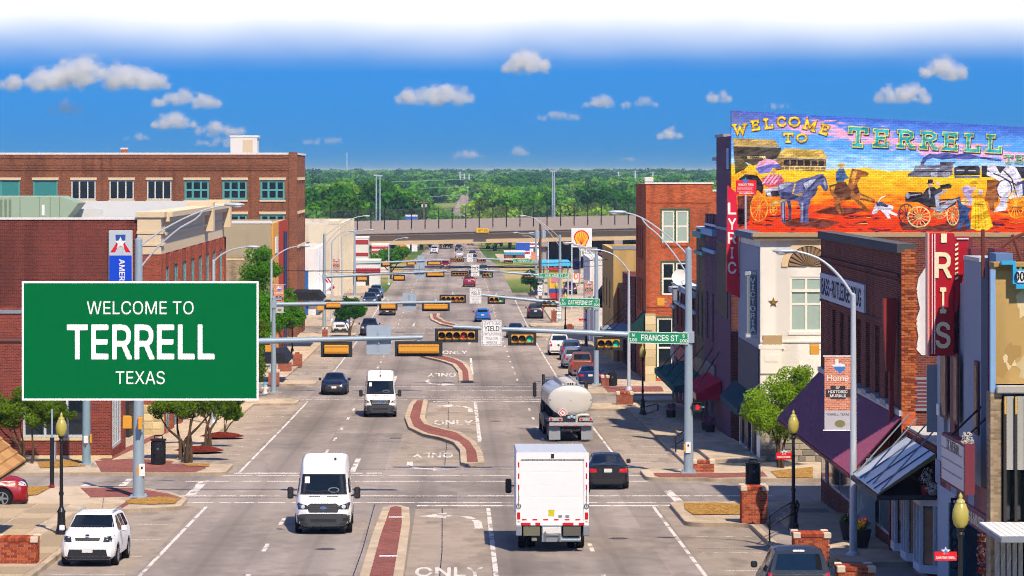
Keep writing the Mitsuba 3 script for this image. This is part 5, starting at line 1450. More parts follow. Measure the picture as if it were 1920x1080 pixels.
paint('painted_station', 'tan', [(140, 285), (470, 300), (505, 357), (148, 352)], 1)
paint('painted_station', 'darkwall', [(145, 350), (520, 362), (500, 442), (300, 500), (150, 430)], 1)
paint('painted_station', 'straw', [(540, 365), (840, 378), (882, 447), (483, 437)], 1)
paint('painted_station', 'wall', [(500, 440), (868, 450), (866, 548), (520, 534), (400, 545), (440, 470)], 1)
paint('painted_window', 'black', unary_union([rect(540 + 54 * q, 456 + q, 580 + 54 * q, 498 + q) for q in range(6)]), 1)
paint('painted_rail', 'cream', unary_union([rect(520, 506, 864, 512), rect(520, 528, 864, 533)] + [rect(540 + 40 * q, 508, 545 + 40 * q, 542) for q in range(9)]), 1)
paint('painted_gable', 'olive', [(150, 420), (205, 432), (262, 500), (230, 532), (160, 565)], 1)
paint('painted_board', 'cream', rect(254, 427, 396, 446), 1)
paint('painted_shadow', 'shade', [(520, 930), (700, 900), (980, 940), (880, 985), (560, 975)], 1)
paint('painted_shadow', 'shade', [(760, 865), (900, 822), (1210, 838), (1010, 892)], 1)
paint('painted_shadow', 'shade', [(175, 735), (300, 740), (270, 930), (190, 990)], 1)
paint('painted_carriage', 'gold', [(180, 575), (215, 540), (270, 530), (342, 556), (330, 578), (230, 574), (190, 606)], 1)
paint('painted_carriage', 'black', [(190, 604), (240, 566), (330, 578), (382, 640), (372, 724), (335, 690), (300, 735), (200, 700)], 1)
paint('painted_parasol', 'pink', [(315, 520), (345, 470), (400, 444), (470, 460), (505, 490), (440, 486), (380, 500)], 1)
paint('painted_parasol', 'violet', [(315, 520), (380, 500), (440, 486), (505, 490), (522, 524), (470, 520), (420, 556), (350, 566)], 1)
paint('painted_lady', 'rose', [(365, 602), (420, 572), (505, 572), (542, 612), (522, 652), (430, 672), (382, 652)], 1)
paint('painted_lady', 'pink', unary_union([LineString([(375 + 30 * q, 640), (425 + 30 * q, 575)]).buffer(7) for q in range(4)]), 1)
paint('painted_lady', 'skin', ell(455, 546, 18, 21), 1)
paint('painted_lady', 'gold', [(435, 545), (450, 520), (480, 528), (476, 542)], 1)
paint('painted_carriage', 'black', rect(400, 690, 520, 742), 1)
paint('painted_carriage', 'steel', [(382, 684), (500, 666), (512, 690), (432, 702), (445, 742), (412, 736)], 1)
paint('painted_wheel', 'wheel', wheel_shape(458, 842, 30, 46, 7, 8), 1)
paint('painted_horse', 'horse_d', [(560, 770), (590, 770), (598, 850), (592, 935), (572, 935), (578, 850)], 1)
paint('painted_horse', 'horse', [(495, 645), (560, 628), (625, 630), (680, 602), (760, 588), (800, 570), (838, 565), (868, 598), (886, 680), (868, 702), (845, 690), (826, 652), (800, 660), (790, 722), (748, 762), (728, 850), (736, 945), (664, 945), (668, 850), (650, 776), (600, 772), (552, 780), (548, 850), (556, 945), (522, 945), (515, 850), (512, 752), (495, 705)], 1)
paint('painted_mane', 'horse_d', [(680, 640), (720, 610), (800, 600), (846, 565), (850, 590), (780, 640), (740, 700), (700, 720)], 1)
paint('painted_shaft', 'shaft', [(425, 796), (560, 740), (682, 712), (684, 732), (560, 768), (432, 816)], 1)
paint('painted_strap', 'shaft', [(620, 640), (632, 640), (614, 720), (602, 720)], 1)
paint('painted_wheel', 'wheel', wheel_shape(346, 830, 70, 106, 9, 12), 1)
paint('painted_horse', 'brown', [(890, 655), (960, 640), (1036, 662), (1052, 580), (1072, 522), (1090, 530), (1140, 536), (1200, 556), (1186, 586), (1140, 588), (1108, 642), (1128, 708), (1250, 768), (1246, 792), (1120, 765), (1168, 810), (1212, 856), (1178, 858), (1080, 764), (978, 776), (1008, 868), (972, 878), (928, 806), (940, 772), (900, 715)], 1)
paint('painted_horse', 'brown_d', [(890, 655), (950, 640), (1000, 690), (1040, 740), (980, 760), (910, 700)], 1)
paint('painted_rider', 'denim', [(946, 548), (972, 522), (1004, 520), (1024, 570), (1048, 600), (1010, 610), (1000, 632), (942, 622)], 1)
paint('painted_rider', 'brown_d', [(950, 625), (1020, 628), (1060, 690), (1058, 765), (1018, 770), (1010, 700), (950, 660)], 1)
paint('painted_rider', 'skin', ell(986, 512, 15, 15), 1)
paint('painted_rider', 'straw', [(946, 510), (1022, 506), (1004, 482), (972, 482)], 1)
# right half
paint('painted_smoke', 'smoke', [(442, 442), (458, 400), (510, 366), (560, 372), (640, 358), (720, 372), (800, 362), (900, 388), (1080, 412), (1060, 428), (900, 404), (780, 412), (700, 402), (610, 414), (540, 398), (490, 412), (468, 444)], 2)
paint('painted_train', 'engine', [(388, 498), (396, 462), (440, 458), (444, 430), (468, 430), (468, 456), (592, 456), (592, 430), (712, 428), (712, 440), (692, 446), (692, 528), (640, 552), (340, 546), (346, 520)], 2)
paint('painted_train', 'engine_l', rect(400, 476, 590, 484).union(wheel_shape(545, 526, 26, 26, 6, 8)).union(wheel_shape(640, 526, 28, 28, 6, 8)), 2)
paint('painted_tender', 'black2', [(702, 474), (740, 460), (890, 458), (902, 480), (902, 532), (702, 538)], 2)
paint('painted_tender', 'engine', rect(705, 540, 900, 556), 2)
paint('painted_tender', 'steel', rect(720, 492, 780, 498).union(rect(810, 496, 870, 502)), 2)
paint('painted_train', 'gold', rect(684, 476, 697, 520).union(rect(902, 480, 914, 532)), 2)
paint('painted_coach', 'black2', [(916, 458), (1260, 470), (1260, 560), (916, 548)], 2)
paint('painted_shadow', 'shade', [(270, 900), (520, 930), (760, 890), (1020, 950), (700, 975), (300, 960)], 2)
paint('painted_dog', 'white', [(60, 832), (92, 752), (132, 742), (200, 768), (226, 772), (228, 796), (204, 810), (262, 838), (254, 852), (192, 832), (208, 870), (190, 874), (150, 826), (122, 800), (96, 828), (74, 838)], 2)
paint('painted_dog', 'horse_d', [(92, 742), (140, 742), (190, 770), (180, 786), (130, 772), (100, 776)], 2)
paint('painted_dog', 'white', LineString([(110, 744), (128, 712), (165, 694)]).buffer(4), 2)
paint('painted_wheel', 'black2', wheel_shape(330, 838, 62, 84, 9, 10), 2)
paint('painted_wheel', 'spoke', wheel_shape(592, 830, 52, 44, 8, 10), 2)
paint('painted_wheel', 'spoke', wheel_shape(692, 846, 50, 80, 9, 12), 2)
paint('painted_motor_carriage', 'black', [(322, 684), (350, 664), (450, 668), (470, 720), (560, 700), (600, 740), (728, 710), (712, 762), (590, 826), (520, 795), (420, 742), (322, 740)], 2)
paint('painted_lamp', 'engine_l', ell(340, 694, 16, 22), 2)
paint('painted_man', 'black2', [(448, 696), (490, 634), (540, 622), (566, 642), (600, 624), (614, 660), (544, 742), (470, 745)], 2)
paint('painted_man', 'skin', ell(516, 608, 17, 19).union(ell(576, 596, 16, 18)), 2)
paint('painted_man', 'black', rect(486, 594, 546, 600).union(rect(498, 566, 536, 596)), 2)
paint('painted_hood', 'black', [(590, 612), (664, 598), (684, 612), (676, 634), (602, 642)], 2)
paint('painted_seat', 'silver', [(550, 690), (640, 644), (646, 656), (584, 694), (586, 776), (640, 742), (730, 712), (732, 724), (600, 822), (520, 796), (524, 784), (560, 792)], 2)
paint('painted_wheel', 'spoke', wheel_shape(428, 858, 92, 84, 11, 14, 3), 2)
paint('painted_lady', 'lilac', [(758, 640), (806, 606), (852, 648), (858, 764), (802, 770), (790, 706)], 2)
paint('painted_boy', 'blue', [(716, 712), (746, 698), (752, 740), (792, 772), (834, 800), (812, 832), (836, 954), (802, 954), (778, 884), (758, 962), (728, 962), (742, 862), (736, 782)], 2)
paint('painted_boy', 'cream', ell(786, 740, 32, 26), 2)
paint('painted_man', 'brown', [(958, 572), (1050, 562), (1054, 640), (1042, 742), (1012, 742), (1016, 812), (982, 804), (968, 742), (938, 732), (958, 642)], 2)
paint('painted_lady', 'yellow', [(846, 716), (932, 716), (970, 820), (1006, 932), (964, 962), (880, 964), (828, 946), (836, 820)], 2)
paint('painted_fold', 'yellow_d', unary_union([LineString([(870 + 16 * q, 730), (866 + 28 * q, 950)]).buffer(4) for q in range(4)]), 2)
paint('painted_lady', 'yellow_d', [(828, 684), (868, 650), (912, 660), (922, 704), (842, 714)], 2)
paint('painted_lady', 'steel', [(896, 640), (926, 652), (918, 692), (890, 676)], 2)
paint('painted_lady', 'skin', ell(862, 630, 16, 18), 2)
paint('painted_hat', 'gold', [(818, 606), (892, 602), (872, 578), (838, 582)], 2)
paint('painted_white_horse', 'white', [(954, 532), (962, 460), (1012, 440), (1060, 522), (1118, 450), (1182, 474), (1246, 590), (1250, 704), (1130, 722), (1104, 808), (1006, 822), (1062, 742), (1030, 642), (1062, 582), (1002, 552)], 2)
paint('painted_harness', 'black2', ell(1092, 642, 62, 76).difference(ell(1092, 642, 54, 68)).union(LineString([(960, 500), (1060, 540), (1240, 640)]).buffer(5)).union(LineString([(1090, 500), (1150, 560), (1190, 700)]).buffer(5)), 2)
paint('painted_wagon', 'horse_d', [(1188, 590), (1290, 560), (1290, 700), (1200, 690)], 2)
paint('painted_wheel', 'gold', wheel_shape(1180, 762, 68, 110, 10, 14, 3), 2)
# lettering with slab serifs
STROKES = {'W': [[(0, 1), (.28, 0), (.5, .75), (.72, 0), (1, 1)], [(-.1, 1), (.16, 1)], [(.84, 1), (1.1, 1)]], 'E': [[(.15, 0), (.15, 1)], [(.0, 0), (.8, 0), (.8, .2)], [(.0, 1), (.78, 1), (.78, .8)], [(.15, .52), (.6, .52)]], 'L': [[(.15, 0), (.15, 1)], [(0, 1), (.34, 1)], [(0, 0), (.82, 0), (.82, .22)]],
           'C': [[(.9, .78), (.7, .97), (.45, 1), (.15, .8), (.05, .5), (.15, .2), (.45, 0), (.7, .03), (.92, .22)]], 'O': [[(.5, 0), (.16, .16), (.04, .5), (.16, .84), (.5, 1), (.84, .84), (.96, .5), (.84, .16), (.5, 0)]], 'M': [[(.12, 0), (.12, 1), (.5, .25), (.88, 1), (.88, 0)], [(0, 0), (.26, 0)], [(.74, 0), (1, 0)]],
           'T': [[(.5, 0), (.5, 1)], [(.02, .8), (.02, 1), (.98, 1), (.98, .8)], [(.3, 0), (.7, 0)]], 'R': [[(.15, 0), (.15, 1)], [(0, 1), (.6, 1), (.84, .88), (.84, .66), (.6, .52), (.15, .52)], [(.5, .52), (.82, 0), (1, 0)], [(0, 0), (.32, 0)]]}


def mural_letter(ch, cx, cy, h, w, rot, zoom, fill, rim, bold=.1):
    g = unary_union([LineString([((x - .5) * w, (.5 - y) * h) for x, y in s]).buffer(bold * h, cap_style=3, join_style=2) for s in STROKES[ch]])
    g = shapely.affinity.translate(shapely.affinity.rotate(g, rot, origin=(0, 0)), cx, cy)
    paint('letter_shadow', 'ink', shapely.affinity.translate(g.buffer(.05 * h), .05 * h, .05 * h), zoom)
    paint('letter_rim', rim, g.buffer(.045 * h, join_style=2), zoom)
    paint('letter', fill, g.buffer(-.005 * h), zoom)


for col, zoom, polys_ in (('silver', 1, ([(500, 650), (560, 634), (600, 640), (560, 670), (505, 690)], [(690, 640), (740, 612), (790, 604), (760, 640), (710, 690)], [(852, 600), (872, 640), (866, 680), (846, 640)], [(526, 790), (536, 790), (540, 930), (530, 930)], [(676, 790), (690, 790), (684, 930), (674, 930)])),
                          ('horse_d', 1, ([(520, 700), (600, 720), (660, 740), (600, 768), (520, 760)], [(700, 790), (708, 790), (704, 945), (690, 945)], [(536, 800), (546, 790), (548, 940), (542, 940)], [(750, 700), (800, 660), (800, 690), (770, 740)])),
                          ('wheel', 1, ([(1062, 600), (1080, 545), (1110, 548), (1096, 600), (1080, 650)], [(900, 665), (940, 655), (930, 700), (910, 700)], [(1130, 730), (1220, 762), (1215, 772), (1130, 748)])),
                          ('brown_d', 1, ([(1104, 640), (1128, 700), (1100, 735), (1080, 690)], [(1170, 560), (1200, 562), (1186, 580)], [(960, 800), (975, 790), (1000, 864), (985, 868)])),
                          ('steel', 2, ([(970, 520), (1000, 470), (1015, 500), (1000, 545)], [(1130, 480), (1170, 490), (1200, 560), (1150, 540)], [(1070, 700), (1120, 715), (1098, 800), (1070, 806)], [(1180, 620), (1230, 600), (1236, 690), (1190, 690)])),
                          ('black2', 2, ([(400, 500), (690, 500), (690, 508), (400, 508)], [(600, 440), (640, 440), (640, 456), (600, 456)], [(444, 428), (468, 426), (474, 434), (440, 436)])),
                          ('engine_l', 2, ([(340, 690), (440, 676), (440, 684), (340, 700)], [(560, 740), (690, 728), (690, 734), (560, 750)], [(500, 650), (512, 636), (520, 700), (508, 716)]))):
    for q_ in polys_:
        paint('painted_shading', col, q_, zoom)
rg = np.random.default_rng(77)
for q_ in range(46):
    a_, b_ = rg.uniform(280, 1240), rg.uniform(700, 960)
    paint('painted_stroke', ('shade', 'wheel', 'brown')[q_ % 3], LineString([(a_, b_), (a_ + rg.uniform(30, 90), b_ + rg.uniform(-6, 10))]).buffer(rg.uniform(1.5, 4)), 1 + q_ % 2) if b_ > 880 or q_ % 2 else None
for ch, cx, cy, rot in (('W', 195, 216, -3), ('E', 322, 186, -9), ('L', 424, 172, -8), ('C', 520, 158, -4), ('O', 620, 160, 3), ('M', 742, 186, 16), ('E', 858, 222, 20)):
    mural_letter(ch, cx, cy, 68, 88 if ch in 'WMO' else 66, rot, 1, 'letter', 'yellow_d', .09)
mural_letter('T', 572, 284, 62, 70, 2, 1, 'letter', 'yellow_d', .09)
mural_letter('O', 678, 286, 62, 80, 2, 1, 'letter', 'yellow_d', .09)
mural_letter('T', 1115, 278, 128, 130, 3, 1, 'teal', 'letter', .1)
for ch, cx, cy in (('E', 140, 246), ('R', 328, 254), ('R', 506, 262), ('E', 680, 272), ('L', 852, 282), ('L', 1022, 290)):
    mural_letter(ch, cx, cy, 116, 118, 3, 2, 'teal', 'letter', .1)
for ch, cx in (('T', 1125), ('E', 1215)):
    mural_letter(ch, cx, 408, 52, 60, 3, 2, 'teal', 'letter', .1)
k = part(mural, 'painted_caption', facing(text('TERRELL', .09, .01, True, .7), (wx(1340 + 325 / 4.153, YM), YM - .04, wz(190 + 437 / 4.153, YM))), 'mat_mural_figure', row=MI['black'])

s = thing('mural_plaque', 'red information board on a grey pole in front of the mural', 'sign')
YP = 176.5
part(s, 'board', rbox(wx(1380, YP), wx(1418, YP), YP - .05, YP, wz(365, YP), wz(338, YP), .01), mat('board_red', 'd8161c', .5))
part(s, 'pole', tube([(wx(1398, YP), YP, 8.2), (wx(1398, YP), YP, wz(365, YP))], .05, 8), GALV2)
part(s, 'emblem', facing(extr(star(.2), .02), (wx(1397.5, YP), YP - .05, wz(339, YP))), mat('emblem_blue', '3a78c0', .5))
part(s, 'lettering', facing(text('MURALS OF TERRELL', .11, .01, True, .8), (wx(1399, YP), YP - .05, wz(346, YP))), WHITE)
for q in range(4):
    part(s, 'text_line', bx(wx(1382, YP), wx(1412 - 2 * (q % 2), YP), YP - .056, YP - .051, wz(351.2 + 2.6 * q, YP), wz(350.4 + 2.6 * q, YP)), mat('text_pink', 'e8b0b0', .6))
part(s, 'lettering', facing(text('terrelltexas', .09, .01, True, .75), (wx(1399, YP), YP - .05, wz(362, YP))), WHITE)
s = thing('lyric_sign', 'red vertical blade sign with white letters on the plum building', 'sign')
YL = 172.0
la, lb = wx(1362, YL), wx(1387, YL)
part(s, 'cabinet', hexa([(la, YL, wz(546, YL)), (lb, YL, wz(559, YL)), (lb, YL + .35, wz(559, YL)), (la, YL + .35, wz(546, YL))], [(la + .06, YL, wz(347, YL)), (lb - .16, YL, wz(362, YL)), (lb - .16, YL + .35, wz(362, YL)), (la + .06, YL + .35, wz(347, YL))]), mat('lyric_red', 'd41430', .4))
for ch, yc in (('L', 391), ('Y', 420), ('R', 446), ('I', 474), ('C', 502)):
    part(s, 'letter', facing(text(ch, .56, .03, True, .42 if ch != 'I' else .14), (wx(1372.5, YL), YL, wz(yc, YL))), WHITE)
part(s, 'bracket', cat(bx(lb - .1, 14.35, YL + .12, YL + .2, 7.5, 7.6), bx(lb, 14.35, YL + .12, YL + .2, 10, 10.1)), BLACK)

# the shop row between the mural building and the second crossing
def shop(name, label, y0, y1, ztop, kind, material, accents, ground):
    t = thing(name, label, 'building')
    z0 = G(y0) - .3
    hol = []
    n_ = max(1, int((y1 - y0) / 3.4))
    for q in range(n_):
        c = (q + .5) * (y1 - y0 - .35) / n_
        if ztop - z0 > 8:
            hol.append((c - .75, 5.2, c + .75, 7.9))
        hol.append((c - 1.2, .5, c + 1.2, 3.0))
    shell(t, RF, RF + 18, y0, y1, z0, ztop, kind, material, street=WEST, street_holes=hol)
    for h_ in hol:
        window(t, (RF, y1, z0), WEST, h_, mat(accents, accents, .6), SHADEG, .14, .14, 2, 2 if h_[1] > 2 else 1)
    part(t, 'cornice', cat(bx(RF - .25, RF - .003, y0, y1, ztop - .5, ztop - .15), bx(RF - .15, RF - .003, y0, y1, ztop - 1.5, ztop - 1.3)), mat(accents, accents, .6))
    part(t, 'fascia', bx(RF - .12, RF - .004, y0 + .1, y1 - .1, z0 + 3.1, z0 + 4.0), mat(ground, ground, .6))
    part(t, 'coping', bx(RF - .05, RF + .4, y0, y1, ztop, ztop + .12), COPING)
    return t


t = shop('purple_shop', 'narrow purple brick shop with notched parapet', 188.1, 197, 9.7, 'purple', 'brick', '7ab0d0', '4a5060')
for q in range(4):
    brick(t, 'merlon', bx(RF, RF + .4, 188.3 + 2.4 * q, 189.6 + 2.4 * q, 9.83, 10.35), 'purple')
shop('olive_shop', 'narrow olive brick shop with a teal window hood', 197.1, 204, 9.4, 'olive', 'brick', '5a9a94', '7a6a50')
t = shop('maroon_shop', 'low maroon shop with satellite dishes on its flat roof', 204.1, 223, 5.7, 'maroon', 'brick', 'a8bcc8', '8a3a48')
shop('grey_shop', 'low grey brick shop next to the second crossing', 223.1, 227.0, 5.3, 'olive', 'brick', 'b4b8ba', '8a949a')
k = thing('satellite_dish', 'white satellite dish on the maroon shop roof', 'satellite dish')
dv, df = lathe([(.01, 0), (.3, .06), (.52, .2), (.5, .2), (.3, .09), (.01, .03)], 18)
part(k, 'dish', frame((dv, df), (wx(1275, 208), 208, wz(522, 208)), (1, 0, 0), (0, .35, .94), (0, -.94, .35)), WHITE, True)
part(k, 'mast', tube([(wx(1275, 208), 208.2, 4.6), (wx(1275, 208), 208.1, wz(522, 208))], .04, 6), GALV)
part(k, 'feed', tube([(wx(1275, 208), 208, wz(530, 208)), (wx(1282, 208), 207.4, wz(524, 208))], .025, 5), GALV2)
k = thing('roof_vent', 'grey box vent on the low roof beside the satellite dish', 'roof vent')
part(k, 'box', rbox(wx(1262, 210), wx(1270, 210), 210, 211, 4.8, wz(540, 210), .03), STEEL_GREY)
part(k, 'cowl', rbox(wx(1260.5, 210), wx(1271.5, 210), 209.9, 211.1, wz(540, 210), wz(537, 210), .02), GALV2)
k = thing('roof_duct', 'dark hooded exhaust duct behind the orange brick parapet', 'roof duct')
part(k, 'duct', bx(wx(1331, 257), wx(1334, 257), 257, 257.3, 9, wz(382, 257)), DARK)
part(k, 'hood', hexa([(wx(1326, 257), 256.8, wz(386, 257)), (wx(1341, 257), 256.8, wz(386, 257)), (wx(1341, 257), 257.6, wz(386, 257)), (wx(1326, 257), 257.6, wz(386, 257))], [(wx(1327, 257), 256.8, wz(372, 257)), (wx(1340, 257), 256.8, wz(372, 257)), (wx(1340, 257), 257.6, wz(372, 257)), (wx(1327, 257), 257.6, wz(372, 257))]), mat('duct_grey', '3c4448', .5))

# shop awnings of that row
def cloth_awning(name, label, y0, y1, zh, zl, xo, colr, stripes=None, rods=0):
    a_ = thing(name, label, 'awning')
    m = mat('cloth_' + colr, colr, .85, 0, .2)
    part(a_, 'cloth', hexa([(xo, y0, zl), (RF - .06, y0, zl), (RF - .06, y1, zl), (xo, y1, zl)], [(xo, y0, zl + .06), (RF - .06, y0, zh), (RF - .06, y1, zh), (xo, y1, zl + .06)]), m)
    part(a_, 'valance', bx(xo - .03, xo - .004, y0, y1, zl - .28, zl + .05), mat('val_' + (stripes or colr), stripes or colr, .8))
    part(a_, 'valance', bx(xo, RF - .1, y0 - .03, y0 - .004, zl - .28, zl - .004), m)
    for q in range(rods):
        y = y0 + (q + .5) * (y1 - y0) / rods
        part(a_, 'tie_rod', tube([(xo + .1, y, zl + .1), (RF, y, zl + 2.2)], .03, 5), BLACK)
    return a_


ZG = G(190)
cloth_awning('red_awning', 'red cloth awning with a cream edge over the right pavement', 184, 193, 1.5, .72, 12.9, 'b01836', 'd8b890', 2)
cloth_awning('teal_awning', 'dark teal awning next to the red awning, nearest the cream corner', 164, 175, 2.1, 1.3, 13.5, '1a3c48')
cloth_awning('green_awning', 'dark green flat awning beyond the red one', 195, 214, .95, .42, 12.4, '16504c', None, 3)
cloth_awning('green_awning', 'small dark green awning on the orange brick corner building', 254.2, 257, 2.6, 1.0, 13.0, '1c3c3c')
k = thing('number_sign', 'white street number letters on a dark shop front by the corner tree', 'sign')
part(k, 'board', bx(wx(1393, 163.5), wx(1413, 163.5), 163.5, 163.56, wz(776, 163.5), wz(766, 163.5)), mat('sign_black', '14181c', .6))
part(k, 'lettering', facing(text('119 W', .2, .012, True), (wx(1403, 163.5), 163.5, wz(771, 163.5))), WHITE)
for px, py, Y in ((1325, 803, 186), (1331, 806, 184), (1258, 765, 200)):
    k = thing('flower_pot', 'dark pot of pink flowers on the right pavement', 'plant pot', 'flower pots by the shop doors')
    x = wx(px, Y)
    part(k, 'pot', lathe([(.01, 0), (.22, 0), (.3, .55), (.26, .55), (.01, .5)], 12, (x, Y, G(Y) + .16)), mat('pot_dark', '2a2428', .7), True)
    m_, uv_ = leaves([(x, Y, G(Y) + .9)], [.32], 160, .12, 4, 31)
    part(k, 'flowers', m_, mat('petal_mauve', '8a4a6a', .8))

# orange brick corner building beyond the second crossing
t = thing('orange_brick_building', 'three-bay orange brick corner building with green and cream sash windows', 'building')
YO, XO = 254.0, 14.05
z0, zt = G(254) - .2, wz(345, YO)
oh = [(wx(a, YO) - XO, wz(d, YO) - z0, wx(b, YO) - XO, wz(c, YO) - z0) for a, b, c, d in ((1241, 1265, 394, 455), (1267, 1291, 394, 455), (1241, 1265, 492, 553), (1267, 1291, 492, 553))] + [(wx(1232, YO) - XO, .6, wx(1262, YO) - XO, wz(596, YO) - z0)]
shell(t, XO, 19, YO, 268, z0, zt, 'orange', front_holes=oh, street=WEST, street_holes=[(2 + 3.4 * q, a, 3.4 + 3.4 * q, a + 2.5) for q in range(3) for a in (5.3, 9.3)])
for h_ in oh:
    w_ = window(t, (XO, YO, z0), CAM, h_, mat('cream_sash', 'e6e0cc', .6), GREENG if h_[1] > 9 else 'mat_glass', .05, .13, 1, 2)
    part(w_, 'casing', facing(cat(bx(h_[0] - .1, h_[0] - .003, h_[1], h_[3], -.02, .05), bx(h_[2] + .003, h_[2] + .1, h_[1], h_[3], -.02, .05), bx(h_[0] - .1, h_[2] + .1, h_[3] + .003, h_[3] + .12, -.02, .06)), (XO, YO, z0), CAM), mat('green_casing', '39583a', .6))
brick(t, 'sill', bx(wx(1240, YO), wx(1292, YO), YO - .1, YO - .004, wz(462, YO), wz(457, YO)), 'orange')
for zz, d in ((wz(380, YO), .08), (wz(576, YO), .1), (wz(584, YO), .06)):
    brick(t, 'band', bx(XO + .1, wx(1330, YO), YO - d, YO - .003, zz, zz + .1), 'orange')
coping(t, XO, 19, YO, YO + .35, zt, .13)
part(t, 'corner_finial', rbox(XO - .1, XO + .55, YO - .1, YO + .6, zt + .14, zt + .5, .05), COPING)
brick(t, 'wall', bx(19.003, 32, YO + .02, YO + .4, z0, wz(359, YO)), 'orange')
coping(t, 19.1, 32, YO + .02, YO + .4, wz(359, YO), .13)
part(t, 'roof', bx(19.003, 32, YO + .41, 268, wz(375, YO), wz(372, YO)), ROOF)
b_ = part(t, 'corner_stone', bx(XO - .05, XO + .72, YO - .09, YO - .004, z0, wz(588, YO)), mat('stone_edge', 'b8a878', .9))
for q in range(8):
    part(b_, 'stone', rbox(XO - .06, XO + .73, YO - .13, YO - .091, z0 + .25 + .62 * q, z0 + .84 + .62 * q, .015), mat(f'lime{q % 3}', ('cdb98a', 'dccb9e', 'c2ae7e')[q % 3], .9))
for px, py in ((1240, 570), (1240, 560)):
    pass

# further right: shops, tan block, filling station
t = thing('tan_block', 'tan stucco block with a grey flat roof beyond the orange brick building', 'building')
z0 = G(290) - .2
shell(t, wx(1150, 290), 30, 290, 312, z0, wz(468, 290), 'ochre', 'stucco', street=WEST, street_holes=[(2, 4.6, 4, 7), (8, 4.6, 10, 7), (14, 4.6, 16, 7)])
coping(t, wx(1150, 290), 30, 290, 290.35, wz(468, 290), .3, STEEL_GREY)
part(t, 'door', bx(wx(1157, 290), wx(1161, 290), 289.9, 289.99, z0, wz(540, 290)), mat('brick_red_facade', 'a83a20', .8))
t = thing('brown_shop', 'brown brick shop front with dark upper windows, right pavement beyond the crossing', 'building')
shell(t, 14.0, 26, 269, 289, G(270) - .2, wz(560, 270) + 1.6, 'maroon', street=WEST, street_holes=[(2, .4, 7, 3), (9, .4, 16, 3)])
t = thing('white_gable_shop', 'shop with a bright white gable wall and dark awning beside the second street name sign', 'building')
z0 = G(335) - .2
stucco(t, 'wall', bx(wx(1106, 335), wx(1131, 335), 335, 352, z0, wz(487, 335)), 'white')
stucco(t, 'wall', bx(wx(1131, 335) + .003, 26, 335.1, 352, z0, wz(480, 335)), 'plum')
part(t, 'roof', bx(wx(1106, 335) - .05, wx(1131, 335) + .05, 334.9, 352.1, wz(487, 335), wz(484, 335)), COPING)
part(t, 'downpipe', tube([(wx(1117, 335), 334.9, z0), (wx(1117, 335), 334.9, wz(487, 335))], .08, 6), GALV)
for q in range(3):
    part(t, 'pier', bx(wx(1133 + 7 * q, 330), wx(1137 + 7 * q, 330), 330, 330.4, G(330), wz(490, 330)), mat(f'pier_mauve{q % 2}', ('5e3440', '7a6258')[q % 2], .8))
cloth_awning('black_awning', 'black sloping awning on the shop beyond the second street name sign', 312.2, 322, 2.8, .6, 12.6, '14161c')
cloth_awning('grey_awning', 'flat grey awning hung on white rods beyond the second signal pole', 270, 286, 0.2, -.25, 12.0, '7c8490', 'c8ba96', 3)
k = thing('fuel_sign', 'tall white filling station sign with a red and yellow scallop shell', 'sign')
YG = 420.0
part(k, 'cabinet', rbox(wx(1071, YG), wx(1110, YG), YG, YG + .5, wz(464, YG), wz(428, YG), .05), WHITE)
cxs, czs, us = wx(1090, YG), wz(449, YG), YG / FPX
shell_out = unary_union([Polygon([(-14, 2)] + [(14.5 * math.cos(a), 2 + 15.5 * math.sin(a)) for a in np.linspace(math.pi, 0, 25)] + [(9, -10), (8, -13), (-8, -13), (-9, -10)])])
part(k, 'shell_rim', facing(extr(shapely.affinity.scale(shell_out, us, us, origin=(0, 0)), .03), (cxs, YG - .002, czs)), mat('flag_red', 'd01020', .5))
part(k, 'shell', facing(extr(shapely.affinity.scale(shell_out, us * .86, us * .86, origin=(0, 0)), .03), (cxs, YG - .033, czs)), mat('shell_yellow', 'f2b80c', .5))
for a in np.linspace(.35, math.pi - .35, 7):
    part(k, 'shell_rib', facing(hexa([(0 - .03, -10 * us, 0), (.03, -10 * us, 0), (11.5 * us * math.cos(a) + .03, (2 + 12.3 * math.sin(a)) * us, 0), (11.5 * us * math.cos(a) - .03, (2 + 12.3 * math.sin(a)) * us, 0)], [(0 - .03, -10 * us, .02), (.03, -10 * us, .02), (11.5 * us * math.cos(a) + .03, (2 + 12.3 * math.sin(a)) * us, .02), (11.5 * us * math.cos(a) - .03, (2 + 12.3 * math.sin(a)) * us, .02)]), (cxs, YG - .064, czs)), mat('flag_red', 'd01020', .5))
part(k, 'pole', cat(bx(wx(1071, YG), wx(1073.5, YG), YG + .1, YG + .4, G(YG), wz(464, YG)), bx(wx(1087, YG), wx(1088.5, YG), YG + .1, YG + .4, G(YG), wz(464, YG))), GALV2)
part(k, 'price_panel', bx(wx(1074, YG), wx(1086.5, YG), YG + .05, YG + .35, wz(506, YG), wz(485, YG)), mat('panel_navy', '10264e', .5))
pn = part(k, 'orange_panel', bx(wx(1074, YG), wx(1086.5, YG), YG + .05, YG + .35, wz(530, YG), wz(506.5, YG)), mat('panel_white_red', 'e8dcd0', .5))
part(pn, 'emblem', facing(extr(ell(0, 0, .26, .42).difference(ell(0.03, 0, .12, .26)), .03), (wx(1079.5, YG), YG + .045, wz(518, YG))), mat('emblem_orange', 'e07010', .5))
part(pn, 'edge', bx(wx(1085, YG), wx(1086.5, YG), YG + .02, YG + .049, wz(530, YG), wz(506.5, YG)), mat('flag_red', 'd01020', .5))
k = thing('grey_letter_sign', 'grey sign with pale letters below the filling station sign', 'sign')
part(k, 'board', bx(wx(1086, 418), wx(1120, 418), 418, 418.3, wz(482, 418), wz(464, 418)), mat('board_grey', '8a8e8c', .6))
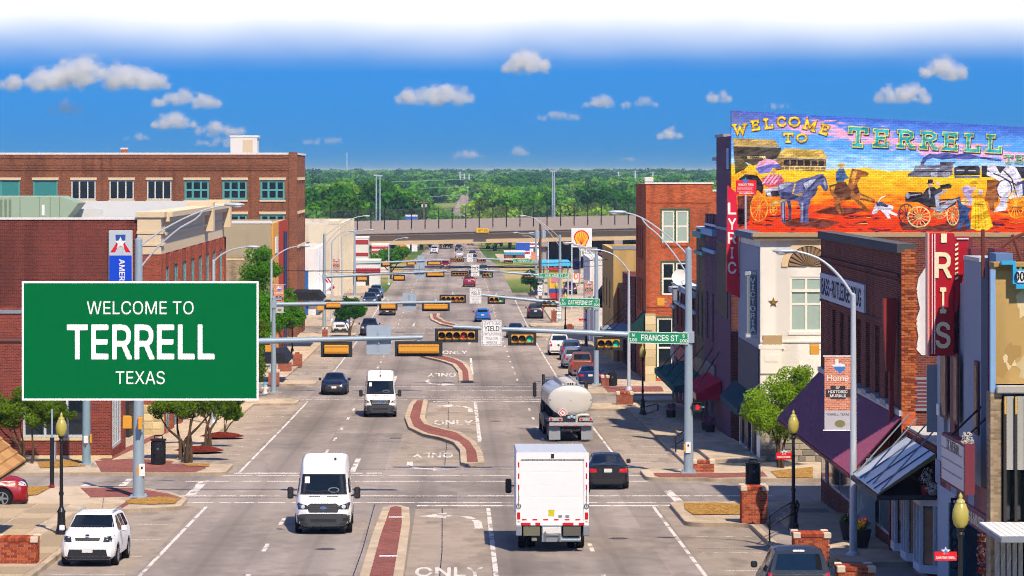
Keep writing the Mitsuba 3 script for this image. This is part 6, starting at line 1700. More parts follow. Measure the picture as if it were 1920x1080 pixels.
part(k, 'lettering', facing(text('DFW', .85, .04, True, 1.9), (wx(1104, 418), 418, wz(473, 418))), mat('pale_letter', 'd8d8d0', .6))
part(k, 'post', bx(wx(1102, 418), wx(1104, 418), 418.3, 418.5, G(418), wz(470, 418)), GALV)
t = thing('fuel_canopy', 'light blue filling station canopy on thin posts', 'canopy')
YK = 470.0
part(t, 'roof', bx(wx(1013, YK), wx(1070, YK), YK, YK + 12, wz(499, YK), wz(491, YK)), mat('canopy_blue', '4ab4de', .5))
for px in (1020, 1042, 1066):
    part(t, 'post', tube([(wx(px, YK), YK + 2, G(YK)), (wx(px, YK), YK + 2, wz(499, YK))], .12, 6), GALV2)
t = thing('colour_kiosk', 'small yellow, blue and red painted kiosk right of the far crossing', 'kiosk')
part(t, 'wall', bx(wx(1030, 440), wx(1055, 440), 440, 444, G(440) - .2, wz(506, 440)), mat('kiosk_yellow', 'e4b418', .6))
part(t, 'band', bx(wx(1029.5, 440), wx(1055.5, 440), 439.9, 439.98, wz(549, 440), wz(541, 440)), mat('kiosk_blue', '2a4a90', .6))
part(t, 'base', bx(wx(1029.8, 440), wx(1055.2, 440), 439.86, 439.97, G(440) - .2, wz(549.2, 440)), mat('kiosk_red', 'c02a24', .6))
part(t, 'panel', bx(wx(1034, 440), wx(1048, 440), 439.9, 439.98, wz(530, 440), wz(515, 440)), mat('kiosk_pink', 'c87890', .6))
part(t, 'roof', bx(wx(1028, 440), wx(1057, 440), 439.6, 444.4, wz(506, 440), wz(503.5, 440)), mat('kiosk_red', 'c02a24', .6))
# ---------------------------------------------------------------- signals, lamps and other street furniture
AMBER = mat('signal_amber', 'd99a2a', .5)
AMBERD = mat('signal_shadow', 'b87818', .5)
LENS = {'off': mat('lens_off', '3a1c10', .3), 'g': mat('lens_glow_green', [.02, .95, .5], .25), 'r': mat('lens_glow_red', [.9, .02, .02], .25), 'y': mat('lens_dim', '4a3410', .3)}  # glow of lit lenses painted as bright base colour, nothing emits
PLATE = mat('back_plate', '23272b', .6)
SIGNW = mat('sign_white', 'e6e6e2', .45)
SIGNBACK = mat('sign_back', 'a3b2bd', .45, .2)
SGREEN = mat('street_green', '0f8f62', .45)


def head(label, pxc, pyc, Y, n, lit, back=False, group=None):
    """A horizontal signal head of n sections, its middle at the picture point, hung on the mast arm."""
    k = thing('traffic_signal', label, 'traffic signal', group)
    w, h = .33 * n, .36
    x, z = wx(pxc, Y), wz(pyc, Y)
    s = 1 if back else -1                                            # the lens side
    part(k, 'back_plate', cat(rbox(x - w / 2 - .14, x + w / 2 + .14, Y - .012, Y + .012, z - h / 2 - .13, z + h / 2 + .13, .004)), PLATE)
    part(k, 'housing', rbox(x - w / 2, x + w / 2, Y + .014 if not back else Y - .22, Y + .22 if not back else Y - .014, z - h / 2, z + h / 2, .03), AMBER)
    if not back:
        part(k, 'door', rbox(x - w / 2, x + w / 2, Y - .06, Y - .013, z - h / 2, z + h / 2, .015), AMBER)
    else:
        part(k, 'ridge', bx(x - w / 2 + .02, x + w / 2 - .02, Y - .235, Y - .221, z - h / 2 + .03, z - h / 2 + .1), AMBERD)
        part(k, 'ridge', bx(x - w / 2 + .02, x + w / 2 - .02, Y - .232, Y - .221, z + h / 2 - .1, z + h / 2 - .04), AMBERD)
    for q in range(n):
        cx = x + (q - (n - 1) / 2) * .33
        yy = Y + s * .065
        disc = lathe([(.001, .02), (.09, .014), (.14, 0)], 16)
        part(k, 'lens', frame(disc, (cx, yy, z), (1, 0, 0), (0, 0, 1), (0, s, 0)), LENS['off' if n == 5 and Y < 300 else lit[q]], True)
        a = np.linspace(-.5, math.pi + .5, 14)
        o, i_ = np.column_stack([np.cos(a) * .158, np.sin(a) * .158]), np.column_stack([np.cos(a) * .146, np.sin(a) * .146])
        ring = Polygon(np.vstack([o, i_[::-1]]))
        part(k, 'visor', frame(extr(ring, .2), (cx, Y + s * .06, z), (1, 0, 0), (0, 0, 1), (0, s, 0)), PLATE)
        if lit[q] == 'r' and n == 5 and Y < 300:
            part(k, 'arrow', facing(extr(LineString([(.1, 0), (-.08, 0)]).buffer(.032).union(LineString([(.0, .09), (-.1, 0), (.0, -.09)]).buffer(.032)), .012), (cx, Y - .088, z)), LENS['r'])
    part(k, 'clamp', cat(bx(x - .06, x + .06, Y + .02, Y + .2, z + h / 2, z + h / 2 + .32), bx(x - .18, x + .18, Y + .05, Y + .12, z + h / 2 + .1, z + h / 2 + .16)), GALV2)
    return k


def yield_sign(px0, px1, py0, py1, Y, label):
    k = thing('yield_sign', label, 'sign')
    x0, x1, z0, z1 = wx(px0, Y), wx(px1, Y), wz(py1, Y), wz(py0, Y)
    g = sbox(x0, z0, x1, z1).buffer(-.06).buffer(.06)
    c = ((x0 + x1) / 2, Y - .12, (z0 + z1) / 2)
    g = shapely.affinity.translate(g, -c[0], -c[2])
    part(k, 'plate', facing(extr(g, .02), c), SIGNW)
    part(k, 'border', facing(extr(g.buffer(-.03).difference(g.buffer(-.05)), .024), c), DARK)
    hgt, wd = z1 - z0, x1 - x0
    for ln, fz, fh, fw in (('LEFT TURN', .36, .105, .78), ('YIELD', .17, .19, .74), ('ON FLASHING', -.04, .105, .86), ('YELLOW', -.21, .105, .62), ('ARROW', -.37, .105, .54)):
        part(k, 'lettering', facing(text(ln, fh * hgt, .026, fh > .15, fw * wd), (c[0], c[1], c[2] + fz * hgt)), DARK)
    part(k, 'bracket', bx(c[0] - .05, c[0] + .05, Y - .12, Y - .02, c[2] - .2, c[2] + hgt * .3), GALV)


def sign_rear(px0, px1, py0, py1, Y, label):
    k = thing('sign_rear', label, 'sign')
    g = sbox(wx(px0, Y), wz(py1, Y), wx(px1, Y), wz(py0, Y)).buffer(-.06).buffer(.06)
    part(k, 'plate', facing(extr(g, .02), (0, Y + .16, 0)), SIGNBACK)
    c = wx((px0 + px1) / 2, Y)
    part(k, 'bracket', cat(bx(c - .03, c + .03, Y + .1, Y + .138, wz(py1 - 6, Y), wz(py0 + 6, Y)), tube([(c, Y + .1, wz((py0 + py1) / 2 + 8, Y)), (c, Y + .1, wz((py0 + py1) / 2 - 12, Y))], .05, 6)), GALV)


def mast(label, px, Y, ptop, arm_px, arm_py0, arm_py1, lum=None, base_r=.21, n_arm=2, z_base=None):
    """Signal pole with its mast arm and a luminaire on one or two curved tubes."""
    k = thing('signal_pole', label, 'signal pole')
    x, zb = wx(px, Y), G(Y) + .15
    zt = wz(ptop, Y)
    part(k, 'pole', lathe([(.001, zb), (base_r, zb), (base_r * .62, zt), (.001, zt)], 14, (x, Y, 0)), GALV, 50)
    part(k, 'cap', lathe([(base_r * .66, zt - .05), (base_r * .66, zt + .06), (.001, zt + .2)], 12, (x, Y, 0)), GALV, 40)
    part(k, 'base_plate', cat(bx(x - .34, x + .34, Y - .34, Y + .34, zb, zb + .05), *[bx(x + a - .04, x + a + .04, Y + b - .04, Y + b + .04, zb + .05, zb + .13) for a in (-.26, .26) for b in (-.26, .26)]), GALV)
    part(k, 'footing', lathe([(.001, zb - .3), (.55, zb - .3), (.55, zb - .01), (.001, zb)], 16, (x, Y, 0)), 'mat_concrete')
    if arm_px is not None:
        part(k, 'mast_arm', tube([(x, Y, wz(arm_py0, Y)), (wx((px + arm_px) / 2, Y), Y, wz((arm_py0 + arm_py1) / 2 - .0, Y)), (wx(arm_px, Y), Y, wz(arm_py1, Y))], [.155, .12, .085], 12), GALV, 50)
        part(k, 'collar', bx(x - base_r - .02, x + base_r + .02, Y - base_r - .02, Y + base_r + .02, wz(arm_py0, Y) - .25, wz(arm_py0, Y) + .25), GALV)
    for e in ([lum] if lum else []):
        ex, ey, zz = wx(e[0], Y), Y - .1, wz(e[1], Y)
        for q in range(n_arm):
            z1 = zt - .25 - .95 * q
            part(k, 'lamp_arm', tube(arc([(x, Y, z1), (x + (ex - x) * .45, Y, z1 + (zz - z1) * (.62 + .02 * q)), (x + (ex - x) * (.82 if q == 0 else .66), Y, zz - .12 - .38 * q)] + ([(ex, Y, zz)] if q == 0 else [(x + (ex - x) * .72, Y, zz - .22)]), 5), .035, 7), GALV2)
        d = 1 if ex > x else -1
        lamp_head(k, ex, Y, zz, d)
    return k


def lamp_head(k, ex, Y, zz, d, s=1.0):
    v = trimesh.creation.icosphere(2, 1.0)
    part(k, 'lamp_head', (np.array(v.vertices) * [.42 * s, .17 * s, .085 * s] + [ex + d * .25 * s, Y, zz + .01], np.array(v.faces)), GALV2, True)
    part(k, 'lamp_glass', (np.array(v.vertices) * [.2 * s, .12 * s, .07 * s] + [ex + d * .36 * s, Y, zz - .05 * s], np.array(v.faces)), mat('lamp_glass', 'd8dcd8', .2), True)


YL1, YR1, YL2, YR2, YL3, YR3, YL4, YR4 = 138.0, gy(893), gy(740), gy(725), 352.0, gy(605), 470.0, 486.0
p1 = mast('pale blue-grey signal pole on the near left corner, half hidden by the green caption panel', 260, YL1, 452, 793, 645, 632, (428, 384), .24)
mast('pale signal pole on the right corner with the first street name sign', 1291, YR1, 470, 850, 632, 613, (1168, 398), .22)
mast('pale signal pole on the left corner of the second crossing, behind the blue-topped hydrant', 513, YL2, 560, 846, 571, 566, None, .2)
mast('pale signal pole on the right corner of the second crossing, before the white shop wall', 1118, YR2, 470, 900, 575, 553, (1072, 456), .2)
mast('pale signal pole on the left corner of the third crossing', 608, YL3, 440, 838, 519, 508, (682, 405), .2)
mast('pale signal pole on the right corner of the third crossing, with route markers', 1050, YR3, 443, 880, 519, 505, (985, 405), .2)
mast('pale signal pole on the left corner of the farthest crossing', 665, YL4, 430, 832, 494, 487, None, .2)
mast('pale signal pole on the right corner of the farthest crossing', 1005, YR4, 438, 868, 490, 483, (970, 436), .2)
O = 'off'
for lb, c, y, Y, n, lit, back in (
        ('amber three-lamp signal seen from behind, on the nearest left mast arm', 631, 655, YL1, 3, (O, O, O), True), ('amber five-lamp signal seen from behind, at the end of the nearest left mast arm', 785, 654, YL1, 5, (O,) * 5, True),
        ('five-lamp signal with a red arrow on the nearest right mast arm', 856, 629, YR1, 5, (O, O, O, 'r', O), False), ('three-lamp green signal between the yield sign and the corner pole, nearest crossing', 979, 635, YR1, 3, ('y', 'y', 'g'), False), ('three-lamp green signal beside the first street name sign', 1141, 644, YR1, 3, (O, 'y', 'g'), False),
        ('amber three-lamp signal seen from behind, leftmost on the second left mast arm', 625, 572, YL2, 3, (O, O, O), True), ('amber three-lamp signal seen from behind, in the middle of the second left mast arm', 728, 574, YL2, 3, (O, O, O), True), ('amber five-lamp signal seen from behind, at the end of the second left mast arm', 817, 575, YL2, 5, (O,) * 5, True),
        ('five-lamp signal with a red arrow over the second crossing', 849, 560.5, YR2, 5, (O, O, O, 'r', O), False), ('three-lamp green signal over the through lane at the second crossing', 930.5, 562, YR2, 3, (O, 'y', 'g'), False), ('three-lamp green signal beside the second street name sign', 1029, 567.5, YR2, 3, (O, 'y', 'g'), False),
        ('amber signal seen from behind, leftmost on the third left mast arm', 679, 522.5, YL3, 3, (O,) * 3, True), ('amber signal seen from behind, second on the third left mast arm', 748, 521, YL3, 3, (O,) * 3, True), ('amber five-lamp signal seen from behind, at the end of the third left mast arm', 816, 514, YL3, 5, (O,) * 5, True),
        ('five-lamp signal over the third crossing', 862, 513, YR3, 5, (O,) * 5, False), ('three-lamp green signal over the third crossing, beside the yield sign', 914, 515.5, YR3, 3, (O, 'y', 'g'), False), ('three-lamp green signal beside the third street name sign', 992.5, 516, YR3, 3, (O, 'y', 'g'), False),
        ('small amber signal seen from behind, leftmost at the farthest crossing', 724, 495, YL4, 3, (O,) * 3, True), ('small amber signal seen from behind, second at the farthest crossing', 771, 494, YL4, 3, (O,) * 3, True), ('small amber five-lamp signal seen from behind at the farthest crossing', 814, 493.5, YL4, 5, (O,) * 5, True),
        ('five-lamp red signal at the farthest crossing', 857, 487.5, YR4, 5, ('r', 'r', O, O, O), False), ('three-lamp red signal at the farthest crossing, beside the yield sign', 902.5, 488, YR4, 3, ('r', O, O), False), ('three-lamp red signal beside the farthest street name sign', 953, 490, YR4, 3, ('r', O, O), False)):
    head(lb, c, y, Y, n, lit, back)
for a in ((903, 941, 600, 648, YR1, 'left turn yield sign on the nearest right mast arm'), (880, 903, 540, 569, YR2, 'left turn yield sign over the second crossing'), (883, 899, 496, 518, YR3, 'left turn yield sign over the third crossing'), (875, 887, 475, 491, YR4, 'left turn yield sign over the farthest crossing')):
    yield_sign(*a)
for a in ((687, 733, 610, 665, YL1, 'grey rear of a sign on the nearest left mast arm'), (755, 780, 549, 581, YL2, 'grey rear of a sign on the second left mast arm'), (777, 796, 496, 522, YL3, 'grey rear of a sign on the third left mast arm'), (783, 796, 479, 503, YL4, 'grey rear of a sign at the farthest crossing')):
    sign_rear(*a)


def street_sign(name, px0, px1, py0, py1, Y, label, tilt=0.0):
    k = thing('street_name_sign', label, 'street sign')
    x0, x1, z0, z1 = wx(px0, Y), wx(px1, Y), wz(py1, Y), wz(py0, Y)
    c = np.array([(x0 + x1) / 2, Y - .22, (z0 + z1) / 2])
    w, h = x1 - x0, z1 - z0
    sh = math.tan(tilt)
    def put(m):
        v = np.array(m[0], float)
        v[:, 1] -= v[:, 0] * sh
        return facing((v, m[1]), c)
    part(k, 'blade', put(extr(sbox(-w / 2, -h / 2, w / 2, h / 2), .03)), SIGNW)
    part(k, 'face', put(extr(sbox(-w / 2 + .03, -h / 2 + .03, w / 2 - .03, h / 2 - .03), .036)), SGREEN)
    part(k, 'lettering', put(move(text(name + ' ST', h * .48, .042, True, w * .62), (.02 * w, 0, 0))), SIGNW)
    for s in (-1, 1):
        part(k, 'number', put(move(text('N' if s < 0 else 'S', h * .24, .042, True), (s * w * .42, h * .2, 0))), SIGNW)
        part(k, 'number', put(move(text('100', h * .26, .042, True), (s * w * .42, -h * .2, 0))), SIGNW)
    part(k, 'bracket', bx(c[0] + w * .25, c[0] + w * .32, Y - .2, Y + .02, c[2] - h * .5, c[2] + h * .5), GALV)


street_sign('FRANCES', 1178, 1290, 622, 644, YR1, 'nearest green street name sign, on the right corner pole', .02)
street_sign('CATHERINE', 1049, 1124, 559, 575, YR2, 'second green street name sign down the street', .03)
street_sign('ADELAIDE', 1010, 1065, 512, 521, YR3, 'third green street name sign down the street')
street_sign('VIRGINIA', 962, 1001, 485, 492, YR4, 'farthest green street name sign down the street')

# an overlaid green caption built as a solid sign on an invented cantilever mast
YT = 90.0
k = thing('caption_sign', 'large green welcome caption panel built as a sign, white border and letters, left', 'sign')
x0, x1, z0, z1 = wx(41, YT), wx(485, YT), wz(751, YT), wz(527, YT)
part(k, 'panel', bx(x0, x1, YT + .002, YT + .05, z0, z1), mat('town_white', 'f0f0ee', .5))
part(k, 'face', bx(x0 + .055, x1 - .055, YT - .004, YT, z0 + .055, z1 - .055), mat('town_green', [.0, .15, .04], .7, 0, .05))
TW = mat('town_letter', 'f4f4f2', .5)
cx = wx(263, YT)
U1 = YT / FPX
for s_, b_, py_, hh, ww, dx in (('WELCOME TO', False, 577, 24, 200, 0), ('TERRELL', True, 641, 62, 277, 1), ('TEXAS', False, 708, 24, 92, 0)):
    part(k, 'lettering', facing(text(s_, hh * U1, .012, b_, ww * U1), (cx + dx * U1, YT - .004, wz(py_, YT))), TW)
BROWNS = mat('brown_steel', '5c3028', .6)
part(k, 'arm', tube([(x1 - .4, YT + .14, (z0 + z1) / 2), (-13.9, YT + .14, (z0 + z1) / 2)], .085, 10), BROWNS)
for f_ in (.1, .37, .63, .9):
    part(k, 'batten', bx(x0 + (x1 - x0) * f_ - .04, x0 + (x1 - x0) * f_ + .04, YT + .051, YT + .065, z0 + .1, z1 - .1), GALV)
part(k, 'mast', lathe([(.001, G(YT)), (.24, G(YT)), (.17, z1 + .3), (.001, z1 + .35)], 14, (-13.95, YT + .13, 0)), BROWNS, 50)

# pedestrian poles, signal boxes
k = thing('pedestrian_pole', 'blue-grey pole with a push button before the bank wing, left corner', 'signal pole')
X_, Y_ = gp(162, 877)
zb = G(Y_) + .15
part(k, 'pole', lathe([(.001, zb), (.2, zb), (.16, zb + 7.2), (.001, zb + 7.2)], 12, (X_, Y_, 0)), mat('weathered_blue', '7f9aa4', .6), 50)
part(k, 'button_box', rbox(X_ - .1, X_ + .1, Y_ - .3, Y_ - .21, zb + 1.0, zb + 1.35, .02), SIGNW)
part(k, 'button', lathe([(.001, 0), (.05, 0), (.05, .03), (.001, .03)], 10, (X_, Y_ - .3, zb + .95)), AMBERD)
part(k, 'base_plate', bx(X_ - .32, X_ + .32, Y_ - .3, Y_ + .3, zb, zb + .05), GALV)
part(k, 'signal_side', rbox(X_ + .17, X_ + .26, Y_ - .2, Y_ + .1, zb + 1.0, zb + 1.4, .02), AMBER)


def ped_signal(label, px0, px1, py0, py1, Y, lit=False, deep=.25):
    k = thing('pedestrian_signal', label, 'pedestrian signal')
    part(k, 'housing', rbox(wx(px0, Y), wx(px1, Y), Y, Y + deep, wz(py1, Y), wz(py0, Y), .02), PLATE if lit else AMBER)
    part(k, 'hood', cat(bx(wx(px0, Y) - .02, wx(px1, Y) + .02, Y - .12 if lit else Y + deep, Y if lit else Y + deep + .12, wz(py0, Y), wz(py0, Y) + .025)), PLATE if lit else AMBERD)
    if lit:
        cx_, cz_ = wx((px0 + px1) / 2, Y), wz((py0 + py1) / 2, Y)
        hand = unary_union([sbox(-.07, -.12, .07, .02)] + [LineString([(-.055 + .036 * q, 0), (-.055 + .036 * q, .1 + (.03 if q in (1, 2) else 0))]).buffer(.014) for q in range(4)] + [LineString([(.06, -.06), (.12, .02)]).buffer(.018)])
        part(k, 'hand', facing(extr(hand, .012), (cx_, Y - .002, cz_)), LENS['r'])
    part(k, 'bracket', bx(wx(px1, Y), wx(px1 + 5, Y), Y + .08, Y + .14, wz((py0 + py1) / 2 + 1, Y), wz((py0 + py1) / 2 - 1, Y)), GALV)


ped_signal('yellow pedestrian signal box facing away on the near left signal pole', 230, 252, 781, 804, 138.3)
ped_signal('narrow yellow pedestrian signal seen edge-on on the near left signal pole', 258.5, 267, 783, 806, 137.3)
ped_signal('pedestrian signal with a red hand on the right corner pole', 1299, 1316, 755, 772, YR1 - .35, True)
ped_signal('yellow pedestrian signal on the left pole of the second crossing', 497, 511, 648, 660, YL2)
ped_signal('yellow pedestrian signal beside the pole behind the second left mast arm', 594, 607, 572, 582, 340)
ped_signal('yellow pedestrian signal low on the cream wall corner', 1519, 1536, 647, 665, 158)
ped_signal('yellow pedestrian signal on the orange brick corner', 1232, 1246, 559, 573, 251)
for lb, x_, Y_, z_ in (('white push button plate on the right corner signal pole', wx(1289.5, YR1), YR1 - .26, 1.05), ('push button plate on the near left signal pole', wx(267, YL1), YL1 - .2, 1.0)):
    k = thing('push_button', lb, 'push button')
    z = G(Y_) + z_
    part(k, 'plate', rbox(x_ - .12, x_ + .12, Y_ - .03, Y_ + .03, z, z + .5, .01), SIGNW)
    part(k, 'symbol', facing(extr(ell(0, 0, .04, .06), .01), (x_, Y_ - .03, z + .34)), DARK)
    part(k, 'button_body', rbox(x_ - .2, x_ - .121, Y_ - .05, Y_ + .05, z + .05, z + .42, .01), AMBER)
k = thing('control_cabinet', 'slim pale blue cabinet strapped to the near left signal pole', 'cabinet')
part(k, 'door', rbox(wx(250, YL1), wx(254.5, YL1), YL1 - .1, YL1 + .2, wz(886, YL1), wz(853, YL1), .02), mat('cabinet_blue', 'a8c0d0', .5))
part(k, 'strap', bx(wx(254.5, YL1), wx(257, YL1), YL1 - .05, YL1 + .15, wz(870, YL1), wz(867, YL1)), GALV)

# acorn lamps
GLOBE = mat('lamp_globe', 'b8ac50', .2, 0, .6, .5)


def acorn(label, px, Y, zbase=None, s=1.0, arm=None, group=None):
    k = thing('acorn_lamp', label, 'street lamp', group)
    x = wx(px, Y)
    z = G(Y) + .15 if zbase is None else zbase
    part(k, 'post', lathe([(.001, 0), (.2, 0), (.2, .12), (.15, .3), (.13, .75), (.16, .8), (.1, .9), (.065, 1.0), (.055, 3.2), (.1, 3.3), (.06, 3.36), (.12, 3.45), (.001, 3.46)], 12, (x, Y, z)), BLACK, 40)
    part(k, 'globe', lathe([(.1, 3.46), (.17, 3.55), (.2, 3.72), (.19, 3.86), (.13, 4.02), (.08, 4.06)], 16, (x, Y, z)), GLOBE, 60)
    part(k, 'finial', lathe([(.11, 4.05), (.11, 4.09), (.04, 4.15), (.055, 4.21), (.001, 4.3)], 12, (x, Y, z)), mat('lamp_top', 'b8b060', .35), 50)
    part(k, 'collar', lathe([(.001, 1.38), (.085, 1.38), (.085, 1.5), (.001, 1.5)], 10, (x, Y, z)), BLACK)
    if arm:
        part(k, 'banner_arm', tube([(x, Y, z + 2.3), (x + arm, Y, z + 2.3)], .02, 6), BLACK)
    return k


acorn('black lamp post with a yellow acorn globe behind the white boxy car', 115, gy(1010))
acorn('acorn lamp on the right pavement beside the handrail and steps', 1487.5, 122)
acorn('nearest acorn lamp on the right, before the theatre entrance', 1801, 81)
acorn('acorn lamp by the short handrail before the orange brick corner', 1205, gy(782))
acorn('taller of two acorn lamps on the left pavement past the second crossing', 548, gy(677))
acorn('shorter of two acorn lamps on the left pavement past the second crossing', 533, gy(673) + 18)
acorn('acorn lamp right of the second street name sign', 1099, gy(652))
acorn('acorn lamp left of the second right signal pole', 1060, gy(628))
acorn('farthest acorn lamp, beside the colour kiosk', 1043, gy(600))
for px, py, Y, sgn in ((1470, 855, 122, 'red and white downtown sign on the acorn lamp by the steps'), (1773, 1043, 81, 'red and white downtown sign on the nearest acorn lamp'), (1092, 600, gy(652), 'small downtown sign on the acorn lamp by the second street name sign')):
    k = thing('downtown_sign', sgn, 'sign')
    w = 30 if Y > 100 else 42
    w = w if Y < 200 else 13
    x0, x1, z = wx(px - w / 2, Y), wx(px + w / 2, Y), wz(py, Y)
    h = (x1 - x0) * .2
    part(k, 'plate', bx(x0, x1, Y - .02, Y + .02, z - h, z + h), mat('board_red', 'd8161c', .5))
    part(k, 'emblem', facing(extr(star(h * 1.1), .05), ((x0 + x1) / 2, Y + .03, z + h * 1.1)), SIGNW)
    part(k, 'emblem_core', facing(extr(star(h * .6), .06), ((x0 + x1) / 2, Y + .03, z + h * 1.1)), mat('emblem_blue', '3a78c0', .5))
    part(k, 'lettering', facing(text('DOWNTOWN TERRELL', h * .55, .01, True, (x1 - x0) * .88), ((x0 + x1) / 2, Y - .02, z - h * .3)), SIGNW)
    part(k, 'arm', bx(x1, x1 + .12, Y - .015, Y + .015, z - .02, z + .02), BLACK)


# cobra-head street lights with banners
def street_light(label, px, Y, ptop, ex, ey, base_r=.13, z0=None):
    k = thing('street_light', label, 'street light')
    x, z = wx(px, Y), (G(Y) + .15 if z0 is None else z0)
    zt = wz(ptop, Y)
    part(k, 'pole', lathe([(.001, z), (base_r, z), (base_r * .62, zt), (.001, zt + .06)], 12, (x, Y, 0)), GALV2, 50)
    part(k, 'base_cover', lathe([(.001, z), (base_r * 1.9, z), (base_r * 1.7, z + .2), (base_r, z + .28)], 12, (x, Y, 0)), GALV2, 50)
    e, ze = wx(ex, Y), wz(ey, Y)
    part(k, 'arm', tube(arc([(x, Y, zt - .1), (x + (e - x) * .3, Y, zt + (ze - zt) * .52), (x + (e - x) * .62, Y, zt + (ze - zt) * .86), (e, Y, ze)], 6), [.05] * 10 + [.04] * 9, 8), GALV2, True)
    lamp_head(k, e, Y, ze, 1 if e > x else -1, 1.0)
    return k


BRK = pmat('banner_brick', lambda p, n, uv: dr.select(brick_cell(p, n, .16, .06)[0] < .5, mi.Color3f(lin('d8c0b0')), mix(lin('b8603e'), lin('d88a68'), brick_cell(p, n, .16, .06)[1])), .8)


def banner(label, px0, px1, py0, py1, Y, full=True):
    k = thing('banner', label, 'banner')
    x0, x1, z0, z1 = wx(px0, Y), wx(px1, Y), wz(py1, Y), wz(py0, Y)
    h, w, c = z1 - z0, x1 - x0, (x0 + x1) / 2
    nx = np.linspace(x0, x1, 9)
    part(k, 'cloth', bx(x0, x1, Y, Y + .02, z0 + h * .27, z1), BRK)
    part(k, 'panel', bx(x0, x1, Y - .002, Y + .021, z0, z0 + h * .268), mat('banner_grey', 'b8b4b8', .8))
    tx = Polygon([(-.2, .5), (.05, .5), (.05, .2), (.5, .14), (.55, -.2), (.15, -.6), (-.05, -.35), (-.2, -.3), (-.3, -.1), (-.5, .1), (-.2, .1)])
    part(k, 'map_blue', facing(extr(shapely.affinity.scale(tx.intersection(sbox(-1, -1, 1, -.05)), w * .5, w * .5, origin=(0, 0)), .006), (c, Y, z1 - h * .13)), mat('emblem_blue', '3a78c0', .5))
    part(k, 'map_white', facing(extr(shapely.affinity.scale(tx.intersection(sbox(-1, -.05, 1, 1)), w * .5, w * .5, origin=(0, 0)), .006), (c, Y, z1 - h * .13)), SIGNW)
    part(k, 'lettering', facing(text('Home', h * .075, .008, False, w * .8), (c, Y, z1 - h * .29)), SIGNW)
    part(k, 'label_plate', facing(extr(unary_union([sbox(-w * .46, -h * .055, w * .46, h * .055), sbox(-w * .28, -h * .08, w * .28, h * .1)]), .008), (c, Y, z1 - h * .5)), mat('label_dark', '3a2c2c', .7))
    for ln, f_, fh, fw in (('OF', .425, .034, .16), ('HISTORIC', .478, .036, .72), ('MURALS', .532, .036, .6)):
        part(k, 'lettering', facing(text(ln, h * fh, .006, True, w * fw), (c, Y - .008, z1 - h * f_)), SIGNW)
    part(k, 'lettering', facing(text('TERRELL, TEXAS', h * .028, .006, True, w * .86), (c, Y - .002, z1 - h * .785)), DARK)
    part(k, 'picture', facing(extr(ell(0, 0, w * .2, h * .05), .006), (c + w * .08, Y - .002, z0 + h * .09)), mat('banner_olive', '7a7a50', .8))
    for zz in (z0, z1):
        part(k, 'rod', tube([(x0 - .05, Y + .01, zz), (x1 + .14, Y + .01, zz)], .022, 6), GALV2)
    return k


Y_ = gy(1058)
street_light('tall white street light on the right pavement, carrying the mural banner', 1600, Y_, 552, 1487, 471)
banner('large brick-patterned banner on the tall white street light, right', 1546, 1596, 668, 807, Y_)
street_light('street light on the left pavement with a mural banner, before the tall elm', 509, 268, 487, 566, 461)
banner('mural banner on the left street light, beside the elm', 513, 532, 534, 586, 268)
street_light('street light behind the green caption panel, its lamp over the bank pavement', 400, 195, 488, 466, 463)
street_light('street light by the white shop on the left, with a banner', 622, 385, 454, 655, 433, .12)
banner('small mural banner on the left, before the beige store', 624, 637, 485, 512, 385)
street_light('street light before the red and white shop, left', 641, 440, 443, 692, 431, .12)
street_light('far street light just left of the road under the flyover', 729, 520, 458, 758, 446, .12)
street_light('street light beside the orange brick corner, right pavement', 1179, gy(736), 507, 1123, 469)
street_light('street light with a banner beyond the second right signal pole', 1116.5, 330, 490, 1086, 459, .12)
banner('mural banner above the second street name sign', 1096, 1112, 527, 560, 318)
street_light('street light right of the far crossing', 1028, 455, 452, 1000, 437, .12)
k = thing('power_pole', 'dark wooden power pole with grey transformers right of the third crossing', 'utility pole')
Yq = 430.0
part(k, 'pole', tube([(wx(1013, Yq), Yq, G(Yq)), (wx(1013, Yq), Yq, wz(418, Yq))], [.2, .14], 8), mat('pole_brown', '5a4436', .9))
part(k, 'transformer', cat(*[lathe([(.001, 0), (.3, 0), (.3, .9), (.2, 1.0), (.001, 1.05)], 10, (wx(px, Yq), Yq - .3, wz(447, Yq))) for px in (1007, 1019)]), GALV)
part(k, 'cross_arm', bx(wx(1003, Yq), wx(1020, Yq), Yq - .1, Yq + .1, wz(436, Yq), wz(434, Yq)), mat('pole_brown', '5a4436', .9))
part(k, 'banner_cloth', bx(wx(996, Yq), wx(1005, Yq), Yq - .05, Yq, wz(488, Yq), wz(472, Yq)), BRK)

# route markers and small signs
for lb, px, py0, py1, Y, txt, colr in (('upper white route marker on the third right pole', 1012.5, 518, 530, 384.4, '226', SIGNW), ('white route marker with the number 34', 1012.5, 535, 546, 384.4, '34', SIGNW), ('white arrow plate below the route markers', 1012.5, 547.5, 554, 384.4, '-', SIGNW), ('white speed plate on the second right pole', 1048, 576, 583, 380, '557', SIGNW), ('white route plate with the number 226', 1048, 585, 597, 380, '226', SIGNW)):
    k = thing('route_marker', lb, 'sign')
    part(k, 'plate', bx(wx(px - 4.2, Y), wx(px + 4.2, Y), Y - .03, Y, wz(py1, Y), wz(py0, Y)), colr)
    part(k, 'lettering', facing(text(txt, .26, .01, True, .34), (wx(px, Y), Y - .03, wz((py0 + py1) / 2, Y))), DARK)
    part(k, 'post', bx(wx(px, Y) - .03, wx(px, Y) + .03, Y + .01, Y + .07, wz(py1 + 8, Y), wz(py0, Y)), GALV)
k = thing('parking_sign', 'black street sign post seen edge-on with a red foot, left corner', 'sign')
X_, Y_ = gp(97.5, 921)
zb = G(Y_) + .15
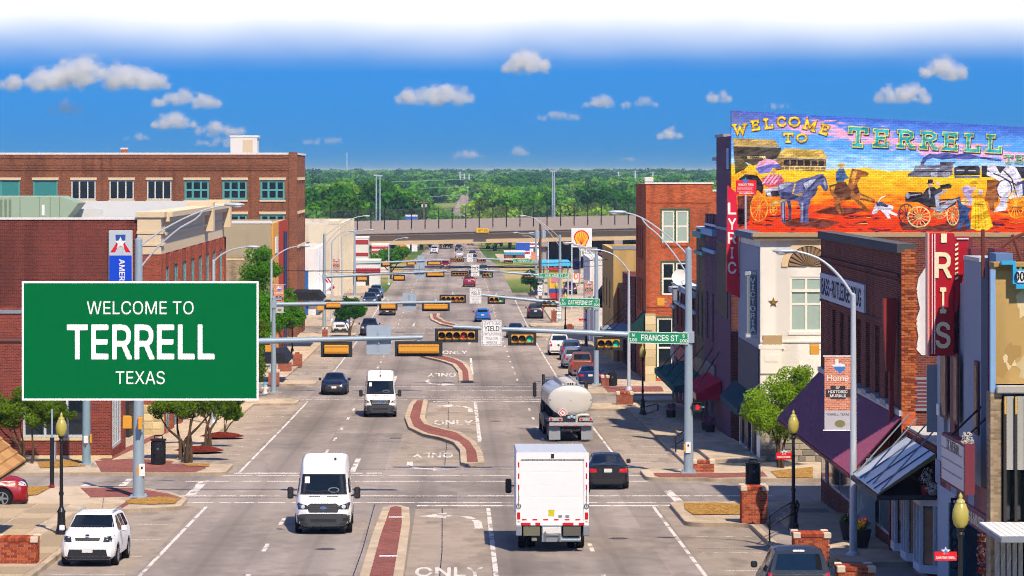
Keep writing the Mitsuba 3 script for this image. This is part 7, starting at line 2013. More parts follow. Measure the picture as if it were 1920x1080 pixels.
part(k, 'post', tube([(X_, Y_, zb + .15), (X_, Y_, zb + 2.1)], .09, 10), BLACK)
part(k, 'upper_post', tube([(X_, Y_, zb + 2.1), (X_, Y_, zb + 3.3)], .045, 8), GALV)
part(k, 'foot', tube([(X_, Y_, zb), (X_, Y_, zb + .14)], .11, 10), mat('pipe_red', 'a82420', .5))
part(k, 'plate', bx(X_ + .1, X_ + .13, Y_ - .02, Y_ + .4, zb + 1.1, zb + 1.9), SIGNBACK)


# litter bins, hydrant
def bin_(label, px, py, h=1.1, r=.3):
    k = thing('litter_bin', label, 'litter bin')
    X_, Y_ = gp(px, py)
    z = G(Y_) + .15
    part(k, 'body', lathe([(.001, 0), (r * .9, 0), (r, .06), (r, h * .88), (.001, h * .88)], 18, (X_, Y_, z)), BLACK, 40)
    for q in range(18):
        a = 2 * math.pi * q / 18
        part(k, 'slat', cb(X_ + (r + .012) * math.cos(a), Y_ + (r + .012) * math.sin(a), z + h * .44, .02, .05, h * .8, a), BLACK)
    part(k, 'rim', lathe([(r, h * .86), (r + .05, h * .9), (r + .05, h * .95), (r * .5, h * .97)], 18, (X_, Y_, z)), BLACK, 40)
    part(k, 'lid', tube(arc([(X_ - r * .6, Y_, z + h * .95), (X_ - r * .5, Y_, z + h * 1.08), (X_ + r * .5, Y_, z + h * 1.08), (X_ + r * .6, Y_, z + h * .95)], 4), .025, 6), BLACK)
    part(k, 'emblem', facing(extr(star(.09), .01), (X_, Y_ - r - .022, z + h * .6)), mat('bin_grey', '5a6064', .5))


bin_('black slatted litter bin before the corner oak on the left', 297, 877, 1.25, .32)
bin_('black litter bin on the right corner behind the brick pier', 1412, 916, 1.0, .3)
bin_('black litter bin with white bags on top by the second right crossing', 1148, 727, 1.05, .34)
k = thing('hydrant', 'white fire hydrant with a light blue top at the second left corner', 'hydrant')
X_, Y_ = gp(497, 742)
z = G(Y_) + .15
part(k, 'barrel', lathe([(.001, 0), (.2, 0), (.2, .06), (.13, .08), (.13, .5), (.17, .52), (.17, .56), (.001, .57)], 12, (X_, Y_, z)), WHITE, 40)
part(k, 'bonnet', lathe([(.17, .565), (.16, .66), (.1, .74), (.04, .76), (.04, .82), (.001, .82)], 12, (X_, Y_, z)), mat('hydrant_blue', '4aa0d0', .4), 50)
part(k, 'nozzle', tube([(X_ - .22, Y_, z + .38), (X_ + .22, Y_, z + .38)], .07, 8), WHITE)

# brick piers with pale cap stones; every brick of the near ones is a piece of its own
PB = [mat(f'pier_brick{q}', c, .85, 0, .25) for q, c in enumerate(('9a4528', 'a8502e', '8a3a22', 'b45c38'))]
MORT = mat('mortar', 'b8a48c', .95)
STONE = mat('cap_stone', 'cdc2ac', .85)
rp = np.random.default_rng(44)


def pier(label, px0, px1, ptop, Y, depth=.9, zbase=None, near=True, dark=False):
    k = thing('brick_pier', label, 'brick pier')
    x0, x1 = wx(px0, Y), wx(px1, Y)
    z0 = G(Y) + (.1 if zbase is None else zbase)
    z1 = wz(ptop, Y)
    part(k, 'core', bx(x0 + .02, x1 - .02, Y + .02, Y + depth - .02, z0, z1 - .1), MORT)
    if near:
        L, H_ = .205, .072
        rows = int((z1 - .1 - z0) / (H_ + .012))
        for r in range(rows):
            z = z0 + r * (H_ + .012)
            off = (r % 2) * (L + .012) / 2
            for side in range(2):
                a0, a1 = (x0, x1) if side == 0 else (Y, Y + depth)
                a = a0 - off
                while a < a1 - .03:
                    b0, b1 = max(a, a0), min(a + L, a1)
                    if b1 - b0 > .04:
                        m = bx(b0, b1, Y - .0, Y + .03, z, z + H_) if side == 0 else bx(x1 - .03 if x0 < 0 else x0, x1 if x0 < 0 else x0 + .03, b0 + (.031 if b0 == Y else 0), b1, z, z + H_)
                        part(k, 'brick', m, PB[int(rp.integers(4))])
                    a += L + .012
    else:
        brick(k, 'face', bx(x0, x1, Y, Y + depth, z0, z1 - .101), 'pier')
    cz0 = z1 - .1
    n_ = max(3, int((x1 - x0) / .11))
    for q in range(n_):
        a, b = x0 - .03 + (x1 - x0 + .06) * q / n_, x0 - .03 + (x1 - x0 + .06) * (q + 1) / n_
        part(k, 'cap_brick', bx(a + .004, b - .004, Y - .04, Y + depth + .04, cz0, cz0 + .095 + .008 * rp.random()), PB[int(rp.integers(4))])
    for sx in (x0 - .04, x1 - .2):
        for sy in (Y - .05, Y + depth - .17):
            part(k, 'cap_stone', rbox(sx, sx + .24, sy, sy + .22, cz0 - .05, cz0 + .14, .02), STONE)


pier('brick planter wall with pale corner stones at the bottom left', -12, 68, 1009, gy(1066), .9)
pier('short brick pier beside the right corner signal pole', 1299, 1339, 864, gy(892), .5)
pier('tall brick pier at the top of the steps, in front of the litter bin', 1391, 1439, 913, gy(985) - 1.0, .9)
pier('sunlit brick pier by the foot of the acorn lamp, right', 1490, 1556, 1001, 108.5, 1.0)
pier('brick pier at the bottom edge behind the black pickup', 1572, 1640, 1064, 97.0, 1.0)
for lb, a, b, t_, y in (('brick pier behind the left pole of the second crossing', 503, 523, 695, 725), ('brick pier on the left pavement past the second crossing', 521, 546, 676, 700), ('low brick pier by the acorn lamps on the left', 549, 566, 661, 690), ('brick pier beside the white parked car', 604, 614, 615, 640), ('small brick pier before the round pavement tree', 631, 648, 582, 600), ('brick pier at the kerb end of the second right corner', 1157, 1187, 736, 763),
                     ('brick pier between the blue sedan and the litter bin', 1128, 1142, 705, 728), ('far brick pier left of the second street sign pole', 1034, 1043, 580, 606), ('pair of low brick piers before the white gable', 1060, 1076, 608, 622)):
    pier(lb, a, b, t_, gy(y), .8, None, False)


# handrails and the raised walk with its steps
def handrail(label, pts, r=.03):
    k = thing('handrail', label, 'handrail')
    P = [(wx(px, Y), Y, wz(py, Y)) for px, py, Y in pts]
    lo = [(a, b, c - .42) for a, b, c in P]
    loop = arc([P[0], *P[1:]], 5)
    part(k, 'rail', tube(np.vstack([loop, [(P[-1][0] + .1, P[-1][1] + .2, P[-1][2] - .2)], arc(lo[::-1], 5), [(P[0][0] - .1, P[0][1] - .2, P[0][2] - .2)], loop[:1]]), r, 7), BLACK)
    for a, b, c in (P[0], P[-1]):
        part(k, 'post', tube([(a, b, c), (a, b, c - 1.05)], r, 7), BLACK)


handrail('black looped handrail beside the steps on the right pavement', [(1443, 968, 117), (1465, 952, 119.2), (1494, 938, 122)])
handrail('short black looped handrail before the orange brick corner', [(1207, 764, 205), (1220, 760, 206.5), (1233, 757, 208)])
handrail('black looped handrail left of the right corner signal pole', [(1267, 818, 168), (1276, 812, 170.5), (1286, 808, 173)])
wk = part([q_ for q_ in scene if q_.startswith('pavement_right')][0], 'step', drape(sbox(12.2, 108, 14.4, 128), .30, 2.0, .2), 'mat_concrete')
part([q_ for q_ in scene if q_.startswith('pavement_right')][0], 'step', drape(sbox(11.85, 109, 12.19, 127), .22, 2.0, .12), 'mat_concrete')
part([q_ for q_ in scene if q_.startswith('pavement_right_001')][0] if any(q_.startswith('pavement_right_001') for q_ in scene) else 'pavement_right', 'step', drape(sbox(11.9, 160, 14.4, 218), .30, 4.0, .2), 'mat_concrete')

# pots, bench and meter by the drugstore
for lb, px, py, Y in (('dark round planter with white flowers left of the white street light', 1593, 985, 116), ('dark round planter with red and white flowers right of the white street light', 1614, 990, 113)):
    k = thing('planter_pot', lb, 'plant pot')
    x = wx(px, Y)
    z = G(Y) + .3
    part(k, 'pot', lathe([(.001, 0), (.22, 0), (.34, .5), (.36, .62), (.3, .62), (.001, .56)], 16, (x, Y, z)), mat('pot_dark', '2a2428', .7), 50)
    m_, uv_ = leaves([(x, Y, z + .75), (x - .15, Y, z + .7), (x + .15, Y, z + .8)], [.22, .18, .18], 320, .09, 8, 51)
    part(k, 'foliage', m_, 'mat_leaf', uv=uv_)
    m_, uv_ = leaves([(x, Y, z + .82), (x + .12, Y, z + .86)], [.25, .2], 90, .07, 8, 52)
    part(k, 'flowers', m_, mat('dried_white', 'c8c4b8', .9) if px < 1600 else mat('petal_red', 'c01c20', .8))
k = thing('white_bench', 'white scroll-sided bench against the drugstore wall', 'bench')
sc_ = unary_union([Point(0, .3).buffer(.2), sbox(-.18, -.45, .18, .3), Point(.18, .85).buffer(.25), sbox(0, .3, .4, .9), sbox(.2, -.45, .4, .9)])
for yy in (117.2, 119.0):
    part(k, 'side', facing(extr(sc_, .06), (13.95, yy, G(118) + .78)), mat('bench_white', 'bfc8c4', .6))
part(k, 'seat', bx(13.8, 14.3, 117.2, 119.0, G(118) + .75, G(118) + .8), mat('bench_white', 'bfc8c4', .6))
part(k, 'backrest', bx(14.25, 14.32, 117.2, 119.0, G(118) + .8, G(118) + 1.5), mat('bench_white', 'bfc8c4', .6))
k = thing('meter_box', 'grey meter box on the drugstore wall above the bench', 'meter box')
part(k, 'box', rbox(14.15, 14.48, 119.8, 120.5, wz(930, 120), wz(903, 120), .02), mat('meter_grey', '9aa0a0', .6))
part(k, 'pipe', tube([(14.35, 120.1, G(120)), (14.35, 120.1, wz(930, 120))], .05, 6), STEEL_GREY)
k = thing('poster_frame', 'white framed poster beside the white bench', 'poster')
part(k, 'frame', bx(14.38, 14.46, 112.0, 113.4, .6, 2.4), FW)
part(k, 'print', bx(14.36, 14.379, 112.1, 113.3, .7, 2.3), mat('print_dark', '4a3038', .7))

# shelter roof at the left edge: its eave runs along the street
k = thing('shelter', 'tan shingled roof end of a small shelter at the left edge', 'shelter')
TANS = [mat(f'shingle{q}', c, .95, 0, .1) for q, c in enumerate(('a87e50', 'b48a5a', '9c7448'))]
ex_, ez_, rx_, rz_, ya_, yb_ = -15.34, 2.46, -17.5, 4.42, 110.0, 121.4
part(k, 'roof_deck', hexa([(2 * rx_ - ex_, ya_, ez_ - .1), (ex_, ya_, ez_ - .1), (ex_, yb_, ez_ - .1), (2 * rx_ - ex_, yb_, ez_ - .1)], [(rx_ - .01, ya_, rz_), (rx_ + .01, ya_, rz_), (rx_ + .01, yb_, rz_), (rx_ - .01, yb_, rz_)]), mat('shingle_dark', '6a5238', .95))
for r in range(8):
    t0, t1 = r / 8, (r + 1) / 8
    for q in range(12):
        y0 = max(ya_, ya_ + q * 1.0 - .5 * (r % 2))
        y1 = min(yb_, ya_ + (q + 1) * 1.0 - .5 * (r % 2))
        if y1 - y0 < .05:
            continue
        xa_, za_, xb_, zb_ = ex_ + (rx_ - ex_) * t0, ez_ + (rz_ - ez_) * t0, ex_ + (rx_ - ex_) * t1, ez_ + (rz_ - ez_) * t1
        part(k, 'shingle', hexa([(xb_, y0 + .01, zb_ + .0), (xa_, y0 + .01, za_ + .02), (xa_, y1 - .01, za_ + .02), (xb_, y1 - .01, zb_ + .0)], [(xb_, y0 + .01, zb_ + .03), (xa_, y0 + .01, za_ + .09), (xa_, y1 - .01, za_ + .09), (xb_, y1 - .01, zb_ + .03)]), TANS[int(rp.integers(3))])
for x_, y_ in ((-17.3, 111), (-17.3, 121), (-19.4, 111), (-19.4, 121)):
    part(k, 'post', bx(x_ - .07, x_ + .07, y_ - .07, y_ + .07, G(y_) + .1, 2.7), mat('shelter_post', '6a5a48', .8))

for q, (px, py, lb) in enumerate(((610, 1030, 'iron manhole cover in the left lane before the nearer white van'), (1160, 1010, 'iron manhole cover right of the white box truck'), (742, 822, 'iron manhole cover left of the curved median'), (930, 790, 'iron manhole cover right of the curved median'))):
    k = thing('manhole_cover', lb, 'manhole cover')
    X_, Y_ = gp(px, py)
    part(k, 'ring', lathe([(.3, .008), (.36, .012), (.36, .003)], 20, (X_, Y_, G(Y_))), mat('iron_ring', '6a625c', .7))
    part(k, 'lid', lathe([(.001, .014), (.29, .012), (.295, .004)], 20, (X_, Y_, G(Y_))), mat('iron_lid', '4a4644', .6))
# wires across the street
for q, (a, b, Y) in enumerate((((480, 507), (1330, 470), 300), ((560, 508), (1240, 488), 330))):
    k = thing('span_wire', ('nearer', 'farther')[q] + ' thin black wire strung across the street between the poles', 'cable')
    part(k, 'wire', tube([(wx(a[0] + (b[0] - a[0]) * t_, Y), Y, wz(a[1] + (b[1] - a[1]) * t_ + 12 * 4 * t_ * (1 - t_), Y)) for t_ in np.linspace(0, 1, 14)], .022, 4), BLACK)
# ---------------------------------------------------------------- vehicles (local: x right, y forward, z up, ground at 0)
TYRE = mat('tyre', [.012, .012, .012], .85, 0, .2)
RIM = mat('rim', 'a4a8ac', .35, .7)
RIMD = mat('rim_dark', '3a3c40', .4, .5)
TRIM = mat('trim_black', [.018, .018, .02], .55)
LAMP = mat('headlamp', 'c8ccd0', .08, 0, .8)
LAMPD = mat('headlamp_dark', '30343a', .1, 0, .8)
TAIL = mat('tail_lamp', [.55, .012, .012], .15, 0, .7)
PLATEM = mat('number_plate', 'd8d8d4', .5)
CHROME = mat('chrome', 'b8bcc0', .15, .9)
CARGLASS = mat('car_glass', [.008, .013, .018], .03, 0, .8)
ORANGE = mat('indicator', 'd07818', .3)


def loft(stations):
    """Closed body from half sections [(y, [(x, z), ...])], bottom centre to top centre, mirrored."""
    n = len(stations[0][1])
    ring = 2 * n - 2
    v = []
    for y, sec in stations:
        pts = [(x, y, z) for x, z in sec] + [(-x, y, z) for x, z in sec[-2:0:-1]]
        v += pts
    v = np.array(v, float)
    m = len(stations)
    i, j = np.meshgrid(np.arange(m - 1), np.arange(ring), indexing='ij')
    a, b, c, d = i * ring + j, i * ring + (j + 1) % ring, (i + 1) * ring + (j + 1) % ring, (i + 1) * ring + j
    q = np.stack([a, d, c, b], -1).reshape(-1, 4)
    f = [np.vstack([q[:, [0, 1, 2]], q[:, [0, 2, 3]]])]
    for e, flip in ((0, False), ((m - 1) * ring, True)):
        k = [[e, e + t, e + t + 1] for t in range(1, ring - 1)]
        k = np.array(k)
        f.append(k[:, ::-1] if flip else k)
    f = np.vstack(f)
    tm = trimesh.Trimesh(v, f, process=False)
    if tm.volume < 0:
        f = f[:, ::-1]
    return v, f


def interp(tab, y):
    t = np.array(tab, float)
    return [float(np.interp(y, t[:, 0], t[:, k])) for k in range(1, t.shape[1])]


def body(plan, top, belt, sill=.22, n_extra=24):
    """plan: (y, half width); top: (y, height, half width of the roof line); belt: (y, height)."""
    ys = sorted(set([a[0] for a in plan] + [a[0] for a in top]) | set(np.linspace(plan[0][0], plan[-1][0], n_extra)))
    st = []
    for y in ys:
        w, = interp(plan, y)
        zt, wt = interp(top, y)
        zb, = interp(belt, y)
        zb = min(zb, zt - .05)
        wt = min(wt, w * .96)
        sec = [(0, sill), (w * .84, sill), (w * .97, sill + .1), (w, sill + .28), (w * .995, (sill + zb) / 2 + .12), (w * .965, zb), (wt + .012, zt - .055), (wt * .9, zt - .012), (wt * .55, zt + .012), (0, zt + .02)]
        st.append((y, sec))
    return loft(st)


AX = {'front': (0, 2, 1, 1), 'rear': (0, 2, 1, -1), 'right': (1, 2, 0, 1), 'left': (1, 2, 0, -1), 'top': (0, 1, 2, 1)}


def project(m, P, view, off):
    a, b, d, s = AX[view]
    v, f = m
    A, B, C = v[f[:, 0]], v[f[:, 1]], v[f[:, 2]]
    n = np.cross(B - A, C - A)
    ok = n[:, d] * s > 1e-9
    A, B, C, n = A[ok], B[ok], C[ok], n[ok]
    out = np.full(len(P), np.nan)
    den = (B[:, b] - C[:, b]) * (A[:, a] - C[:, a]) + (C[:, a] - B[:, a]) * (A[:, b] - C[:, b])
    den = np.where(np.abs(den) < 1e-12, 1e-12, den)
    for i, (p, q) in enumerate(P):
        u = ((B[:, b] - C[:, b]) * (p - C[:, a]) + (C[:, a] - B[:, a]) * (q - C[:, b])) / den
        w = ((C[:, b] - A[:, b]) * (p - C[:, a]) + (A[:, a] - C[:, a]) * (q - C[:, b])) / den
        t = 1 - u - w
        hit = (u > -1e-6) & (w > -1e-6) & (t > -1e-6)
        if hit.any():
            val = (u * A[:, d] + w * B[:, d] + t * C[:, d])[hit]
            out[i] = (val * s).max() * s + off * s
    return out


def decal(m, g, view, off=.012, step=.16):
    """A panel laid on the body where the outline falls in the given view."""
    g = g if hasattr(g, 'geom_type') else Polygon(g).buffer(0)
    v, f = flat(g)
    v3, f3 = trimesh.remesh.subdivide_to_size(v, f, step, max_iter=8)
    tm = trimesh.Trimesh(v3, f3)
    v, f = np.array(tm.vertices), np.array(tm.faces)
    h = project(m, v[:, :2], view, off)
    good = ~np.isnan(h)
    f = f[good[f].all(1)]
    a, b, d, s = AX[view]
    out = np.zeros_like(v)
    out[:, a], out[:, b], out[:, d] = v[:, 0], v[:, 1], np.nan_to_num(h)
    if not len(f):
        return None
    n = np.cross(out[f[:, 1]] - out[f[:, 0]], out[f[:, 2]] - out[f[:, 0]])[:, d] * s
    return out, np.where(n[:, None] < 0, f[:, ::-1], f)


def mirror_poly(pts):
    return [(-x, z) for x, z in pts]


class Car:
    def __init__(self, name, label, px, py, toward, cat='car', yaw=0.0, L=4.6, group=None, turn=None):
        """px, py: the picture point on the road below the middle of the end that faces the camera."""
        X, Y = gp(px, py)
        self.key = thing(name, label, cat, group)
        self.L = L
        if turn is None:
            a = math.pi if toward else 0.0
            c = (X, Y + L / 2)
            a += yaw
        else:
            a, c = turn, (X, Y)
        slope = (G(c[1] + 2) - G(c[1] - 2)) / 4 * (1 if math.cos(a) > 0 else -1)
        self.a, self.c, self.s = a, c, slope * abs(math.cos(a))
        self.z = G(c[1]) + .012
        self.n = 0

    def place(self, m):
        v = np.array(m[0], float)
        v[:, 2] += v[:, 1] * self.s
        return move((v, m[1]), (self.c[0], self.c[1], self.z), self.a)

    def add(self, name, m, bsdf, smooth=False, parent=None):
        if m is None or not len(m[0]):
            return None
        return part(parent or self.key, name, self.place(m), bsdf, smooth)

    def wheel(self, x, y, r=.33, w=.22, rim=RIM, dual=False):
        s = 1 if x > 0 else -1
        prof = [(.001, -w / 2), (r * .62, -w / 2), (r * .93, -w / 2), (r, -w / 2 + .03), (r, w / 2 - .03), (r * .93, w / 2), (r * .66, w / 2), (r * .62, w / 2 - .03), (.001, w / 2 - .03)]
        tw = lathe(prof, 20)
        k = self.add('wheel', frame(tw, (x, y, r), (0, 1, 0), (0, 0, 1), (s, 0, 0)), TYRE, 40)
        hub = [extr(ell(0, 0, r * .16, r * .16), .03, w / 2 - .03)]
        for q in range(5):
            a = 2 * math.pi * q / 5
            hub.append(extr(LineString([(0, 0), (r * .6 * math.cos(a), r * .6 * math.sin(a))]).buffer(r * .09), .022, w / 2 - .03))
        hub.append(extr(ell(0, 0, r * .65, r * .65).difference(ell(0, 0, r * .55, r * .55)), .028, w / 2 - .03))
        self.add('rim', frame(cat(*hub), (x, y, r), (0, 1, 0), (0, 0, 1), (s, 0, 0)), rim, parent=k)


def cut_arches(b, ys, w, r=.40):
    man = manifold3d.Manifold(manifold3d.Mesh(vert_properties=np.asarray(b[0], np.float32), tri_verts=np.asarray(b[1], np.uint32)))
    for y in ys:
        for s in (-1, 1):
            c = manifold3d.Manifold.cylinder(.5, r, r, 20).rotate([0, 90, 0]).translate([s * (w - .05) - .25, y, r - .06])
            man = man - c
    mm = man.to_mesh()
    if not len(mm.tri_verts):
        return b
    return np.array(mm.vert_properties[:, :3], float), np.array(mm.tri_verts)


STYLES = {
    # plan, top, belt, sill, wheel y, windows as (y, z) polygon pairs
    'sedan': dict(L=4.7, w=.91, plan=[(-2.35, .72), (-2.25, .84), (-1.7, .91), (1.5, .91), (2.1, .84), (2.3, .68), (2.35, .5)], top=[(-2.35, .88, .62), (-2.2, 1.02, .7), (-1.65, 1.07, .72), (-.8, 1.40, .58), (-.2, 1.45, .57), (.35, 1.42, .57), (1.1, 1.03, .72), (1.9, .9, .7), (2.25, .74, .6), (2.35, .55, .45)], belt=[(-2.35, .8), (-1.7, .95), (1.1, .92), (2.35, .5)], wheels=(-1.38, 1.4), r=.33,
                  side=[[(-1.5, 1.0), (-.8, 1.34), (-.25, 1.385), (-.25, .97)], [(-.17, .97), (-.17, 1.385), (.3, 1.365), (.95, .99)]], wind=(.98, 1.07, 1.37, .52, .68), rear=(1.08, 1.36, .52, .66)),
    'hatch': dict(L=4.2, w=.9, plan=[(-2.1, .74), (-2.0, .86), (-1.4, .9), (1.3, .9), (1.85, .84), (2.05, .68), (2.1, .5)], top=[(-2.1, .95, .66), (-1.95, 1.12, .64), (-1.6, 1.4, .58), (-.6, 1.48, .58), (.2, 1.46, .58), (.95, 1.06, .7), (1.75, .92, .68), (2.02, .74, .6), (2.1, .55, .45)], belt=[(-2.1, .85), (.9, .94), (2.1, .5)], wheels=(-1.3, 1.3), r=.33,
                  side=[[(-1.5, 1.02), (-1.2, 1.36), (-.5, 1.41), (-.5, .99)], [(-.42, .99), (-.42, 1.41), (.15, 1.4), (.8, 1.01)]], wind=(.98, 1.1, 1.4, .52, .66), rear=(1.1, 1.37, .52, .58)),
    'suv': dict(L=4.6, w=.94, plan=[(-2.3, .8), (-2.2, .9), (-1.6, .94), (1.5, .94), (2.05, .88), (2.25, .74), (2.3, .6)], top=[(-2.3, .95, .72), (-2.2, 1.2, .7), (-1.95, 1.62, .62), (-1.0, 1.72, .62), (.3, 1.70, .62), (1.05, 1.2, .76), (1.95, 1.06, .74), (2.2, .9, .66), (2.3, .7, .52)], belt=[(-2.3, .95), (1.05, 1.06), (2.3, .62)], wheels=(-1.38, 1.42), r=.37,
                side=[[(-1.75, 1.16), (-1.6, 1.55), (-.95, 1.62), (-.95, 1.12)], [(-.87, 1.12), (-.87, 1.62), (-.1, 1.63), (-.1, 1.1)], [(-.02, 1.1), (-.02, 1.63), (.28, 1.61), (.92, 1.12)]], wind=(.98, 1.24, 1.64, .57, .72), rear=(1.2, 1.56, .56, .64)),
    'boxy': dict(L=4.1, w=.9, plan=[(-2.05, .8), (-1.95, .88), (-1.4, .9), (1.4, .9), (1.85, .87), (2.0, .76), (2.05, .6)], top=[(-2.05, 1.0, .7), (-1.95, 1.3, .68), (-1.8, 1.55, .63), (-.8, 1.62, .63), (.45, 1.6, .63), (1.0, 1.17, .76), (1.75, 1.07, .76), (1.98, .95, .7), (2.05, .8, .6)], belt=[(-2.05, 1.0), (1.0, 1.05), (2.05, .7)], wheels=(-1.27, 1.3), r=.34,
                 side=[[(-1.5, 1.12), (-1.4, 1.48), (-.7, 1.53), (-.7, 1.08)], [(-.62, 1.08), (-.62, 1.53), (.0, 1.53), (.0, 1.06)], [(.08, 1.06), (.08, 1.53), (.42, 1.52), (.9, 1.08)]], wind=(.98, 1.19, 1.55, .585, .72), rear=(1.15, 1.5, .55, .62)),
    'pickup': dict(L=5.7, w=.98, plan=[(-2.85, .9), (-2.75, .96), (2.0, .98), (2.6, .92), (2.8, .8), (2.85, .66)], top=[(-2.85, 1.08, .86), (-.82, 1.1, .86), (-.78, 1.15, .8), (-.68, 1.8, .66), (-.2, 1.87, .66), (.6, 1.85, .66), (1.35, 1.28, .8), (2.45, 1.14, .78), (2.75, 1.0, .7), (2.85, .8, .6)], belt=[(-2.85, 1.0), (1.35, 1.1), (2.85, .7)], wheels=(-1.75, 1.85), r=.4,
                   side=[[(-.55, 1.2), (-.5, 1.7), (.05, 1.77), (.05, 1.17)], [(.13, 1.17), (.13, 1.77), (.55, 1.75), (1.2, 1.2)]], wind=(1.3, 1.32, 1.78, .6, .76), rear=(1.28, 1.72, .58, .66)),
}


def make_car(name, label, px, py, toward, style, color, cat='car', yaw=0., group=None, metal=.2, detail=True, rimm=RIM, turn=None, lamp=LAMP, shade=1.0, scale=1.0, grille=TRIM):
    S = STYLES[style]
    c = Car(name, label, px, py, toward, cat, yaw, S['L'], group, turn)
    paint_m = mat('paint_' + (color if isinstance(color, str) else name), color, .3, metal, .5, 1.0)
    b = body(S['plan'], S['top'], S['belt'], .24)
    w, r = S['w'], S['r']
    hl = S['L'] / 2
    solid_ = b
    b2 = cut_arches(b, S['wheels'], w, r + .07)
    if style == 'pickup':
        man = manifold3d.Manifold(manifold3d.Mesh(vert_properties=np.asarray(b2[0], np.float32), tri_verts=np.asarray(b2[1], np.uint32)))
        man = man - manifold3d.Manifold.cube([1.56, 1.86, 1.0]).translate([-.78, -2.72, .66])
        mm = man.to_mesh()
        b2 = np.array(mm.vert_properties[:, :3], float), np.array(mm.tri_verts)
    c.add('body', b2, paint_m, 38)
    c.add('underbody', bx(-w * .8, w * .8, -hl * .92, hl * .92, .17, .3), TRIM)
    for y in S['wheels']:
        for s in (-1, 1):
            c.wheel(s * (w - .11), y, r, .22, rimm)
    # glass
    _, z0, z1, w1, w0 = S['wind']
    ws = [(-w0, z0), (w0, z0), (w1, z1), (-w1, z1)]
    c.add('windscreen', decal(solid_, ws, 'front', .012), CARGLASS, True)
    z0r, z1r, w1r, w0r = S['rear']
    c.add('rear_window', decal(solid_, [(-w0r, z0r), (w0r, z0r), (w1r, z1r), (-w1r, z1r)], 'rear', .012), CARGLASS, True)
    for s in ('left', 'right'):
        for g in S['side']:
            c.add('side_window', decal(solid_, g, s, .01), CARGLASS, True)
    k = (S['wind'][1] - .05)
    for s in (-1, 1):
        y = S['top'][-4][0] * .5 + .35
        y = {'sedan': .75, 'hatch': .6, 'suv': .72, 'boxy': .78, 'pickup': 1.0}[style]
        c.add('mirror', rbox(s * (w + .02) if s > 0 else s * (w + .2), s * (w + .2) if s > 0 else s * (w + .02), y - .06, y + .06, k - .08, k + .1, .03), TRIM if color in ('1c1d20',) else paint_m)
    if not detail:
        return c
    front, rear = hl - .06, -hl + .06
    belt_f = interp(S['belt'], hl - .2)[0]
    zh = {'sedan': .68, 'hatch': .7, 'suv': .88, 'boxy': .9, 'pickup': .98}[style]
    for s in (-1, 1):
        hp = [(s * w * .5, zh - .02), (s * w * .88, zh + .0), (s * w * .9, zh + .14), (s * w * .62, zh + .1)]
        if style in ('boxy', 'pickup', 'suv'):
            hp = [(s * w * .56, zh - .1), (s * w * .84, zh - .1), (s * w * .9, zh + .1), (s * w * .6, zh + .06)]
        c.add('headlight', decal(solid_, hp, 'front', .012, .08), lamp, True)
        zr = zh + (.12 if style != 'pickup' else .0)
        tp = [(s * w * .5, zr - .06), (s * w * .92, zr - .08), (s * w * .9, zr + .1), (s * w * .55, zr + .08)]
        if style in ('suv', 'boxy', 'hatch', 'pickup'):
            tp = [(s * w * .72, zr - .16), (s * w * .9, zr - .16), (s * w * .86, zr + .24), (s * w * .74, zr + .2)]
        c.add('tail_light', decal(solid_, tp, 'rear', .012, .08), TAIL, True)
    if style in ('pickup', 'suv'):
        c.add('grille', decal(solid_, [(-w * .5, zh - .2), (w * .5, zh - .2), (w * .52, zh + .08), (-w * .52, zh + .08)], 'front', .014, .1), grille)
    elif style == 'boxy':
        c.add('grille', decal(solid_, [(-w * .42, zh - .06), (w * .42, zh - .06), (w * .46, zh + .03), (-w * .46, zh + .03)], 'front', .014, .1), TRIM)
    else:
        c.add('grille', decal(solid_, [(-w * .42, zh - .12), (w * .42, zh - .12), (w * .44, zh + .02), (-w * .44, zh + .02)], 'front', .014, .1), TRIM)
    low = [(-w * .72, .34), (w * .72, .34), (w * .66, .56), (-w * .66, .56)]
    c.add('lower_grille', decal(solid_, low, 'front', .012, .12), TRIM)
    c.add('front_bumper', decal(solid_, [(-w * .86, .25), (w * .86, .25), (w * .8, .34), (-w * .8, .34)], 'front', .03, .12), TRIM)
    c.add('rear_bumper', decal(solid_, [(-w * .9, .3), (w * .9, .3), (w * .86, .46), (-w * .86, .46)], 'rear', .025, .12), TRIM if style != 'pickup' else CHROME)
    c.add('number_plate', decal(solid_, [(-.17, .46), (.17, .46), (.17, .6), (-.17, .6)], 'front', .035, .2), PLATEM)
    zpl = .82 if style in ('sedan', 'hatch') else (.78 if style == 'pickup' else .9)
    c.add('number_plate', decal(solid_, [(-.17, zpl - .08), (.17, zpl - .08), (.17, zpl + .07), (-.17, zpl + .07)], 'rear', .03, .2), PLATEM)
    c.add('wiper', decal(solid_, LineString([(-.5, z0 + .03), (.05, z0 + .06)]).buffer(.012).union(LineString([(.02, z0 + .03), (.5, z0 + .07)]).buffer(.012)), 'front', .024, .2), TRIM)
    for s in ('left', 'right'):
        for y in ((-.45, .4) if style != 'pickup' else (.2,)):
            c.add('door_handle', decal(solid_, [(y, z0 - .17), (y + .17, z0 - .17), (y + .17, z0 - .13), (y, z0 - .13)], s, .025, .2), paint_m)
            c.add('door_seam', decal(solid_, [(y + .28, .38), (y + .29, .38), (y + .29, z0 - .08), (y + .28, z0 - .08)], s, .006, .2), TRIM)
    return c


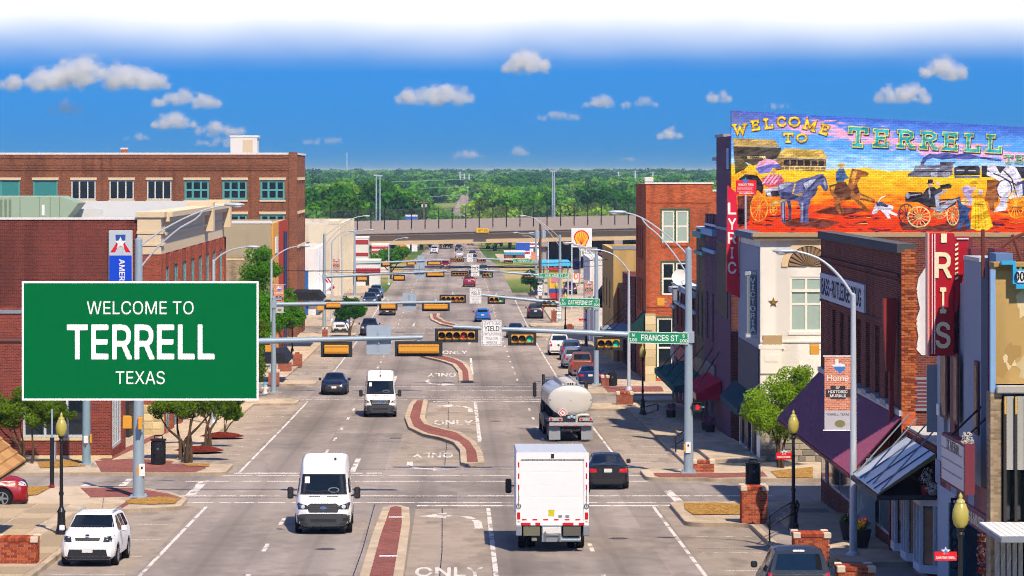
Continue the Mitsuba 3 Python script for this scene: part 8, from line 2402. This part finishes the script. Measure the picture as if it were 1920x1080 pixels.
c = make_car('small_suv', 'white boxy small car parked at the bottom left, facing the camera', 168, 1064, True, 'boxy', 'e8e9e8', metal=0, yaw=-.035, lamp=LAMPD)
for s in (-1, 1):
    c.add('fog_lamp', frame(lathe([(.001, .03), (.07, .02), (.085, 0)], 12), (s * .66, 1.985, .5), (1, 0, 0), (0, 0, 1), (0, 1, 0)), TRIM, True)
    c.add('roof_rail', tube([(s * .58, -1.6, 1.63), (s * .58, .3, 1.66)], .022, 6), GALV)
c.add('aerial', tube([(0, -1.5, 1.62), (0, -1.62, 1.95)], .01, 5), TRIM)
c.add('badge', extr(ell(0, 0, .07, .03), .02) and frame(extr(ell(0, 0, .07, .03), .02), (0, 2.05, 1.02), (1, 0, 0), (0, 0, 1), (0, 1, 0)), TRIM)
make_car('sedan', 'black sedan in the right lane beside the white box truck', 1140, 919, False, 'sedan', '1c1d20', metal=.1)
make_car('sedan', 'dark navy sedan driving toward the camera beside the grey-nosed white van', 626, 741, True, 'sedan', '16233c', metal=.2, lamp=LAMPD)
make_car('parked_suv', 'white parked car facing the camera on the left past the second crossing', 638, 626, True, 'suv', 'e2e3e2', metal=0)
make_car('suv', 'dark blue van-like car half hidden behind the grey sign rear', 692, 630, True, 'suv', '1e2440', metal=.2)
make_car('suv', 'tan car behind the amber signal on the second left mast arm', 726, 592, True, 'suv', 'a08c70', metal=.3)
make_car('hatchback', 'bright blue hatchback driving away in the middle of the street', 905, 604, False, 'hatch', '1f72c8', metal=.2)
make_car('suv', 'red car driving away under the third crossing', 880, 538, False, 'suv', '8c1626', metal=.2)
make_car('sedan', 'dark grey car right of the yield sign on the nearest right mast arm', 967, 634, False, 'sedan', '2c3440', metal=.2)
make_car('pickup_truck', 'white pickup parked on the right beyond the second crossing', 1050, 667, False, 'pickup', 'e0e1e0', 'pickup truck', metal=0)
make_car('parked_suv', 'dark blue parked car between the white pickup and the silver one', 1072, 676, False, 'suv', '2a4a78', metal=.3)
make_car('parked_suv', 'silver-grey parked car behind the brown pickup on the right', 1076, 692, False, 'suv', '8c94a0', metal=.4)
make_car('pickup_truck', 'rust brown parked pickup behind the navy sedan on the right', 1093, 708, False, 'pickup', '8a5038', 'pickup truck', metal=.3)
make_car('parked_sedan', 'navy sedan parked by the second right signal pole', 1107, 725, False, 'sedan', '1c2c5c', metal=.3)
make_car('parked_suv', 'dark blue parked car on the left before the farther grey-blue car', 693, 575, True, 'suv', '26405c', metal=.3)
make_car('parked_suv', 'second dark car of the row parked on the left past the third crossing', 700, 566, True, 'suv', '1c3048', metal=.3)
make_car('parked_suv', 'grey-blue car farthest in the row parked on the left', 705, 559, True, 'suv', '5a7a98', metal=.3)
make_car('hatchback', 'dark red car crossing at the farthest junction', 835, 504, True, 'hatch', '8a1c30', metal=.2)
make_car('pickup_truck', 'white pickup coming toward the camera below the flyover', 814, 476, True, 'pickup', 'dcdee0', 'pickup truck', metal=0)
make_car('suv', 'dark car leading the white car below the flyover', 860, 471, True, 'suv', '1e2024', metal=.1)
make_car('sedan', 'white car below the flyover behind the red signal', 861, 483, False, 'sedan', 'dcdcda', metal=0)
make_car('suv', 'dark green car at the far junction, right of the yield sign', 886, 485, False, 'suv', '1c2c2c', metal=.1)
make_car('sedan', 'black car before the farthest yield sign', 889, 515, False, 'sedan', '202428', metal=.1)
make_car('parked_suv', 'dark car at the right kerb before the third crossing', 906, 516, False, 'suv', '1a2a30', metal=.1)
make_car('parked_suv', 'black car parked on the right before the third right pole', 1004, 598, False, 'suv', '18191c', metal=.1)
make_car('van', 'dark maroon car parked beside the colour kiosk', 1070, 552, True, 'suv', '5a1c2c', metal=.2)
make_car('suv', 'small silver car far up the street left of the red signal', 882, 460, True, 'suv', 'aab0b4', metal=.3)
c = make_car('pickup_truck', 'red pickup nosing out from under the tan shelter roof at the left edge', -85, 951, True, 'pickup', '94080f', 'pickup truck', metal=.0, turn=-math.pi / 2 + .12)
c2 = Car.__new__(Car)

# the black pickup at the bottom edge stands nearer than the road in the picture, so it is set by metres
_gp = gp


def gp(px, py):
    return (9.48, 92.6) if py == 'near' else _gp(px, py)


c = make_car('pickup_truck', 'black pickup parked at the bottom right, only its cab in view', 0, 'near', False, 'pickup', '2a2e34', 'pickup truck', metal=.3)
c.add('brake_light', rbox(-.16, .16, -.72, -.66, 1.77, 1.83, .01), mat('lamp_lit_white', 'e8e4d8', .2))
c.add('bed_cover_rail', bx(-.8, .8, -.86, -.8, 1.1, 1.16), CHROME)
gp = _gp


# the two white vans
def van(name, label, px, py, nose, W=1.02, H=2.55, L=5.9, mer=False):
    c = Car(name, label, px, py, True, 'van', .02, L)
    WHITEP = mat('van_white', 'ecedec', .3, 0, .5, 1.0)
    hl = L / 2
    b = body([(-hl, .94), (-hl + .1, W - .02), (1.2, W), (hl - .5, W * .97), (hl - .12, W * .86), (hl, W * .6)],
             [(-hl, H - .12, .78), (-hl + .15, H, .80), (.6, H + .02, .80), (1.15, H - .05, .78), (1.55, H - .33, .76), (1.72, H - .52, .77), (2.28, 1.42, .84), (hl - .18, 1.16, .8), (hl - .03, 1.0, .72), (hl, .8, .56)],
             [(-hl, 1.3), (1.6, 1.32), (2.3, 1.18), (hl, .72)], .3)
    c.add('body', cut_arches(b, (-1.75, 1.95), W, .43), WHITEP, 38)
    c.add('underbody', bx(-.85, .85, -hl + .1, hl - .2, .2, .4), TRIM)
    for y in (-1.75, 1.95):
        for s in (-1, 1):
            c.wheel(s * (W - .12), y, .36, .24, RIMD)
    zt, zb = H - .5, 1.40
    c.add('windscreen_rim', decal(b, [(-.84, zb - .02), (.84, zb - .02), (.775, zt + .03), (-.775, zt + .03)], 'front', .01), TRIM, True)
    c.add('windscreen', decal(b, [(-.8, zb + .02), (.8, zb + .02), (.74, zt), (-.74, zt)], 'front', .018), CARGLASS, True)
    c.add('sticker', decal(b, [(.68, zt - .28), (.5, zt - .28), (.5, zt - .06), (.68, zt - .06)], 'front', .026, .3), SIGNW)
    c.add('wiper', decal(b, LineString([(-.6, zb + .06), (.05, zb + .12)]).buffer(.012).union(LineString([(.0, zb + .06), (.6, zb + .12)]).buffer(.012)), 'front', .03, .2), TRIM)
    c.add('wheel_seat', decal(b, ell(-.36, zb + .14, .2, .09).difference(ell(-.36, zb + .14, .16, .06)), 'front', .022, .1), mat('dash_grey', '6a7478', .5))
    for s in (-1, 1):
        c.add('vent', decal(b, [(s * .12, 1.31), (s * .52, 1.31), (s * .52, 1.335), (s * .12, 1.335)], 'front', .02, .2), TRIM)
        if nose == 'grey':
            hp = [(s * .62, .9), (s * .96, .86), (s * .99, 1.06), (s * .74, 1.0)]
        else:
            hp = [(s * .56, .90), (s * .9, .88), (s * .97, 1.12), (s * .9, 1.12), (s * .58, 1.04)]
        hk = c.add('headlight', decal(b, hp, 'front', .014, .08), LAMPD, True)
        c.add('lens', decal(b, ell(s * .73, .99, .075, .07) if nose != 'grey' else ell(s * .86, .95, .08, .06), 'front', .024, .06), LAMP, True, hk)
        c.add('side_window', decal(b, [(1.05, 1.38), (1.05, 1.92), (1.45, 1.9), (2.0, 1.42)], 'right' if s > 0 else 'left', .012), CARGLASS, True)
        c.add('side_window', decal(b, [(-2.6, 1.45), (-2.6, 2.05), (.8, 2.05), (.8, 1.45)], 'right' if s > 0 else 'left', .012), CARGLASS, True)
        mk = c.add('mirror', rbox(s * (W + .07) if s > 0 else s * (W + .29), s * (W + .29) if s > 0 else s * (W + .07), 1.72, 1.9, 1.2, 1.62, .05), TRIM)
        c.add('mirror_arm', tube([(s * (W - .04), 1.75, 1.3), (s * (W + .1), 1.78, 1.34)], .04, 6), TRIM, parent=mk)
    GR = mat('bumper_grey', '3a3d41', .6)
    gr = c.add('grille', decal(b, [(-.5, .78), (.5, .78), (.6, 1.0), (.46, 1.1), (-.46, 1.1), (-.6, 1.0)] if nose != 'grey' else [(-.52, .74), (.52, .74), (.62, 1.0), (.6, 1.06), (-.6, 1.06), (-.62, 1.0)], 'front', .014, .1), TRIM)
    for q in range(3):
        c.add('grille_bar', decal(b, [(-.5 + .02 * q, .83 + .08 * q), (.5 - .02 * q, .83 + .08 * q), (.5 - .02 * q, .86 + .08 * q), (-.5 + .02 * q, .86 + .08 * q)], 'front', .026, .12), GR if nose != 'grey' else STEEL_GREY, parent=gr)
    if nose == 'grey':
        st = unary_union([ell(0, .94, .12, .12).difference(ell(0, .94, .1, .1))] + [LineString([(0, .94), (.11 * math.cos(a), .94 + .11 * math.sin(a))]).buffer(.014) for a in (math.pi / 2, -math.pi / 6, -5 * math.pi / 6)])
        c.add('badge', decal(b, st, 'front', .034, .05), CHROME, parent=gr)
    else:
        c.add('badge', decal(b, ell(0, .95, .12, .05), 'front', .034, .06), CHROME, parent=gr)
    c.add('bumper', decal(b, [(-1.0, .31), (1.0, .31), (1.0, .64), (.82, .72), (.55, .74), (-.55, .74), (-.82, .72), (-1.0, .64)], 'front', .03, .1), GR, 60)
    c.add('lower_grille', decal(b, [(-.44, .44), (.44, .44), (.48, .56), (-.48, .56)], 'front', .04, .12), TRIM)
    for s in (-1, 1):
        c.add('fog_lamp', decal(b, [(s * .7, .48), (s * .86, .48), (s * .86, .6), (s * .7, .58)], 'front', .04, .1), TRIM)
    for y in (-2.4, -1.7, -1.0, -.3, .4):
        c.add('roof_rib', bx(-.62, .62, y, y + .06, H + .0, H + .035), WHITEP)
    if nose == 'grey':
        c.add('aerial', tube([(0, 1.2, H - .1), (0, .9, H + .35)], .012, 5), TRIM)
        c.add('aerial_foot', rbox(-.04, .04, 1.3, 1.45, H - .26, H - .1, .015), TRIM)
    else:
        c.add('aerial_foot', rbox(-.44, -.36, .9, 1.05, H - .05, H + .07, .02), TRIM)
    return c


van('white_van', 'white van with a black grille in the left lane, nearest to the camera', 603, 1003, 'black')
van('white_van', 'white van with a grey nose and a badge, behind the nearer van', 711, 783, 'grey', .99, 2.62, 5.9)

# the box truck
c = Car('box_truck', 'white box truck seen from behind, with red and white reflective strips', 1036, 1036, False, 'truck', 0.0, 7.6)
hl = 3.8
TW_ = mat('truck_white', 'e9eae8', .45, 0, .5, .3)
k = c.add('box', rbox(-1.2, 1.2, -hl + .12, 1.6, .98, 3.3, .03), TW_)
c.add('roof', bx(-1.19, 1.19, -hl + .13, 1.58, 3.301, 3.33), mat('truck_roof', 'b4bcc4', .5), parent=k)
fr = c.add('rear_frame', cat(bx(-1.22, -1.06, -hl, -hl + .118, .9, 3.34), bx(1.06, 1.22, -hl, -hl + .118, .9, 3.34), bx(-1.059, 1.059, -hl, -hl + .118, 3.12, 3.34), bx(-1.059, 1.059, -hl, -hl + .118, .9, 1.0)), TW_)
dr_ = c.add('roller_door', bx(-1.055, 1.055, -hl + .06, -hl + .11, 1.003, 3.117), TW_)
for q in range(5):
    c.add('panel', rbox(-1.04, 1.04, -hl + .045, -hl + .059, 1.02 + .42 * q, 1.02 + .42 * q + .412, .006), TW_, parent=dr_)
c.add('header_shadow', bx(-1.05, 1.05, -hl + .03, -hl + .058, 3.07, 3.11), mat('shadow_grey', '6a6e72', .7))  # grey strip painted as the shade under the door header
c.add('header_lamp', rbox(-.05, .05, -hl - .04, -hl - .001, 3.16, 3.3, .01), TRIM)
RR = mat('reflector_red', [.6, .015, .02], .3)
for s in (-1, 1):
    for q in range(4):
        c.add('reflector', bx(s * 1.14 - .022, s * 1.14 + .022, -hl - .008, -hl - .001, 3.02 - .38 * q - .18, 3.02 - .38 * q), RR)
    c.add('tail_light', rbox(s * 1.14 - .05, s * 1.14 + .05, -hl - .03, -hl - .001, 1.1, 1.34, .012), TAIL)
    c.add('marker', bx(s * 1.14 - .03, s * 1.14 + .03, -hl - .01, -hl - .001, 1.0, 1.04), RR)
    c.add('latch_rod', tube([(s * 1.14, -hl - .03, 1.45), (s * 1.14, -hl - .03, 2.1)], .014, 5), CHROME)
    c.add('latch_ring', frame(lathe([(.07, -.01), (.09, 0), (.07, .01), (.05, 0)], 14), (s * 1.14, -hl - .03, 1.55), (1, 0, 0), (0, 0, 1), (0, -1, 0)), CHROME)
    c.add('corner_bumper', rbox(s * 1.13 - .1, s * 1.13 + .1, -hl - .06, -hl + .1, .55, .89, .02), STEEL_GREY)
for q in range(6):
    c.add('reflector', bx(-.95 + .36 * q - .08, -.95 + .36 * q + .08, -hl + .035, -hl + .044, 1.06, 1.11), RR)
for x0_, x1_ in ((-1.06, -.42), (.34, 1.06)):
    n_ = 4
    for q in range(n_):
        a, b_ = x0_ + (x1_ - x0_) * q / n_, x0_ + (x1_ - x0_) * (q + 1) / n_
        c.add('bumper_strip', bx(a, b_, -hl - .02, -hl - .002, .905, .99), RR if q % 4 != 2 else SIGNW)
lb_ = c.add('lift', bx(-.36, .3, -hl - .05, -hl + .1, .35, .89), STEEL_GREY)
c.add('lift_plate', rbox(-.34, .28, -hl - .1, -hl - .051, .62, .84, .02), mat('number_plate', 'd8d8d4', .5), parent=lb_)
c.add('lift_arm', tube([(-.25, -hl - .08, .58), (.2, -hl - .08, .58), (.2, -hl - .08, .4)], .045, 6), CHROME, parent=lb_)
c.add('lift_arm', tube([(-.25, -hl - .08, .7), (-.25, -hl - .08, .36)], .04, 6), CHROME, parent=lb_)
for q, (x0_, x1_) in enumerate(((-.98, -.42), (.36, .95))):
    c.add('step_plate', bx(x0_, x1_, -hl + .0, -hl + .05, .55, .86), mat(f'underrun{q}', ('6a6a58', '5c5850')[q], .7))
c.add('exhaust', tube([(.3, -hl + .2, .42), (.95, -hl + .2, .42)], .09, 8), GALV)
c.add('tow_block', rbox(-.7, -.52, -hl + .1, -hl + .3, .36, .52, .02), mat('tow_pale', '8a8670', .6))
c.add('door_sticker', bx(-.14, .06, -hl + .038, -hl + .0445, 1.2, 1.42), mat('sticker_yellow', 'c8c020', .6))
for q, x in enumerate((.2, .44)):
    c.add('latch', rbox(x, x + .12, -hl + .0, -hl + .044, 1.17, 1.25, .01), STEEL_GREY)
c.add('chassis', bx(-.5, .5, -hl + .2, 3.2, .5, .97), TRIM)
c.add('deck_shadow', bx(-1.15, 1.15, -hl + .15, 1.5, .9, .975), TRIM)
for y in (-1.9,):
    for s in (-1, 1):
        c.wheel(s * .98, y, .44, .28, RIM)
        c.wheel(s * .68, y, .44, .28, RIM)
for s in (-1, 1):
    c.wheel(s * .92, 2.55, .42, .28, RIM)
    mk = c.add('mirror', rbox(s * 1.28 if s > 0 else s * 1.5, s * 1.5 if s > 0 else s * 1.28, 2.2, 2.34, 1.55, 2.05, .04), TRIM)
    c.add('mirror_arm', tube([(s * 1.0, 2.35, 1.8), (s * 1.32, 2.28, 1.8)], .025, 5), TRIM, parent=mk)
c.add('cab', cut_arches(body([(1.65, 1.0), (2.9, 1.02), (3.6, .96), (3.8, .8)], [(1.65, 2.35, .84), (2.3, 2.4, .84), (2.9, 1.6, .9), (3.6, 1.4, .82), (3.8, 1.2, .7)], [(1.65, 1.4), (3.8, 1.0)], .5), (2.55,), .96, .5), TW_, 38)

# the tanker
c = Car('tanker_truck', 'silver fuel tanker seen from behind with a red diamond placard', 1066, 829, False, 'truck', .02, 13.0)
hl = 6.5
TANK = mat('tank_silver', 'c8ccd0', .28, .6, .5)
TANKE = mat('tank_end', 'd8d4c8', .35, .2, .5)
ea, eb, zc_ = 1.17, .79, 2.18
an = np.linspace(0, 2 * np.pi, 40, endpoint=False)
sec = np.column_stack([np.sign(np.cos(an)) * np.abs(np.cos(an)) ** .85 * ea, zc_ + np.sign(np.sin(an)) * np.abs(np.sin(an)) ** .9 * eb])


def ell_tube(ys, sc):
    v = np.vstack([np.column_stack([sec[:, 0] * s_, np.full(40, y), zc_ + (sec[:, 1] - zc_) * s_]) for y, s_ in zip(ys, sc)])
    i, j = np.meshgrid(np.arange(len(ys) - 1), np.arange(40), indexing='ij')
    q = np.stack([i * 40 + j, i * 40 + (j + 1) % 40, (i + 1) * 40 + (j + 1) % 40, (i + 1) * 40 + j], -1).reshape(-1, 4)
    return v, np.vstack([q[:, [0, 1, 2]], q[:, [0, 2, 3]]])


y0_ = -hl + .55
tk = c.add('tank', ell_tube([y0_, y0_ + .02, -2.0, 1.0, 3.4, 3.42], [.985, 1, 1, 1, 1, .99]), TANK, 40)
c.add('tank_end', ell_tube([y0_ - .16, y0_ - .15, y0_ - .12, y0_ - .06, y0_ + .0], [.02, .4, .7, .9, .982]), TANKE, True, tk)
c.add('end_ring', ell_tube([y0_ - .02, y0_ - .02, y0_ + .06, y0_ + .06], [.99, 1.012, 1.012, .99]), TANK, 40, tk)
for y in (-3.6, -1.4, .8, 3.0):
    c.add('band', ell_tube([y, y, y + .08, y + .08], [1.0, 1.012, 1.012, 1.0]), mat('band_silver', 'a8acb0', .35, .6), 40, tk)
for s in (-1, 1):
    c.add('end_bolt', frame(lathe([(.001, .03), (.035, .02), (.04, 0)], 10), (s * 1.08, y0_ - .04, zc_ + .0), (1, 0, 0), (0, 0, 1), (0, -1, 0)), TRIM, True, tk)
c.add('top_rail', cat(*[bx(s * .42 - .03, s * .42 + .03, y0_ + .3, 3.2, zc_ + eb - .1, zc_ + eb + .18) for s in (-1, 1)]), TANK, parent=tk)
for q in range(6):
    y = y0_ + .6 + 1.3 * q
    c.add('hatch', lathe([(.001, 0), (.3, 0), (.3, .12), (.22, .18), (.001, .2)], 14, (0, y, zc_ + eb - .02)), TANKE, 40, tk)
    for x in (-.12, 0, .12):
        c.add('valve', lathe([(.001, 0), (.04, 0), (.04, .1), (.001, .12)], 8, (x, y - .5, zc_ + eb - .0)), TRIM, parent=tk)
    c.add('walkway', bx(-.38, .38, y + .45, y + .9, zc_ + eb - .02, zc_ + eb + .03), TANKE, parent=tk)
pl_ = c.add('placard', frame(extr(shapely.affinity.rotate(sbox(-.2, -.2, .2, .2), 45, origin=(0, 0)), .02), (-.42, y0_ - .2, zc_ - eb + .12), (1, 0, 0), (0, 0, 1), (0, -1, 0)), SIGNW)
c.add('placard_red', frame(extr(shapely.affinity.rotate(sbox(-.165, -.165, .165, .165).difference(sbox(-.12, -.12, .12, .12)), 45, origin=(0, 0)), .01), (-.42, y0_ - .221, zc_ - eb + .12), (1, 0, 0), (0, 0, 1), (0, -1, 0)), RR, parent=pl_)
c.add('placard_mark', frame(extr(star(.09), .01), (-.42, y0_ - .221, zc_ - eb + .12), (1, 0, 0), (0, 0, 1), (0, -1, 0)), RR, parent=pl_)
bm = c.add('bumper', rbox(-1.16, 1.16, -hl - .0, -hl + .12, .82, 1.02, .03), mat('bumper_alu', 'c4c6c6', .4, .4))
for x in (-.78, -.26, .26, .78):
    c.add('reflector', bx(x - .12, x + .12, -hl - .012, -hl - .001, .83, .87), RR, parent=bm)
for s in (-1, 1):
    hb = c.add('lamp_box', rbox(s * .8 - .36, s * .8 + .36, -hl + .1, -hl + .25, 1.08, 1.27, .02), mat('lamp_box', 'b8b8b4', .4, .3))
    for d in (-.24, .24):
        c.add('tail_light', frame(lathe([(.001, .02), (.06, .015), (.07, 0)], 12), (s * .8 + d, -hl + .099, 1.175), (1, 0, 0), (0, 0, 1), (0, -1, 0)), TAIL, True, hb)
    c.add('mud_flap', bx(s * .85 - .3, s * .85 + .3, -hl + .3, -hl + .33, .1, .78), mat('flap_grey', '9aa0a4', .5, .2))
    c.add('fender', rbox(s * 1.0 - .2, s * 1.0 + .2, -hl + .45, -hl + 3.4, .98, 1.2, .05), mat('fender_dark', '3a4048', .5))
    c.add('side_tank', rbox(s * 1.05 - .14, s * 1.05 + .14, -1.6, 2.6, .5, 1.15, .05), mat('fender_dark', '3a4048', .5))
    for y in (-5.0, -3.7, 1.8):
        c.wheel(s * .98, y, .5, .3, RIM)
        c.wheel(s * .66, y, .5, .3, RIM)
    c.wheel(s * 1.0, 5.3, .5, .3, RIM)
    mk = c.add('mirror', rbox(s * 1.34 if s > 0 else s * 1.54, s * 1.54 if s > 0 else s * 1.34, 4.6, 4.75, 1.9, 2.7, .04), TRIM)
    c.add('mirror_arm', tube([(s * 1.1, 4.7, 2.75), (s * 1.45, 4.68, 2.75), (s * 1.45, 4.68, 1.85), (s * 1.1, 4.7, 1.85)], .025, 5), CHROME, parent=mk)
c.add('pipework', tube(arc([(.3, -hl + .2, 1.0), (.34, -hl + .1, 1.35), (.62, -hl + .1, 1.42), (.95, -hl + .12, 1.4)], 5), .07, 8), TANKE, True)
c.add('valve_cluster', cat(*[lathe([(.001, 0), (.08, 0), (.1, .06), (.08, .14), (.001, .16)], 10, (-.1 + .14 * q, -hl + .2, 1.2 + .05 * (q % 2))) for q in range(4)]), GALV)
c.add('chassis', bx(-.5, .5, -hl + .2, 5.6, .55, 1.35), TRIM)
c.add('cab', cut_arches(body([(3.7, 1.15), (5.4, 1.15), (6.3, 1.0), (6.5, .8)], [(3.7, 2.85, 1.0), (4.6, 2.9, 1.0), (5.1, 1.95, 1.0), (6.3, 1.7, .85), (6.5, 1.4, .7)], [(3.7, 1.7), (6.5, 1.2)], .5), (5.3,), 1.1, .58), mat('cab_dark', '1c2228', .3, .1, .5, .8), 38)
c.add('cab_rack', cat(*[tube([(s * .9, 3.6, 1.4), (s * .9, 3.6, 3.05)], .03, 5) for s in (-1, 1)], tube([(-.9, 3.6, 3.05), (.9, 3.6, 3.05)], .03, 5)), CHROME)
c.add('exhaust_stack', tube([(-1.0, 3.55, 1.2), (-1.0, 3.55, 3.2)], .08, 8), TRIM)
